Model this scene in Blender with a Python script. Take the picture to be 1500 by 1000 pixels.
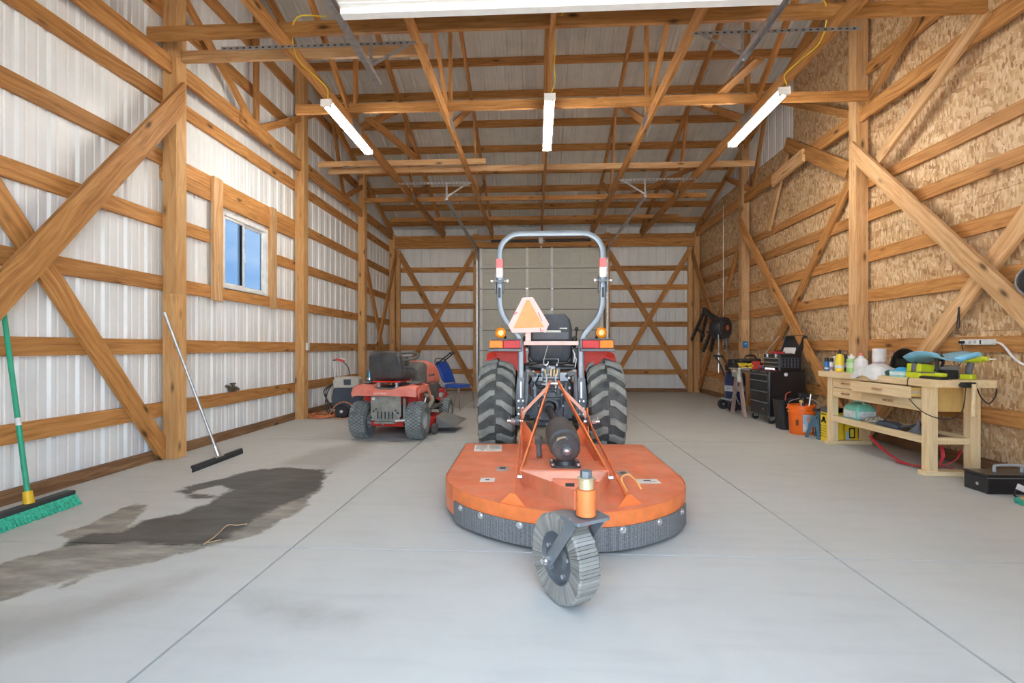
import bpy, math, random
from mathutils import Vector, Matrix
random.seed(7)
V = Vector
PI = math.pi
scene = bpy.context.scene
for _o in list(bpy.data.objects):
    bpy.data.objects.remove(_o)
COL = scene.collection

# ------------------------------------------------------------------ camera
CAM = V((0.0, 0.0, 1.10))
YAW = 0.05
FPX = 700.0
HOR = 509.0
cd = bpy.data.cameras.new('camera')
cam = bpy.data.objects.new('camera', cd)
COL.objects.link(cam)
cam.location = CAM
cam.rotation_euler = (PI / 2, 0, YAW)
cd.sensor_width = 36.0
cd.lens = FPX / 1500 * 36.0
cd.shift_y = (HOR - 500.0) / 1500.0
cd.clip_start = 0.05
scene.camera = cam

def ray(px, py):
    a = (px - 750) / FPX
    c, s = math.cos(YAW), math.sin(YAW)
    return V((a * c - s, a * s + c, -(py - HOR) / FPX))
def onX(px, py, X):
    r = ray(px, py); return CAM + r * ((X - CAM.x) / r.x)
def onY(px, py, Y):
    r = ray(px, py); return CAM + r * ((Y - CAM.y) / r.y)
def onZ(px, py, Z=0.0):
    r = ray(px, py); return CAM + r * ((Z - CAM.z) / r.z)
def atD(px, py, d):
    return CAM + ray(px, py) * d

# ------------------------------------------------------------------ world, sun, exposure
w = bpy.data.worlds.new('sky'); scene.world = w
w.use_nodes = True
nt = w.node_tree; nt.nodes.clear()
def wn(t, **k):
    n = nt.nodes.new(t)
    for a, b in k.items(): setattr(n, a, b)
    return n
tc = wn('ShaderNodeTexCoord')
sep = wn('ShaderNodeSeparateXYZ'); nt.links.new(tc.outputs['Generated'], sep.inputs[0])
ramp = wn('ShaderNodeValToRGB')
ramp.color_ramp.elements[0].position = 0.0; ramp.color_ramp.elements[0].color = (0.64, 0.745, 0.84, 1)
ramp.color_ramp.elements[1].position = 0.75; ramp.color_ramp.elements[1].color = (0.33, 0.50, 0.76, 1)
e = ramp.color_ramp.elements.new(0.16); e.color = (0.47, 0.635, 0.83, 1)
nt.links.new(sep.outputs['Z'], ramp.inputs[0])
mp = wn('ShaderNodeMapping'); mp.inputs['Scale'].default_value = (1.6, 1.6, 5.0)
mp.inputs['Location'].default_value = (1.7, 3.1, 0.4)
nt.links.new(tc.outputs['Generated'], mp.inputs[0])
nz = wn('ShaderNodeTexNoise'); nz.inputs['Scale'].default_value = 2.0; nz.inputs['Detail'].default_value = 6
nt.links.new(mp.outputs[0], nz.inputs['Vector'])
cr = wn('ShaderNodeValToRGB')
cr.color_ramp.elements[0].position = 0.53; cr.color_ramp.elements[0].color = (0, 0, 0, 1)
cr.color_ramp.elements[1].position = 0.72; cr.color_ramp.elements[1].color = (1, 1, 1, 1)
nt.links.new(nz.outputs['Fac'], cr.inputs[0])
mx = wn('ShaderNodeMix', data_type='RGBA')
nt.links.new(cr.outputs[0], mx.inputs['Factor'])
nt.links.new(ramp.outputs[0], mx.inputs[6]); mx.inputs[7].default_value = (1.0, 0.98, 0.96, 1)
bg = wn('ShaderNodeBackground'); bg.inputs['Strength'].default_value = 3.4
nt.links.new(mx.outputs[2], bg.inputs[0])
wo = wn('ShaderNodeOutputWorld'); nt.links.new(bg.outputs[0], wo.inputs[0])

sd = bpy.data.lights.new('sun', 'SUN'); sd.energy = 24.0; sd.angle = 0.02; sd.color = (1.0, 0.96, 0.9)
sun = bpy.data.objects.new('sun', sd); COL.objects.link(sun)
sun.rotation_euler = (math.radians(-18), math.radians(15), 0)   # high, from behind the back wall: lights the yard in front of the open door

vs = scene.view_settings
vs.view_transform = 'Standard'; vs.look = 'None'; vs.gamma = 1.0; vs.use_curve_mapping = False
vs.exposure = 1.28
LAMP = 40.0
scene.cycles.max_bounces = 14; scene.cycles.diffuse_bounces = 8

# ------------------------------------------------------------------ mesh builder
class MB:
    def __init__(s):
        s.v = []; s.f = []; s.T = Matrix.Identity(4)
    def add(s, vs_, fs):
        b = len(s.v)
        s.v += [tuple(s.T @ V(p)) for p in vs_]
        s.f += [tuple(b + i for i in f) for f in fs]
        return s
    def box(s, c, d, rot=None):
        hx, hy, hz = d[0] / 2, d[1] / 2, d[2] / 2
        pts = [V((x, y, z)) for x in (-hx, hx) for y in (-hy, hy) for z in (-hz, hz)]
        if rot is not None:
            if not isinstance(rot, Matrix):
                rot = Matrix.Rotation(rot[2], 3, 'Z') @ Matrix.Rotation(rot[1], 3, 'Y') @ Matrix.Rotation(rot[0], 3, 'X')
            pts = [rot @ p for p in pts]
        pts = [p + V(c) for p in pts]
        return s.add(pts, [(0, 1, 3, 2), (4, 6, 7, 5), (0, 4, 5, 1), (2, 3, 7, 6), (0, 2, 6, 4), (1, 5, 7, 3)])
    def box2(s, a, b):
        a, b = V(a), V(b)
        return s.box((a + b) / 2, (abs(b.x - a.x), abs(b.y - a.y), abs(b.z - a.z)))
    def bar(s, p0, p1, wd, th, nrm=(0, 0, 1)):
        """rectangular bar p0->p1; wd across, th along nrm"""
        p0, p1 = V(p0), V(p1); x = (p1 - p0); L = x.length; x.normalize()
        n = V(nrm); n = (n - x * n.dot(x)).normalized(); y = n.cross(x)
        R = Matrix((x, y, n)).transposed()
        return s.box((p0 + p1) / 2, (L, wd, th), R)
    def frames(s, pts, closed=False):
        n = len(pts); T = []
        for i in range(n):
            if closed: t = pts[(i + 1) % n] - pts[i - 1]
            elif i == 0: t = pts[1] - pts[0]
            elif i == n - 1: t = pts[-1] - pts[-2]
            else: t = (pts[i + 1] - pts[i]).normalized() + (pts[i] - pts[i - 1]).normalized()
            T.append(t.normalized() if t.length > 1e-9 else V((0, 0, 1)))
        u = T[0].orthogonal().normalized()
        U = []
        for t in T:
            u = (u - t * u.dot(t))
            u = u.normalized() if u.length > 1e-6 else t.orthogonal().normalized()
            U.append(u)
        return T, U
    def tube(s, pts, r, n=8, closed=False, up=None, sec=None):
        pts = [V(p) for p in pts]
        T, U = s.frames(pts, closed)
        vs_ = []; fs = []
        for i, p in enumerate(pts):
            u = U[i]
            if up is not None:
                u = V(up) - T[i] * V(up).dot(T[i]); u.normalize()
            w_ = T[i].cross(u)
            rr = r[i] if isinstance(r, (list, tuple)) else r
            if sec:
                for (a, b) in sec: vs_.append(p + u * a + w_ * b)
            else:
                for k in range(n):
                    a = 2 * PI * k / n
                    vs_.append(p + (u * math.cos(a) + w_ * math.sin(a)) * rr)
        m = len(sec) if sec else n
        N = len(pts)
        for i in range(N if closed else N - 1):
            j = (i + 1) % N
            for k in range(m):
                k2 = (k + 1) % m
                fs.append((i * m + k, i * m + k2, j * m + k2, j * m + k))
        if not closed:
            fs.append(tuple(reversed(range(m)))); fs.append(tuple((N - 1) * m + k for k in range(m)))
        return s.add(vs_, fs)
    def cyl(s, p0, p1, r, n=16, r1=None):
        return s.tube([p0, p1], [r, r if r1 is None else r1], n)
    def lathe(s, prof, c=(0, 0, 0), ax=(0, 0, 1), n=32, closed=False, caps=True):
        """prof: (radius, height) along ax"""
        ax = V(ax).normalized(); u = ax.orthogonal().normalized(); w_ = ax.cross(u); c = V(c)
        m = len(prof); vs_ = []; fs = []
        for k in range(n):
            a = 2 * PI * k / n; d = u * math.cos(a) + w_ * math.sin(a)
            for (r, h) in prof: vs_.append(c + d * r + ax * h)
        for k in range(n):
            k2 = (k + 1) % n
            for i in range(m if closed else m - 1):
                j = (i + 1) % m
                fs.append((k * m + i, k2 * m + i, k2 * m + j, k * m + j))
        if caps and not closed:
            if prof[0][0] > 1e-6: fs.append(tuple(k * m for k in reversed(range(n))))
            if prof[-1][0] > 1e-6: fs.append(tuple(k * m + m - 1 for k in range(n)))
        return s.add(vs_, fs)
    def prism(s, poly, o, u, v, t):
        """polygon (a,b) in plane o,u,v extruded by vector t"""
        o, u, v, t = V(o), V(u), V(v), V(t); n = len(poly)
        a = [o + u * p + v * q for p, q in poly]; b = [p + t for p in a]
        fs = [tuple(reversed(range(n))), tuple(range(n, 2 * n))]
        for i in range(n):
            j = (i + 1) % n; fs.append((i, j, n + j, n + i))
        return s.add(a + b, fs)
    def ell(s, c, r, nu=16, nv=10):
        c = V(c)
        if not isinstance(r, (tuple, list)): r = (r, r, r)
        prof = []
        vs_ = []; fs = []
        for i in range(nv + 1):
            th = PI * i / nv
            for k in range(nu):
                a = 2 * PI * k / nu
                vs_.append(c + V((r[0] * math.sin(th) * math.cos(a), r[1] * math.sin(th) * math.sin(a), -r[2] * math.cos(th))))
        for i in range(nv):
            for k in range(nu):
                k2 = (k + 1) % nu
                fs.append((i * nu + k, i * nu + k2, (i + 1) * nu + k2, (i + 1) * nu + k))
        return s.add(vs_, fs)
    def torus(s, c, ax, R, r, n=28, m=8):
        return s.lathe([(R + r * math.cos(2 * PI * i / m), r * math.sin(2 * PI * i / m)) for i in range(m)], c, ax, n, closed=True)
    def loft(s, rings, caps=True, closed=False):
        """rings: lists of equal count points"""
        m = len(rings[0]); vs_ = [p for r in rings for p in r]; fs = []
        N = len(rings)
        for i in range(N if closed else N - 1):
            i2 = (i + 1) % N
            for k in range(m):
                k2 = (k + 1) % m
                fs.append((i * m + k, i * m + k2, i2 * m + k2, i2 * m + k))
        if caps and not closed:
            fs.append(tuple(reversed(range(m)))); fs.append(tuple((N - 1) * m + k for k in range(m)))
        return s.add(vs_, fs)
    def mesh(s, name, smooth=None, recalc=True):
        me = bpy.data.meshes.new(name)
        me.from_pydata([tuple(p) for p in s.v], [], s.f)
        me.validate()
        if recalc:
            import bmesh
            bm = bmesh.new(); bm.from_mesh(me)
            bmesh.ops.remove_doubles(bm, verts=bm.verts, dist=1e-6)
            bmesh.ops.recalc_face_normals(bm, faces=bm.faces)
            bm.to_mesh(me); bm.free()
        if smooth is not None:
            me.polygons.foreach_set('use_smooth', [True] * len(me.polygons))
            me.set_sharp_from_angle(angle=math.radians(smooth))
        me.update()
        return me
    def build(s, name, mat, parent=None, smooth=35, bevel=0, seg=2, loc=None):
        o = bpy.data.objects.new(name, s.mesh(name, smooth))
        o.data.materials.append(mat)
        COL.objects.link(o)
        if parent is not None: o.parent = parent
        if loc is not None: o.location = loc
        if bevel:
            b = o.modifiers.new('bevel', 'BEVEL'); b.width = bevel; b.segments = seg; b.limit_method = 'ANGLE'
            b.angle_limit = math.radians(40)
        return o

def spline(pts, k=6, closed=False):
    pts = [V(p) for p in pts]; n = len(pts); out = []
    rng = range(n) if closed else range(n - 1)
    for i in rng:
        p1, p2 = pts[i], pts[(i + 1) % n]
        p0 = pts[i - 1] if (i > 0 or closed) else p1 * 2 - p2
        p3 = pts[(i + 2) % n] if (i + 2 < n or closed) else p2 * 2 - p1
        for j in range(k):
            t = j / k
            out.append(0.5 * ((2 * p1) + (p2 - p0) * t + (2 * p0 - 5 * p1 + 4 * p2 - p3) * t * t + (3 * p1 - p0 - 3 * p2 + p3) * t ** 3))
    if not closed: out.append(pts[-1])
    return out
def rrect(w_, h_, r, k=4):
    out = []
    for cx, cy, a0 in ((w_ / 2 - r, h_ / 2 - r, 0), (-w_ / 2 + r, h_ / 2 - r, 90), (-w_ / 2 + r, -h_ / 2 + r, 180), (w_ / 2 - r, -h_ / 2 + r, 270)):
        for i in range(k + 1):
            a = math.radians(a0 + 90 * i / k); out.append((cx + r * math.cos(a), cy + r * math.sin(a)))
    return out

def thing(name, label, cat, loc=(0, 0, 0), rz=0, group=None):
    o = bpy.data.objects.new(name, None); COL.objects.link(o)
    o.empty_display_size = 0.1
    o.location = loc; o.rotation_euler = (0, 0, rz)
    o['label'] = label; o['category'] = cat
    if group: o['group'] = group
    return o
def tag(o, label, cat, group=None):
    o['label'] = label; o['category'] = cat
    if group: o['group'] = group
    return o
def struct(o):
    o['kind'] = 'structure'; return o
def copy_tree(o, parent=None):
    c = o.copy(); COL.objects.link(c); c.parent = parent
    for ch in list(o.children): copy_tree(ch, c)
    return c
def link(name, me, parent=None, loc=None):
    o = bpy.data.objects.new(name, me); COL.objects.link(o)
    if parent is not None: o.parent = parent
    if loc is not None: o.location = loc
    return o
_fc = {}
def text(string, size, mat, parent, M, name='lettering', extrude=0.0006, bold=False):
    cu = bpy.data.curves.new('txt', 'FONT'); cu.body = string; cu.size = size; cu.extrude = extrude
    cu.align_x = 'CENTER'; cu.align_y = 'CENTER'; cu.resolution_u = 2
    if bold: cu.offset = size * 0.02
    to = bpy.data.objects.new('txt', cu); COL.objects.link(to)
    bpy.context.view_layer.update()
    me = bpy.data.meshes.new_from_object(to)
    bpy.data.objects.remove(to); bpy.data.curves.remove(cu)
    me.materials.clear(); me.materials.append(mat)
    o = bpy.data.objects.new(name, me); COL.objects.link(o)
    o.parent = parent; o.matrix_local = M
    return o
def basis(o, x, y):
    """matrix with local x,y axes and origin; z = x cross y"""
    x = V(x).normalized(); y = V(y); y = (y - x * y.dot(x)).normalized(); z = x.cross(y)
    M = Matrix((x, y, z)).transposed().to_4x4(); M.translation = V(o); return M

# ------------------------------------------------------------------ materials
class NT:
    def __init__(s, name):
        s.m = bpy.data.materials.new(name); s.m.use_nodes = True
        s.t = s.m.node_tree; s.b = s.t.nodes['Principled BSDF']
    def n(s, t, **k):
        x = s.t.nodes.new(t)
        for a, b in k.items():
            if a.startswith('i_'): x.inputs[a[2:]].default_value = b
            else: setattr(x, a, b)
        return x
    def l(s, a, b): s.t.links.new(a, b)
    def math(s, op, a, b=None, c=None, clamp=False):
        x = s.n('ShaderNodeMath', operation=op, use_clamp=clamp)
        for i, q in enumerate((a, b, c)):
            if q is None: continue
            if isinstance(q, (int, float)): x.inputs[i].default_value = q
            else: s.l(q, x.inputs[i])
        return x.outputs[0]
    def mix(s, f, a, b, mode='MIX'):
        x = s.n('ShaderNodeMix', data_type='RGBA', blend_type=mode)
        for key, q in (('Factor', f), (6, a), (7, b)):
            if isinstance(q, (int, float)): x.inputs[key].default_value = q
            elif isinstance(q, (tuple, list)): x.inputs[key].default_value = tuple(q) + (1,) * (4 - len(q))
            else: s.l(q, x.inputs[key])
        return x.outputs[2]
    def ramp(s, f, stops):
        x = s.n('ShaderNodeValToRGB'); el = x.color_ramp.elements
        while len(el) < len(stops): el.new(0.5)
        for e_, (p, c) in zip(el, stops):
            e_.position = p; e_.color = tuple(c) + (1,) * (4 - len(c)) if not isinstance(c, (int, float)) else (c, c, c, 1)
        s.l(f, x.inputs[0]); return x.outputs[0]
    def bump(s, h, strength=0.3, dist=0.01):
        x = s.n('ShaderNodeBump'); x.inputs['Strength'].default_value = strength; x.inputs['Distance'].default_value = dist
        s.l(h, x.inputs['Height']); s.l(x.outputs[0], s.b.inputs['Normal'])

MATS = {}
def mat(name, col, rough=0.5, metal=0.0, var=0.06, vscale=12, dirt=0.0, dirtcol=(0.35, 0.31, 0.25), bump=0.0, bscale=60, coat=0, trans=0, alpha=1, emit=0, spec=None):
    if name in MATS: return MATS[name]
    g = NT(name)
    tcn = g.n('ShaderNodeTexCoord').outputs['Object']
    nz_ = g.n('ShaderNodeTexNoise'); nz_.inputs['Scale'].default_value = vscale; nz_.inputs['Detail'].default_value = 5
    g.l(tcn, nz_.inputs['Vector'])
    lo = tuple(max(0, c * (1 - 2 * var)) for c in col); hi = tuple(min(1, c * (1 + 2 * var)) for c in col)
    c = g.ramp(nz_.outputs['Fac'], [(0.3, lo), (0.7, hi)])
    if dirt:
        n2 = g.n('ShaderNodeTexNoise'); n2.inputs['Scale'].default_value = 5; n2.inputs['Detail'].default_value = 8; n2.inputs['Roughness'].default_value = 0.65
        g.l(tcn, n2.inputs['Vector'])
        f = g.ramp(n2.outputs['Fac'], [(0.55 - dirt * 0.4, 0.0), (0.78, min(1, dirt * 1.2))])
        c = g.mix(f, c, dirtcol)
    g.l(c, g.b.inputs['Base Color'])
    g.b.inputs['Roughness'].default_value = rough; g.b.inputs['Metallic'].default_value = metal
    if coat: g.b.inputs['Coat Weight'].default_value = coat; g.b.inputs['Coat Roughness'].default_value = 0.15
    if trans: g.b.inputs['Transmission Weight'].default_value = trans
    if spec is not None: g.b.inputs['Specular IOR Level'].default_value = spec
    if emit:
        g.b.inputs['Emission Color'].default_value = tuple(col) + (1,); g.b.inputs['Emission Strength'].default_value = emit
    if bump:
        n3 = g.n('ShaderNodeTexNoise'); n3.inputs['Scale'].default_value = bscale; n3.inputs['Detail'].default_value = 4
        g.l(tcn, n3.inputs['Vector']); g.bump(n3.outputs['Fac'], bump, 0.004)
    MATS[name] = g.m
    return g.m

def wood_mat(name, dark, mid, light, knots=True, rough=0.6, spread=0.35):
    g = NT(name)
    tcn = g.n('ShaderNodeTexCoord').outputs['Object']
    rnd = g.n('ShaderNodeObjectInfo').outputs['Random']
    off = g.n('ShaderNodeCombineXYZ')
    g.l(g.math('MULTIPLY', rnd, 37.0), off.inputs[0]); g.l(g.math('MULTIPLY', rnd, 11.0), off.inputs[1]); g.l(g.math('MULTIPLY', rnd, 23.0), off.inputs[2])
    ad = g.n('ShaderNodeVectorMath', operation='ADD'); g.l(tcn, ad.inputs[0]); g.l(off.outputs[0], ad.inputs[1])
    base = ad.outputs[0]
    # gentle warp so the grain swims
    wz = g.n('ShaderNodeTexNoise'); wz.inputs['Scale'].default_value = 1.3; wz.inputs['Detail'].default_value = 2
    g.l(base, wz.inputs['Vector'])
    m1 = g.n('ShaderNodeMapping'); m1.inputs['Scale'].default_value = (1.0, 22.0, 22.0); g.l(base, m1.inputs[0])
    wadd = g.n('ShaderNodeVectorMath', operation='MULTIPLY_ADD')
    g.l(wz.outputs['Color'], wadd.inputs[0]); wadd.inputs[1].default_value = (0.0, 3.2, 3.2); g.l(m1.outputs[0], wadd.inputs[2])
    n1 = g.n('ShaderNodeTexNoise'); n1.inputs['Scale'].default_value = 1.6; n1.inputs['Detail'].default_value = 6; n1.inputs['Roughness'].default_value = 0.6
    g.l(wadd.outputs[0], n1.inputs['Vector'])
    m2 = g.n('ShaderNodeMapping'); m2.inputs['Scale'].default_value = (2.0, 110.0, 110.0); g.l(base, m2.inputs[0])
    n2 = g.n('ShaderNodeTexNoise'); n2.inputs['Scale'].default_value = 1.0; n2.inputs['Detail'].default_value = 3
    g.l(m2.outputs[0], n2.inputs['Vector'])
    f = g.math('ADD', g.math('MULTIPLY', n1.outputs['Fac'], 0.8), g.math('MULTIPLY', n2.outputs['Fac'], 0.2))
    c = g.ramp(f, [(0.34, dark), (0.5, mid), (0.64, light)])
    if knots:
        m3 = g.n('ShaderNodeMapping'); m3.inputs['Scale'].default_value = (2.6, 7.0, 7.0); g.l(base, m3.inputs[0])
        vo = g.n('ShaderNodeTexVoronoi'); vo.inputs['Scale'].default_value = 0.9; vo.inputs['Randomness'].default_value = 1.0
        g.l(m3.outputs[0], vo.inputs['Vector'])
        kf = g.ramp(vo.outputs['Distance'], [(0.06, 1.0), (0.13, 0.35), (0.2, 0.0)])
        c = g.mix(kf, c, tuple(q * 0.32 for q in dark))
    br = g.math('ADD', g.math('MULTIPLY', rnd, spread), 1.0 - spread / 2)
    comb = g.n('ShaderNodeCombineColor'); g.l(br, comb.inputs[0]); g.l(br, comb.inputs[1]); g.l(br, comb.inputs[2])
    c = g.mix(1.0, c, comb.outputs[0], 'MULTIPLY')
    g.l(c, g.b.inputs['Base Color']); g.b.inputs['Roughness'].default_value = rough
    g.b.inputs['Specular IOR Level'].default_value = 0.3
    g.bump(f, 0.15, 0.004)
    MATS[name] = g.m
    return g.m

FIR = wood_mat('fir_lumber', (0.30, 0.125, 0.035), (0.46, 0.215, 0.065), (0.58, 0.30, 0.105))
PALE = wood_mat('pale_lumber', (0.46, 0.25, 0.10), (0.60, 0.36, 0.17), (0.70, 0.46, 0.25))
POSTW = wood_mat('post_lumber', (0.50, 0.26, 0.09), (0.62, 0.35, 0.14), (0.70, 0.43, 0.20), spread=0.2)
BENCHW = wood_mat('bench_beech', (0.74, 0.52, 0.26), (0.82, 0.62, 0.35), (0.88, 0.70, 0.44), knots=False, spread=0.1)
SKIRTW = wood_mat('skirt_board', (0.16, 0.08, 0.035), (0.24, 0.13, 0.06), (0.33, 0.19, 0.10), spread=0.2)

def board(name, p0, p1, wd, th, nrm, m, parent, plumb=False):
    """plank from p0 to p1 (centre line of the face nearest nrm): wd wide, th thick going away from nrm"""
    p0, p1 = V(p0), V(p1); x = p1 - p0; L = x.length; x.normalize()
    n = V(nrm); n = (n - x * n.dot(x)).normalized()
    y = n.cross(x)
    mb = MB(); mb.box((0, 0, -th / 2), (L, wd, th))
    if plumb:                       # ends cut plumb
        k = x.z / y.z
        mb.v = [(a + b * k, b, c_) for a, b, c_ in mb.v]
    o = mb.build(name, m, parent, smooth=None)
    M = Matrix((x, y, n)).transposed().to_4x4(); M.translation = (p0 + p1) / 2
    o.matrix_local = M
    return o
# ================================================================== SETTING
import numpy as np
XL, XR, YB, YF = -3.69, 3.99, 12.0, -0.30      # inner faces of the girts (left, right, back) and the front wall
RIDGE = 6.0
def zroof(y, off=0.0):                          # purlin centre line
    return 8.10 - (y if y >= RIDGE else 2 * RIDGE - y) / 3 + off

WHITE = mat('white_steel', (0.80, 0.82, 0.815), 0.33, 0.0, var=0.02, vscale=3, dirt=0.10, dirtcol=(0.55, 0.54, 0.50))
ROOFM = mat('roof_steel', (0.66, 0.655, 0.61), 0.45, 0.0, var=0.04, vscale=4)
BACKING = mat('outer_skin', (0.55, 0.56, 0.57), 0.5)
DOORM = mat('door_paint', (0.64, 0.65, 0.58), 0.45, 0.0, var=0.02)
DOORW = mat('door_white', (0.90, 0.91, 0.90), 0.4, 0.0, var=0.02)
GALV = mat('galvanised_steel', (0.52, 0.54, 0.56), 0.35, 0.85, var=0.1, vscale=20)
BLACKM = mat('black_steel', (0.03, 0.03, 0.032), 0.4)
DARKP = mat('black_plastic', (0.022, 0.022, 0.024), 0.45)
SILVER = mat('zinc_bolt', (0.72, 0.72, 0.72), 0.28, 0.9)
WPLAST = mat('white_plastic', (0.82, 0.82, 0.80), 0.35)

# ---- OSB
def osb_mat():
    g = NT('osb')
    tcn = g.n('ShaderNodeTexCoord').outputs['Object']
    ge = g.n('ShaderNodeSeparateXYZ'); g.l(tcn, ge.inputs[0])
    cols = []
    fac = []
    for i, (rot, sx, sy, sc) in enumerate(((0.35, 9, 30, 1.0), (-0.5, 10, 34, 1.15), (1.25, 9, 26, 1.0), (0.05, 14, 46, 1.3))):
        m = g.n('ShaderNodeMapping'); m.inputs['Rotation'].default_value = (rot + (PI / 2), 0, 0)
        m.inputs['Scale'].default_value = (1, 1, 1); m.inputs['Location'].default_value = (0, i * 3.7, i * 1.9)
        g.l(tcn, m.inputs[0])
        m2 = g.n('ShaderNodeMapping'); m2.inputs['Scale'].default_value = (0.0, sx * sc, sy * sc); g.l(m.outputs[0], m2.inputs[0])
        vo = g.n('ShaderNodeTexVoronoi'); vo.inputs['Scale'].default_value = 1.0
        g.l(m2.outputs[0], vo.inputs['Vector'])
        s = g.n('ShaderNodeSeparateColor'); g.l(vo.outputs['Color'], s.inputs[0])
        cols.append(s.outputs[0]); fac.append(s.outputs[1])
    f = cols[0]
    for i in range(1, 4):
        mxn = g.n('ShaderNodeMix', data_type='FLOAT')
        g.l(g.math('GREATER_THAN', fac[i], 0.52), mxn.inputs[0]); g.l(f, mxn.inputs[2]); g.l(cols[i], mxn.inputs[3])
        f = mxn.outputs[0]
    nn = g.n('ShaderNodeTexNoise'); nn.inputs['Scale'].default_value = 60; g.l(tcn, nn.inputs['Vector'])
    f2 = g.math('ADD', g.math('MULTIPLY', f, 0.85), g.math('MULTIPLY', nn.outputs['Fac'], 0.2))
    c = g.ramp(f2, [(0.05, (0.25, 0.12, 0.045)), (0.18, (0.44, 0.255, 0.115)), (0.5, (0.57, 0.375, 0.195)), (0.8, (0.67, 0.48, 0.28)), (1.0, (0.76, 0.60, 0.40))])
    # printed green nailing grid: lines every 0.406 m
    def line(comp, pitch):
        fr = g.math('FRACT', g.math('MULTIPLY', comp, 1.0 / pitch))
        return g.math('LESS_THAN', g.math('ABSOLUTE', g.math('SUBTRACT', fr, 0.5)), 0.006)
    ln = g.math('MAXIMUM', line(ge.outputs[1], 0.406), line(ge.outputs[2], 0.61))
    dash = g.math('GREATER_THAN', nn.outputs['Fac'], 0.52)
    c = g.mix(g.math('MULTIPLY', g.math('MULTIPLY', ln, dash), 0.45), c, (0.16, 0.30, 0.12))
    g.l(c, g.b.inputs['Base Color']); g.b.inputs['Roughness'].default_value = 0.65
    g.bump(f2, 0.25, 0.006)
    MATS['osb'] = g.m
    return g.m
OSB = osb_mat()

# ---- concrete
def concrete_mat():
    g = NT('concrete')
    tcn = g.n('ShaderNodeTexCoord').outputs['Object']
    n1 = g.n('ShaderNodeTexNoise'); n1.inputs['Scale'].default_value = 0.9; n1.inputs['Detail'].default_value = 8; n1.inputs['Roughness'].default_value = 0.6; g.l(tcn, n1.inputs['Vector'])
    n2 = g.n('ShaderNodeTexNoise'); n2.inputs['Scale'].default_value = 9; n2.inputs['Detail'].default_value = 8; n2.inputs['Roughness'].default_value = 0.7; g.l(tcn, n2.inputs['Vector'])
    c = g.ramp(n1.outputs['Fac'], [(0.3, (0.49, 0.505, 0.485)), (0.5, (0.535, 0.548, 0.52)), (0.72, (0.56, 0.565, 0.53))])
    c = g.mix(g.math('MULTIPLY', g.ramp(n2.outputs['Fac'], [(0.35, 0.0), (0.7, 1.0)]), 0.35), c, (0.58, 0.59, 0.56))
    # trowel swirl streaks
    m = g.n('ShaderNodeMapping'); m.inputs['Rotation'].default_value = (0, 0, 0.5); m.inputs['Scale'].default_value = (1.2, 7, 1); g.l(tcn, m.inputs[0])
    n3 = g.n('ShaderNodeTexNoise'); n3.inputs['Scale'].default_value = 1.6; n3.inputs['Detail'].default_value = 7; g.l(m.outputs[0], n3.inputs['Vector'])
    c = g.mix(g.ramp(n3.outputs['Fac'], [(0.5, 0.0), (0.75, 0.22)]), c, (0.36, 0.355, 0.34))
    def att(nm):
        a = g.n('ShaderNodeAttribute', attribute_type='GEOMETRY'); a.attribute_name = nm; return a.outputs['Fac']
    en = g.n('ShaderNodeTexNoise'); en.inputs['Scale'].default_value = 4.5; en.inputs['Detail'].default_value = 9; en.inputs['Roughness'].default_value = 0.68; g.l(tcn, en.inputs['Vector'])
    jit = g.math('MULTIPLY', g.math('SUBTRACT', en.outputs['Fac'], 0.5), 0.75)
    fa = g.ramp(g.math('ADD', att('faint'), jit), [(0.35, 0.0), (0.75, 0.55)])
    c = g.mix(fa, c, (0.285, 0.265, 0.235))
    da = g.ramp(g.math('ADD', att('damp'), jit), [(0.46, 0.0), (0.53, 0.85), (0.9, 0.8)])
    tm = g.n('ShaderNodeMapping'); tm.inputs['Rotation'].default_value = (0, 0, -1.05); tm.inputs['Scale'].default_value = (3.0, 9.0, 1); g.l(tcn, tm.inputs[0])
    tn = g.n('ShaderNodeTexNoise'); tn.inputs['Scale'].default_value = 1.0; tn.inputs['Detail'].default_value = 9; tn.inputs['Roughness'].default_value = 0.65; g.l(tm.outputs[0], tn.inputs['Vector'])
    c = g.mix(da, c, g.ramp(tn.outputs['Fac'], [(0.35, (0.125, 0.115, 0.088)), (0.5, (0.23, 0.21, 0.165)), (0.7, (0.42, 0.40, 0.35))]))
    wa = g.ramp(g.math('ADD', att('wet'), jit), [(0.45, 0.0), (0.56, 0.95)])
    c = g.mix(wa, c, g.ramp(tn.outputs['Fac'], [(0.3, (0.034, 0.036, 0.031)), (0.75, (0.115, 0.118, 0.105))]))
    g.l(c, g.b.inputs['Base Color'])
    r = g.math('SUBTRACT', 0.62, g.math('MULTIPLY', wa, 0.14))
    g.l(r, g.b.inputs['Roughness'])
    g.bump(n2.outputs['Fac'], 0.08, 0.004)
    MATS['concrete'] = g.m
    return g.m
CONC = concrete_mat()

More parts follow.
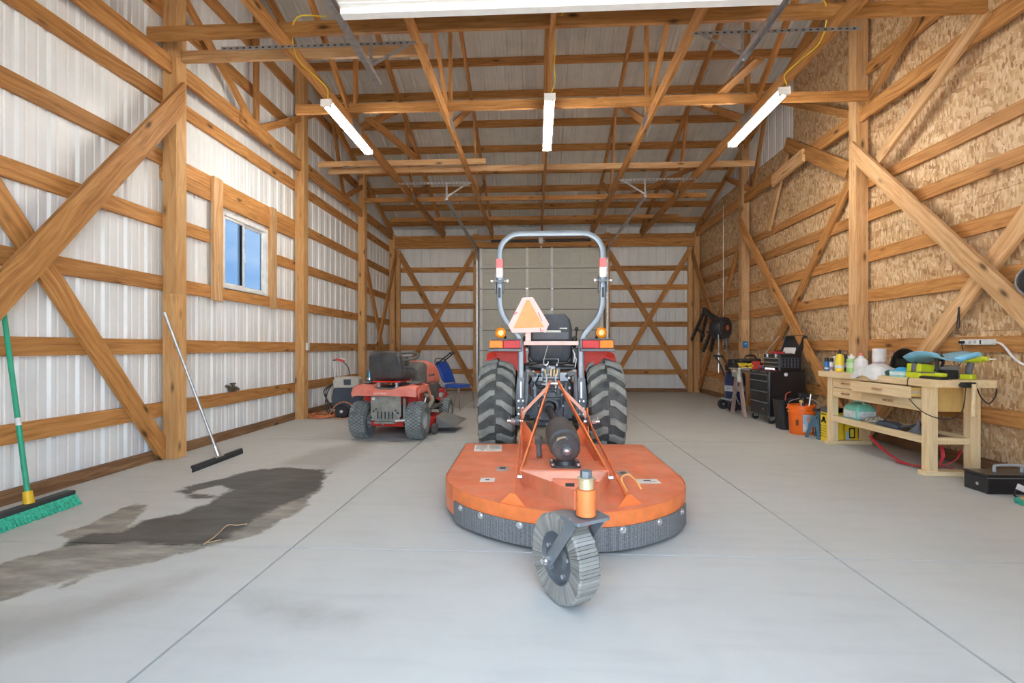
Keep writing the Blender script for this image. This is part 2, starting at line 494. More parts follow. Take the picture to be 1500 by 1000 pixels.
def zf(x, y, k=.3733, oy=640):
    p = onZ(x * k, y * k + oy, 0); return (p.x, p.y)
WET = [zf(*p) for p in ((700, 215), (760, 188), (850, 165), (1000, 130), (1100, 118), (1270, 128), (1275, 180), (1200, 230), (1080, 280), (960, 350), (900, 400), (800, 425), (500, 412), (270, 425), (330, 385), (480, 370), (560, 325), (700, 300), (830, 255), (900, 215), (860, 190), (760, 210), (830, 238), (740, 240))]
DAMP = [zf(*p) for p in ((225, 385), (400, 315), (530, 262), (575, 290), (480, 370), (560, 330), (800, 300), (1000, 200), (1290, 150), (1300, 120), (1270, 190), (1160, 300), (1000, 385), (800, 435), (640, 480), (480, 512), (340, 535), (260, 600), (300, 545), (140, 600), (0, 645), (-260, 700), (-200, 560), (0, 490), (130, 462), (280, 425), (260, 400))]
FAINT1 = [zf(*p) for p in ((-300, 720), (200, 660), (800, 525), (640, 640), (400, 720), (0, 860), (-300, 960))]
FAINT2 = [zf(*p) for p in ((950, 640), (1100, 640), (1420, 690), (1400, 735), (1000, 700))]
FAINT3 = [zf(*p) for p in ((1080, 110), (1250, 45), (1480, 5), (1440, 60), (1300, 130))]
def sdf(poly, P):
    n = len(poly); d = np.full(len(P), 1e9); ins = np.zeros(len(P), bool)
    for i in range(n):
        a = np.array(poly[i]); b = np.array(poly[(i + 1) % n]); e = b - a; w_ = P - a
        t = np.clip((w_ @ e) / (e @ e + 1e-12), 0, 1); q = w_ - t[:, None] * e
        d = np.minimum(d, np.sqrt((q ** 2).sum(1)))
        cnd = (a[1] > P[:, 1]) != (b[1] > P[:, 1])
        with np.errstate(divide='ignore', invalid='ignore'):
            xi = a[0] + (P[:, 1] - a[1]) / (b[1] - a[1]) * (b[0] - a[0])
        ins ^= cnd & (P[:, 0] < xi)
    return np.where(ins, -d, d)

fl = MB().box2((XL - 0.06, YF - 0.05, -0.16), (XR + 0.08, YB + 0.06, -0.03)).build('floor', mat('slab_base', (0.22, 0.21, 0.20), 0.8), None, None)
struct(fl)
xs = [XL - 0.05, -1.34, 1.57, XR + 0.06]; ys = [YF - 0.05, 2.57, 5.68, 8.78, YB + 0.05]
for i in range(3):
    for j in range(4):
        x0, x1, y0, y1 = xs[i] + 0.006, xs[i + 1] - 0.006, ys[j] + 0.006, ys[j + 1] - 0.006
        nx, ny = max(2, int((x1 - x0) / 0.05)), max(2, int((y1 - y0) / 0.05))
        if not (i < 2 and j < 2): nx, ny = 4, 4
        gx = np.linspace(x0, x1, nx + 1); gy = np.linspace(y0, y1, ny + 1)
        vs_ = [(x, y, 0.0) for y in gy for x in gx]; fs = []
        for b in range(ny):
            for a in range(nx):
                k = b * (nx + 1) + a; fs.append((k, k + 1, k + nx + 2, k + nx + 1))
        # bevelled border going down into the joint
        rim = [a for a in range(nx + 1)] + [b * (nx + 1) + nx for b in range(1, ny + 1)] + [ny * (nx + 1) + a for a in range(nx - 1, -1, -1)] + [b * (nx + 1) for b in range(ny - 1, 0, -1)]
        base = len(vs_)
        cx, cy = (x0 + x1) / 2, (y0 + y1) / 2
        for k in rim:
            x, y, _ = vs_[k]
            vs_.append((x + (0.004 if x > x1 - 1e-6 else -0.004 if x < x0 + 1e-6 else 0), y + (0.004 if y > y1 - 1e-6 else -0.004 if y < y0 + 1e-6 else 0), -0.03))
        for q in range(len(rim)):
            q2 = (q + 1) % len(rim); fs.append((rim[q], base + q, base + q2, rim[q2]))
        me = bpy.data.meshes.new('slab'); me.from_pydata(vs_, [], fs); me.update()
        if i < 2 and j < 2:
            P = np.array([(v[0], v[1]) for v in vs_])
            for nm, polys, wd in (('wet', [WET], 0.35), ('damp', [DAMP], 0.35), ('faint', [FAINT1, FAINT2, FAINT3], 0.5)):
                dd = np.min([sdf(pl, P) for pl in polys], 0)
                a = me.attributes.new(nm, 'FLOAT', 'POINT')
                a.data.foreach_set('value', np.clip(0.5 - dd / wd, 0, 1).astype(np.float32))
        me.materials.append(CONC)
        link('slab', me, fl)

# ---- ribbed steel sheets
def rib_profile(w_):
    out = [(0, 0)]; n = max(1, round(w_ / 0.2286)); p = w_ / n
    for k in range(n):
        c = (k + 0.5) * p
        for m_ in (-0.075, 0.075):
            pass
        q = k * p
        out += [(q + 0.030, 0), (q + 0.036, 0.004), (q + 0.046, 0.004), (q + 0.052, 0),
                (c - 0.030, 0), (c - 0.013, 0.019), (c + 0.013, 0.019), (c + 0.030, 0),
                (q + p - 0.052, 0), (q + p - 0.046, 0.004), (q + p - 0.036, 0.004), (q + p - 0.030, 0)]
    out.append((w_, 0)); return out
def sheet(name, o, along, out, up_fn, lo_fn, w_, m, parent):
    """ribbed sheet: starts at o, runs w_ along 'along', ribs pushed out along 'out'; up_fn/lo_fn give end points"""
    o, along, out = V(o), V(along), V(out); prof = rib_profile(w_)
    vs_ = []; fs = []
    for s, d in prof:
        p = o + along * s + out * d
        vs_ += [lo_fn(p), up_fn(p)]
    for i in range(len(prof) - 1): fs.append((2 * i, 2 * i + 2, 2 * i + 3, 2 * i + 1))
    me = bpy.data.meshes.new(name); me.from_pydata([tuple(p) for p in vs_], [], fs); me.update()
    me.materials.append(m)
    return link(name, me, parent)
def P3(x, y, z): return V((x, y, z))

# window opening on the left wall
WY0, WY1, WZ0, WZ1 = 5.45, 6.42, 1.80, 2.72

# ---- left wall
def gable_outline(y0, y1): return [(y0, 0)] + [(y1, 0), (y1, zroof(y1, 0.1)), (RIDGE, zroof(RIDGE, 0.1)), (y0, zroof(y0, 0.1))]
mb = MB()
xo = XL - 0.085
def wallbox(mb_, x0, x1, y0, y1, z0a, z0b, z1a, z1b):
    mb_.add([(x0, y0, z0a), (x0, y1, z0b), (x0, y1, z1b), (x0, y0, z1a), (x1, y0, z0a), (x1, y1, z0b), (x1, y1, z1b), (x1, y0, z1a)],
            [(0, 1, 2, 3), (4, 7, 6, 5), (0, 4, 5, 1), (1, 5, 6, 2), (2, 6, 7, 3), (3, 7, 4, 0)])
T = 0.1
for a, b in ((YF, WY0), (WY0, RIDGE), (RIDGE, WY1), (WY1, YB + 0.1)):
    if a >= WY0 and b <= WY1:
        wallbox(mb, xo - 0.02, xo, a, b, -0.1, -0.1, WZ0, WZ0)
        wallbox(mb, xo - 0.02, xo, a, b, WZ1, WZ1, zroof(a, T), zroof(b, T))
    elif a < RIDGE < b: pass
    else:
        wallbox(mb, xo - 0.02, xo, a, b, -0.1, -0.1, zroof(a, T), zroof(b, T))
wl = struct(mb.build('wall_left', BACKING, None, None))
xm = XL - 0.04
y = YF
while y < YB + 0.02:
    w_ = min(0.914, YB + 0.03 - y)
    if w_ < 0.05: break
    segs = []
    cuts = sorted({y, y + w_} | {c for c in (WY0, WY1) if y < c < y + w_})
    for a, b in zip(cuts[:-1], cuts[1:]):
        mid = (a + b) / 2
        top = lambda p: P3(p.x, p.y, zroof(p.y, 0.06))
        if WY0 - 1e-4 < mid < WY1 + 1e-4:
            sheet('metal_sheet', (xm, a, 0), (0, 1, 0), (-1, 0, 0), lambda p: P3(p.x, p.y, WZ0), lambda p: P3(p.x, p.y, 0.02), b - a, WHITE, wl)
            sheet('metal_sheet', (xm, a, 0), (0, 1, 0), (-1, 0, 0), top, lambda p: P3(p.x, p.y, WZ1), b - a, WHITE, wl)
        else:
            sheet('metal_sheet', (xm, a, 0), (0, 1, 0), (-1, 0, 0), top, lambda p: P3(p.x, p.y, 0.02), b - a, WHITE, wl)
    y += w_
def yroof_at(z):      # where the roof underside reaches height z
    d = (zroof(RIDGE) - 0.12 - z) * 3
    return RIDGE - d, RIDGE + d
GL = [0.49, 1.11, 1.74, 2.36, 2.98, 3.59, 4.46, 5.06, 5.62]
for z in GL:
    a, b = YF + 0.02, YB
    if z > 3.7: ya, yb = yroof_at(z); a, b = max(a, ya), min(b, yb)
    if abs(z - 2.36) < .01:            # broken by the window
        board('girt', (XL, a, z), (XL, 5.24, z), 0.14, 0.038, (1, 0, 0), FIR, wl)
        board('girt', (XL, 6.62, z), (XL, b, z), 0.14, 0.038, (1, 0, 0), FIR, wl)
    else:
        # stock comes in pieces that butt on a post
        cut = [a] + [c for c in (4.62, 9.82) if a < c < b] + [b]
        for p, q in zip(cut[:-1], cut[1:]):
            board('girt', (XL, p + 0.002, z), (XL, q - 0.002, z), 0.14, 0.038, (1, 0, 0), FIR, wl)
# window header, sill neighbours and studs
board('header', (XL + 0.002, 4.55, 2.835), (XL + 0.002, 7.15, 2.835), 0.135, 0.036, (1, 0, 0), FIR, wl)
for ys_ in (5.33, 6.51):
    board('stud', (XL + 0.04, ys_, 1.64), (XL + 0.04, ys_, 3.05), 0.16 if ys_ < 6 else 0.12, 0.038, (1, 0, 0), PALE, wl)
for ys_ in (5.42, 6.44):
    board('stud', (XL + 0.001, ys_, 1.8), (XL + 0.001, ys_, 2.75), 0.05, 0.06, (1, 0, 0), PALE, wl)
LPOST = [1.95, 4.55, 7.15, 9.75]
for yp in LPOST:
    MBp = MB(); zt = zroof(yp) - 0.14
    zs = 1.55 + 0.15 * (yp % 1)          # spliced: treated butt below, newer timber above
    for a, b in ((0.0, zs), (zs, zt)):
        board('post', (XL + 0.14, yp + 0.07, a + .0005), (XL + 0.14, yp + 0.07, b - .0005), 0.14, 0.138, (1, 0, 0), POSTW, wl)
mbp = MB()
board('post', (XL + 0.13, YB - 0.07, 0), (XL + 0.13, YB - 0.07, 3.95), 0.13, 0.128, (1, 0, 0), POSTW, wl)
# skirt board at the floor
board('skirt_board', (XL + 0.0, YF + 0.02, 0.05), (XL + 0.0, YB - 0.01, 0.05), 0.10, 0.038, (1, 0, 0), SKIRTW, wl)
# diagonal braces (2x8 near, 2x6 far)
def diag(name, pa, pb, X, wd, m, parent, n, th=0.038, ext=(0, 0)):
    a, b = onX(pa[0], pa[1], X), onX(pb[0], pb[1], X)
    d = (b - a).normalized()
    return board(name, a - d * ext[0], b + d * ext[1], wd, th, n, m, parent)
def brace(parent, X, n, a, b, wd=0.15, m=FIR):
    return board('brace', (X, a[0], a[1]), (X, b[0], b[1]), wd, 0.038, n, m, parent, True)
brace(wl, XL + 0.18, (1, 0, 0), (4.615, 3.60), (1.98, 0.14), 0.19)
brace(wl, XL + 0.039, (1, 0, 0), (4.54, 0.08), (2.10, 3.50), 0.16)
brace(wl, XL + 0.18, (1, 0, 0), (11.9, 3.4), (9.9, 0.1), 0.14)
brace(wl, XL + 0.039, (1, 0, 0), (9.92, 3.3), (11.85, 0.15), 0.13)
# gable truss against the wall
def gable(parent, X, n, posts, half):
    zc = 3.89
    ys_ = [YF + 0.05] + [v for p in posts for v in (p - 0.002, p + 0.142)] + [YB - 0.15]
    for a, b in zip(ys_[::2], ys_[1::2]):
        board('truss_chord', (X, a, zc), (X, b, zc), 0.17, 0.038, n, FIR, parent)
    for a, b in (((RIDGE, 3.97), (RIDGE, 5.85)), ((6.1, 3.97), (8.1, 5.2)), ((5.9, 3.97), (3.9, 5.2)), ((8.8, 3.97), (8.35, 5.1)), ((3.2, 3.97), (3.65, 5.1)),
                 ((8.9, 3.97), (10.1, 4.62)), ((3.1, 3.97), (1.9, 4.62))):
        board('truss_web', (X, a[0], a[1]), (X, b[0], b[1]), 0.09, 0.036, n, FIR, parent)
    for s in (-1, 1):
        board('top_chord', (X, RIDGE, 5.93), (X, RIDGE + s * 5.9, 5.93 - 5.9 / 3), 0.14, 0.036, n, FIR, parent)
gable(wl, XL + 0.10, (1, 0, 0), LPOST, 1)
board('splice_board', (XL + 0.139, 5.62, 3.92), (XL + 0.139, 6.36, 3.86), 0.17, 0.036, (1, 0, 0), FIR, wl)
board('splice_board', (XL + 0.139, 7.32, 3.90), (XL + 0.139, 7.9, 3.88), 0.14, 0.036, (1, 0, 0), FIR, wl)

# window
wg = NT('window_glass'); wg.b.inputs['Base Color'].default_value = (0.060, 0.088, 0.125, 1); wg.b.inputs['Transmission Weight'].default_value = 1.0
wg.b.inputs['Roughness'].default_value = 0.0; wg.b.inputs['IOR'].default_value = 1.02
GLASS = wg.m
win = bpy.data.objects.new('window_1', None); COL.objects.link(win); struct(win)
xf = XL - 0.02
mb = MB()
f_ = 0.045
mb.box2((xf - 0.06, WY0, WZ0), (xf + 0.02, WY0 + f_, WZ1)); mb.box2((xf - 0.06, WY1 - f_, WZ0), (xf + 0.02, WY1, WZ1))
mb.box2((xf - 0.06, WY0 + f_, WZ0), (xf + 0.02, WY1 - f_, WZ0 + f_)); mb.box2((xf - 0.06, WY0 + f_, WZ1 - f_), (xf + 0.02, WY1 - f_, WZ1))
mb.build('window_frame', WPLAST, win, None, bevel=0.003)
ym = 5.88
for a, b, dx in ((WY0 + f_, ym + 0.03, 0.0), (ym - 0.03, WY1 - f_, -0.03)):
    mb = MB(); g_ = 0.032
    x0, x1 = xf - 0.022 + dx, xf + 0.006 + dx
    z0, z1 = WZ0 + f_, WZ1 - f_
    mb.box2((x0, a, z0), (x1, a + g_, z1)); mb.box2((x0, b - g_, z0), (x1, b, z1))
    mb.box2((x0, a + g_, z0), (x1, b - g_, z0 + g_)); mb.box2((x0, a + g_, z1 - g_), (x1, b - g_, z1))
    so = mb.build('sash', WPLAST, win, None, bevel=0.002)
    MB().box2((x0 + 0.010, a + g_, z0 + g_), (x0 + 0.014, b - g_, z1 - g_)).build('pane', GLASS, so, None)
MB().box2((xf + 0.006, ym - 0.012, 2.18), (xf + 0.022, ym + 0.012, 2.30)).build('latch', WPLAST, win, None, bevel=0.003)

# ---- right wall: OSB
mb = MB()
for a, b in ((YF, RIDGE), (RIDGE, YB + 0.1)):
    wallbox(mb, XR + 0.06, XR + 0.08, a, b, -0.1, -0.1, zroof(a, T), zroof(b, T))
wr = struct(mb.build('wall_right', BACKING, None, None))
xw = XR + 0.04
rows = [0.03, 1.25, 2.47, 3.69, 4.91, 6.2]
for r_ in range(5):
    yy = YF - (0.0 if r_ % 2 == 0 else 1.22)
    while yy < YB:
        a, b = max(yy, YF), min(yy + 2.44, YB + 0.03)
        yy += 2.44
        cuts = sorted({a, b} | ({RIDGE} if a < RIDGE < b else set()) | ({7.7} if a < 7.7 < b and r_ >= 3 else set()))
        for p, q in zip(cuts[:-1], cuts[1:]):
            if r_ >= 3 and p >= 7.7 - 1e-6:
                z0 = rows[r_]
                if r_ > 3: continue
                tz = [min(4.35, zroof(v, 0.02)) for v in (p, q)]
            else:
                tz = [min(rows[r_ + 1], zroof(v, 0.02)) for v in (p, q)]
            z0 = rows[r_]
            if max(tz) <= z0 + 0.03: continue
            g2 = 0.0015
            pts = [(p + g2, z0 + g2)] + [(q - g2, z0 + g2)]
            if tz[1] > z0 + 0.02: pts.append((q - g2, tz[1] - g2))
            elif tz[0] > z0:
                t_ = (tz[0] - z0) / (tz[0] - tz[1]); pts[1] = (p + (q - p) * t_, z0 + g2)
            if tz[0] > z0 + 0.02: pts.append((p + g2, tz[0] - g2))
            elif tz[1] > z0:
                t_ = (tz[1] - z0) / (tz[1] - tz[0]); pts[0] = (q - (q - p) * t_, z0 + g2)
            dx = random.uniform(-0.0012, 0.0012)
            MB().prism(pts, (xw + dx, 0, 0), (0, 1, 0), (0, 0, 1), (0.011, 0, 0)).build('osb_panel', OSB, wr, None)
yy = 7.7
while yy < YB:
    w_ = min(0.914, YB + 0.02 - yy)
    sheet('metal_sheet', (xw + 0.005, yy, 0), (0, 1, 0), (1, 0, 0), lambda p: P3(p.x, p.y, zroof(p.y, 0.06)), lambda p: P3(p.x, p.y, min(4.3, zroof(p.y))), w_, WHITE, wr)
    yy += w_
GR = [0.50, 1.13, 1.72, 2.20, 2.69, 3.08]
for z in GR:
    cut = [YF + 0.02, 6.02, YB]
    for p, q in zip(cut[:-1], cut[1:]):
        board('girt', (XR, p + 0.002, z), (XR, q - 0.002, z), 0.14 if z < 3 else 0.12, 0.038, (-1, 0, 0), FIR, wr)
RPOST = [2.75, 5.95, 9.15]
for yp in RPOST:
    zt = zroof(yp) - 0.14; zs = 1.62
    for a, b in ((0.0, zs), (zs, zt)):
        board('post', (XR - 0.14, yp + 0.07, a + .0005), (XR - 0.14, yp + 0.07, b - .0005), 0.14, 0.138, (-1, 0, 0), PALE, wr)
board('post', (XR - 0.13, YB - 0.07, 0), (XR - 0.13, YB - 0.07, 3.95), 0.13, 0.128, (-1, 0, 0), POSTW, wr)
N = (-1, 0, 0)
brace(wr, XR - 0.18, N, (5.98, 3.48), (2.85, 0.25), 0.16, PALE)
brace(wr, XR - 0.039, N, (5.93, 0.12), (2.90, 3.45), 0.16, PALE)
brace(wr, XR - 0.18, N, (9.2, 3.45), (6.1, 0.15), 0.15)
brace(wr, XR - 0.039, N, (9.12, 0.1), (6.10, 3.35), 0.12)
brace(wr, XR - 0.18, N, (11.92, 3.4), (9.32, 0.12), 0.14)
brace(wr, XR - 0.039, N, (11.9, 0.1), (9.32, 3.4), 0.12)
gable(wr, XR - 0.10, N, RPOST, 1)
board('knee_brace', (XR - 0.139, 4.3, 4.0), (XR - 0.139, 5.6, 3.22), 0.12, 0.036, N, PALE, wr)
board('knee_brace', (XR - 0.139, 6.12, 3.30), (XR - 0.139, 7.6, 4.25), 0.19, 0.036, N, FIR, wr)
board('splice_board', (XR - 0.1765, 7.05, 3.86), (XR - 0.1765, 7.95, 3.80), 0.19, 0.036, N, PALE, wr)
board('knee_brace', (XR - 0.05, 7.75, 4.2), (XR - 0.05, 8.35, 3.1), 0.11, 0.036, N, PALE, wr)
board('girt', (XR - 0.05, 4.9, 4.42), (XR - 0.05, 5.92, 4.42), 0.13, 0.036, N, FIR, wr)
board('skirt_board', (XR + 0.03, YF + 0.02, 0.06), (XR + 0.03, YB - 0.01, 0.06), 0.10, 0.012, N, SKIRTW, wr)
MB().cyl((XR - 0.3, 9.62, 1.15), (XR - 0.3, 9.62, 3.9), 0.006, 6).build('pull_cord', WPLAST, wr)

# ---- back wall
DX0, DX1, DZ = -1.44, 1.70, 3.62           # back door opening
mb = MB()
mb.box2((XL - 0.08, YB + 0.085, -0.1), (DX0, YB + 0.105, 4.2)); mb.box2((DX1, YB + 0.085, -0.1), (XR + 0.08, YB + 0.105, 4.2))
mb.box2((DX0, YB + 0.085, DZ), (DX1, YB + 0.105, 4.2))
wb = struct(mb.build('wall_back', BACKING, None, None))
for x0, x1 in ((XL, DX0 - 0.06), (DX1 + 0.06, XR)):
    x = x0
    while x < x1 - 0.03:
        w_ = min(0.914, x1 - x)
        sheet('metal_sheet', (x, YB + 0.04, 0), (1, 0, 0), (0, 1, 0), lambda p: P3(p.x, p.y, 4.1), lambda p: P3(p.x, p.y, 0.02), w_, WHITE, wb)
        x += w_
    for z in [0.50, 1.10, 1.68, 2.15, 2.60, 3.07]:
        board('girt', (x0, YB, z), (x1, YB, z), 0.13, 0.038, (0, -1, 0), FIR, wb)
    board('skirt_board', (x0, YB, 0.05), (x1, YB, 0.05), 0.09, 0.038, (0, -1, 0), SKIRTW, wb)
for x in (DX0 - 0.07, DX1 + 0.07):
    board('post', (x, YB - 0.06, 0), (x, YB - 0.06, 3.95), 0.13, 0.09, (0, -1, 0), POSTW, wb)
for x in (XL + 0.20, XR - 0.20):
    board('post', (x, YB - 0.06, 0), (x, YB - 0.06, 3.58), 0.10, 0.09, (0, -1, 0), POSTW, wb)
for xa, xb in ((XL + 0.22, DX0 - 0.1), (DX1 + 0.1, XR - 0.22)):
    board('brace', (xa, YB - 0.04, 3.48), (xb, YB - 0.04, 0.12), 0.14, 0.036, (0, -1, 0), FIR, wb)
    board('brace', (xb, YB - 0.10, 3.50), (xa, YB - 0.10, 0.12), 0.12, 0.036, (0, -1, 0), FIR, wb)
for xa, xb in ((XL + 0.14, 0.13), (0.132, XR - 0.14)):
    board('header', (xa, YB - 0.15, 3.68), (xb, YB - 0.15, 3.68), 0.19, 0.038, (0, -1, 0), FIR, wb)
    board('header', (xa, YB - 0.13, 3.84), (xb, YB - 0.13, 3.84), 0.12, 0.038, (0, -1, 0), FIR, wb)

# ---- front wall with the open doorway the camera looks in from
FX0, FX1, FZ = -1.44, 1.74, 3.55
mb = MB()
mb.box2((XL - 0.08, YF - 0.12, -0.1), (FX0, YF - 0.02, 4.2)); mb.box2((FX1, YF - 0.12, -0.1), (XR + 0.08, YF - 0.02, 4.2))
mb.box2((FX0, YF - 0.12, FZ), (FX1, YF - 0.02, 4.2))
wf = struct(mb.build('wall_front', WHITE, None, None))
for x in (FX0 - 0.07, FX1 + 0.07):
    board('post', (x, YF + 0.08, 0), (x, YF + 0.08, 3.95), 0.13, 0.09, (0, 1, 0), POSTW, wf)

# ---- roof
mb = MB()
for s in (-1, 1):
    ya, yb = RIDGE, (YF - 0.4 if s < 0 else YB + 0.4)
    za = zroof(RIDGE, 0.12); zb = za - abs(yb - ya) / 3
    x0, x1 = XL - 0.4, XR + 0.4
    mb.add([(x0, ya, za), (x1, ya, za), (x1, yb, zb), (x0, yb, zb), (x0, ya, za + .02), (x1, ya, za + .02), (x1, yb, zb + .02), (x0, yb, zb + .02)],
           [(0, 1, 2, 3), (4, 7, 6, 5), (0, 4, 5, 1), (1, 5, 6, 2), (2, 6, 7, 3), (3, 7, 4, 0)])
ce = struct(mb.build('ceiling', BACKING, None, None))
for s in (-1, 1):
    x = XL - 0.05
    n = V((0, s / 3, 1)).normalized()
    while x < XR + 0.05:
        w_ = min(0.914, XR + 0.06 - x)
        yb = YB + 0.1 if s > 0 else YF - 0.1
        sheet('roof_sheet', (x, 0, 0), (1, 0, 0), (0, 0, 1),
              lambda p: P3(p.x, RIDGE, zroof(RIDGE, 0.078) + p.z), lambda p: P3(p.x, yb, zroof(RIDGE, 0.078) - abs(yb - RIDGE) / 3 + p.z), w_, ROOFM, ce)
        x += w_
PY = [6.28, 6.89, 7.50, 8.10, 8.72, 9.33, 9.94, 10.52, 11.13, 11.74]
for s in (1, -1):
    for k, yv in enumerate(PY):
        y_ = yv if s > 0 else 12.0 - yv
        n = V((0, s / 3, 1)).normalized()
        mid = 0.0
        c = V((0, y_, zroof(y_))) - n * 0.07
        d = V((0, 1, -s / 3)).normalized()
        for xa, xb in ((XL - 0.02, 0.14), (0.142, XR + 0.04)):
            # 2x6 purlin on edge: seen face down is 38 mm, sides 140 mm
            board('purlin', (xa, c.y, c.z), (xb, c.y, c.z), 0.038, 0.14, -n, FIR, ce)
# lateral braces lying on the bottom chords
ZB = 3.965
for (yv, xa, xb, wd) in ((4.27, -3.62, 3.85, 0.12), (4.62, -3.60, -1.05, 0.11), (5.72, -2.95, 3.84, 0.11), (7.42, -3.45, -0.78, 0.085), (7.72, -3.42, 3.45, 0.09), (9.28, -3.40, 3.25, 0.085), (10.72, -3.3, 3.15, 0.085)):
    cut = [xa] + ([0.145] if xa < 0 < xb else []) + [xb]
    for p, q in zip(cut[:-1], cut[1:]):
        board('lateral_brace', (p + .001, yv, ZB + wd / 2), (q - .001, yv, ZB + wd / 2), wd, 0.038, (0, -1, 0), PALE if yv in (4.62, 7.42, 7.72) else FIR, ce)
for a, b in (((540, 175), (610, 234)), ((1035, 157), (1112, 88)), ((922, 289), (1021, 245))):
    board('diagonal_brace', onZ(a[0], a[1], 4.07), onZ(b[0], b[1], 4.11), 0.11, 0.036, (0, 0, -1), FIR, ce)

# ---- trusses (run front to back)
TX = [-2.30, -1.08, 0.145, 1.37, 2.59]
TN = ['second from the metal sided wall, carrying a shop light', 'between the left and middle shop lights', 'at the middle of the room, carrying the centre shop light', 'between the middle and right shop lights', 'nearest the OSB wall, carrying a shop light']
TL = ['wooden roof truss over the lawn tractor, nearest the metal sided wall', 'wooden roof truss between the lawn tractor light and the centre light', 'wooden roof truss over the tractor seat, carrying the centre light', 'wooden roof truss between the centre light and the OSB side light', 'wooden roof truss nearest the OSB wall, carrying a shop light']
PLATE = mat('truss_plate', (0.42, 0.43, 0.44), 0.4, 0.8)
for i, x in enumerate(TX):
    t = thing('roof_truss', TL[i], 'roof truss', (x, 0, 0), 0, 'roof trusses')
    for a, b in ((YF + 0.05, 5.98), (5.982, YB - 0.02)):
        board('bottom_chord', (0.019, a, 3.895), (0.019, b, 3.895), 0.14, 0.038, (1, 0, 0), FIR, t)
    for s in (-1, 1):
        board('top_chord', (0.019, RIDGE, 5.93), (0.019, RIDGE + s * 5.98, 5.93 - 5.98 / 3), 0.14, 0.038, (1, 0, 0), FIR, t)
    for a, b in (((RIDGE, 3.95), (RIDGE, 5.88)), ((6.1, 3.95), (8.1, 5.2)), ((5.9, 3.95), (3.9, 5.2)), ((8.8, 3.95), (8.35, 5.1)), ((3.2, 3.95), (3.65, 5.1)),
                 ((8.9, 3.95), (10.1, 4.55)), ((3.1, 3.95), (1.9, 4.55))):
        board('web', (0.018, a[0], a[1]), (0.018, b[0], b[1]), 0.088, 0.036, (1, 0, 0), FIR, t)
    for (yv, zv, a, b) in ((6.0, 3.92, 0.30, 0.12), (8.85, 3.92, 0.2, 0.11), (3.15, 3.92, 0.2, 0.11)):
        for s in (-1, 1):
            MB().box((s * 0.0200, yv, zv), (0.0016, a, b)).build('gusset_plate', PLATE, t, None)
MATS['pine'] = PALE

# ---- back overhead door
d1 = bpy.data.objects.new('door_1', None); COL.objects.link(d1); struct(d1)
SH = DZ / 7
mb = MB(); mb.box2((DX0 + .01, YB + 0.03, 0.0), (DX1 - .01, YB + 0.07, SH - 0.018)); sec_me = mb.mesh('section', None); sec_me.materials.append(DOORM)
pw = 0.46
MB().box2((DX0 - 0.02, YB + 0.071, 0.0), (DX1 + 0.02, YB + 0.082, DZ + 0.02)).build('dark_backing', mat('backing_grey', (0.12, 0.12, 0.12), 0.7), d1, None)  # dark backing sheet added to stop daylight showing through the section joints
mbp = MB()
def frame_ring(mb_, cx, cz, w_, h_, y, t, dep):
    mb_.box2((cx - w_ / 2, y - dep, cz - h_ / 2), (cx + w_ / 2, y, cz - h_ / 2 + t)); mb_.box2((cx - w_ / 2, y - dep, cz + h_ / 2 - t), (cx + w_ / 2, y, cz + h_ / 2))
    mb_.box2((cx - w_ / 2, y - dep, cz - h_ / 2 + t), (cx - w_ / 2 + t, y, cz + h_ / 2 - t)); mb_.box2((cx + w_ / 2 - t, y - dep, cz - h_ / 2 + t), (cx + w_ / 2, y, cz + h_ / 2 - t))
frame_ring(mbp, 0, 0, pw, 0.34, 0, 0.03, 0.022)
pan_me = mbp.mesh('raised_panel', None); pan_me.materials.append(DOORM)
nP = 6
for k in range(7):
    so = link('section', sec_me, d1, (0, 0, k * SH))
    for c in range(nP):
        cx = DX0 + (DX1 - DX0) * (c + 0.5) / nP
        link('raised_panel', pan_me, so, (cx, YB + 0.03, SH / 2))
    for x in (DX0 + 0.06, -0.22, 0.40, DX1 - 0.06):
        MB().box2((x - 0.03, YB + 0.004, 0.0), (x + 0.03, YB + 0.03, SH - 0.012)).build('stile', DOORW, so, None)
    for x in (DX0 + 0.05, -0.22, 0.40, DX1 - 0.05):
        if k: MB().box2((x - 0.03, YB - 0.004, -0.03), (x + 0.03, YB + 0.004, 0.02)).build('hinge', GALV, so, None)
def track(parent, x, s, y_door, ydir, zt, ylen, inward):
    """C-channel track: up the jamb, around the bend and out level"""
    pts = [V((x, y_door, 0.05)), V((x, y_door, zt - 0.35))]
    for a in range(1, 9):
        an = PI / 2 * a / 8
        pts.append(V((x, y_door + ydir * 0.35 * (1 - math.cos(an)), zt - 0.35 + 0.35 * math.sin(an))))
    pts.append(V((x, y_door + ydir * ylen, zt)))
    sec = [(-0.025, -0.02), (0.025, -0.02), (0.025, 0.02), (0.018, 0.02), (0.018, -0.012), (-0.018, -0.012), (-0.018, 0.02), (-0.025, 0.02)]
    if inward > 0: sec = [(a, -b) for a, b in reversed(sec)]
    return MB().tube(pts, 0, sec=sec, up=(1, 0, 0)).build('track', GALV, parent, None)
BX0, BX1 = -1.47, 1.76
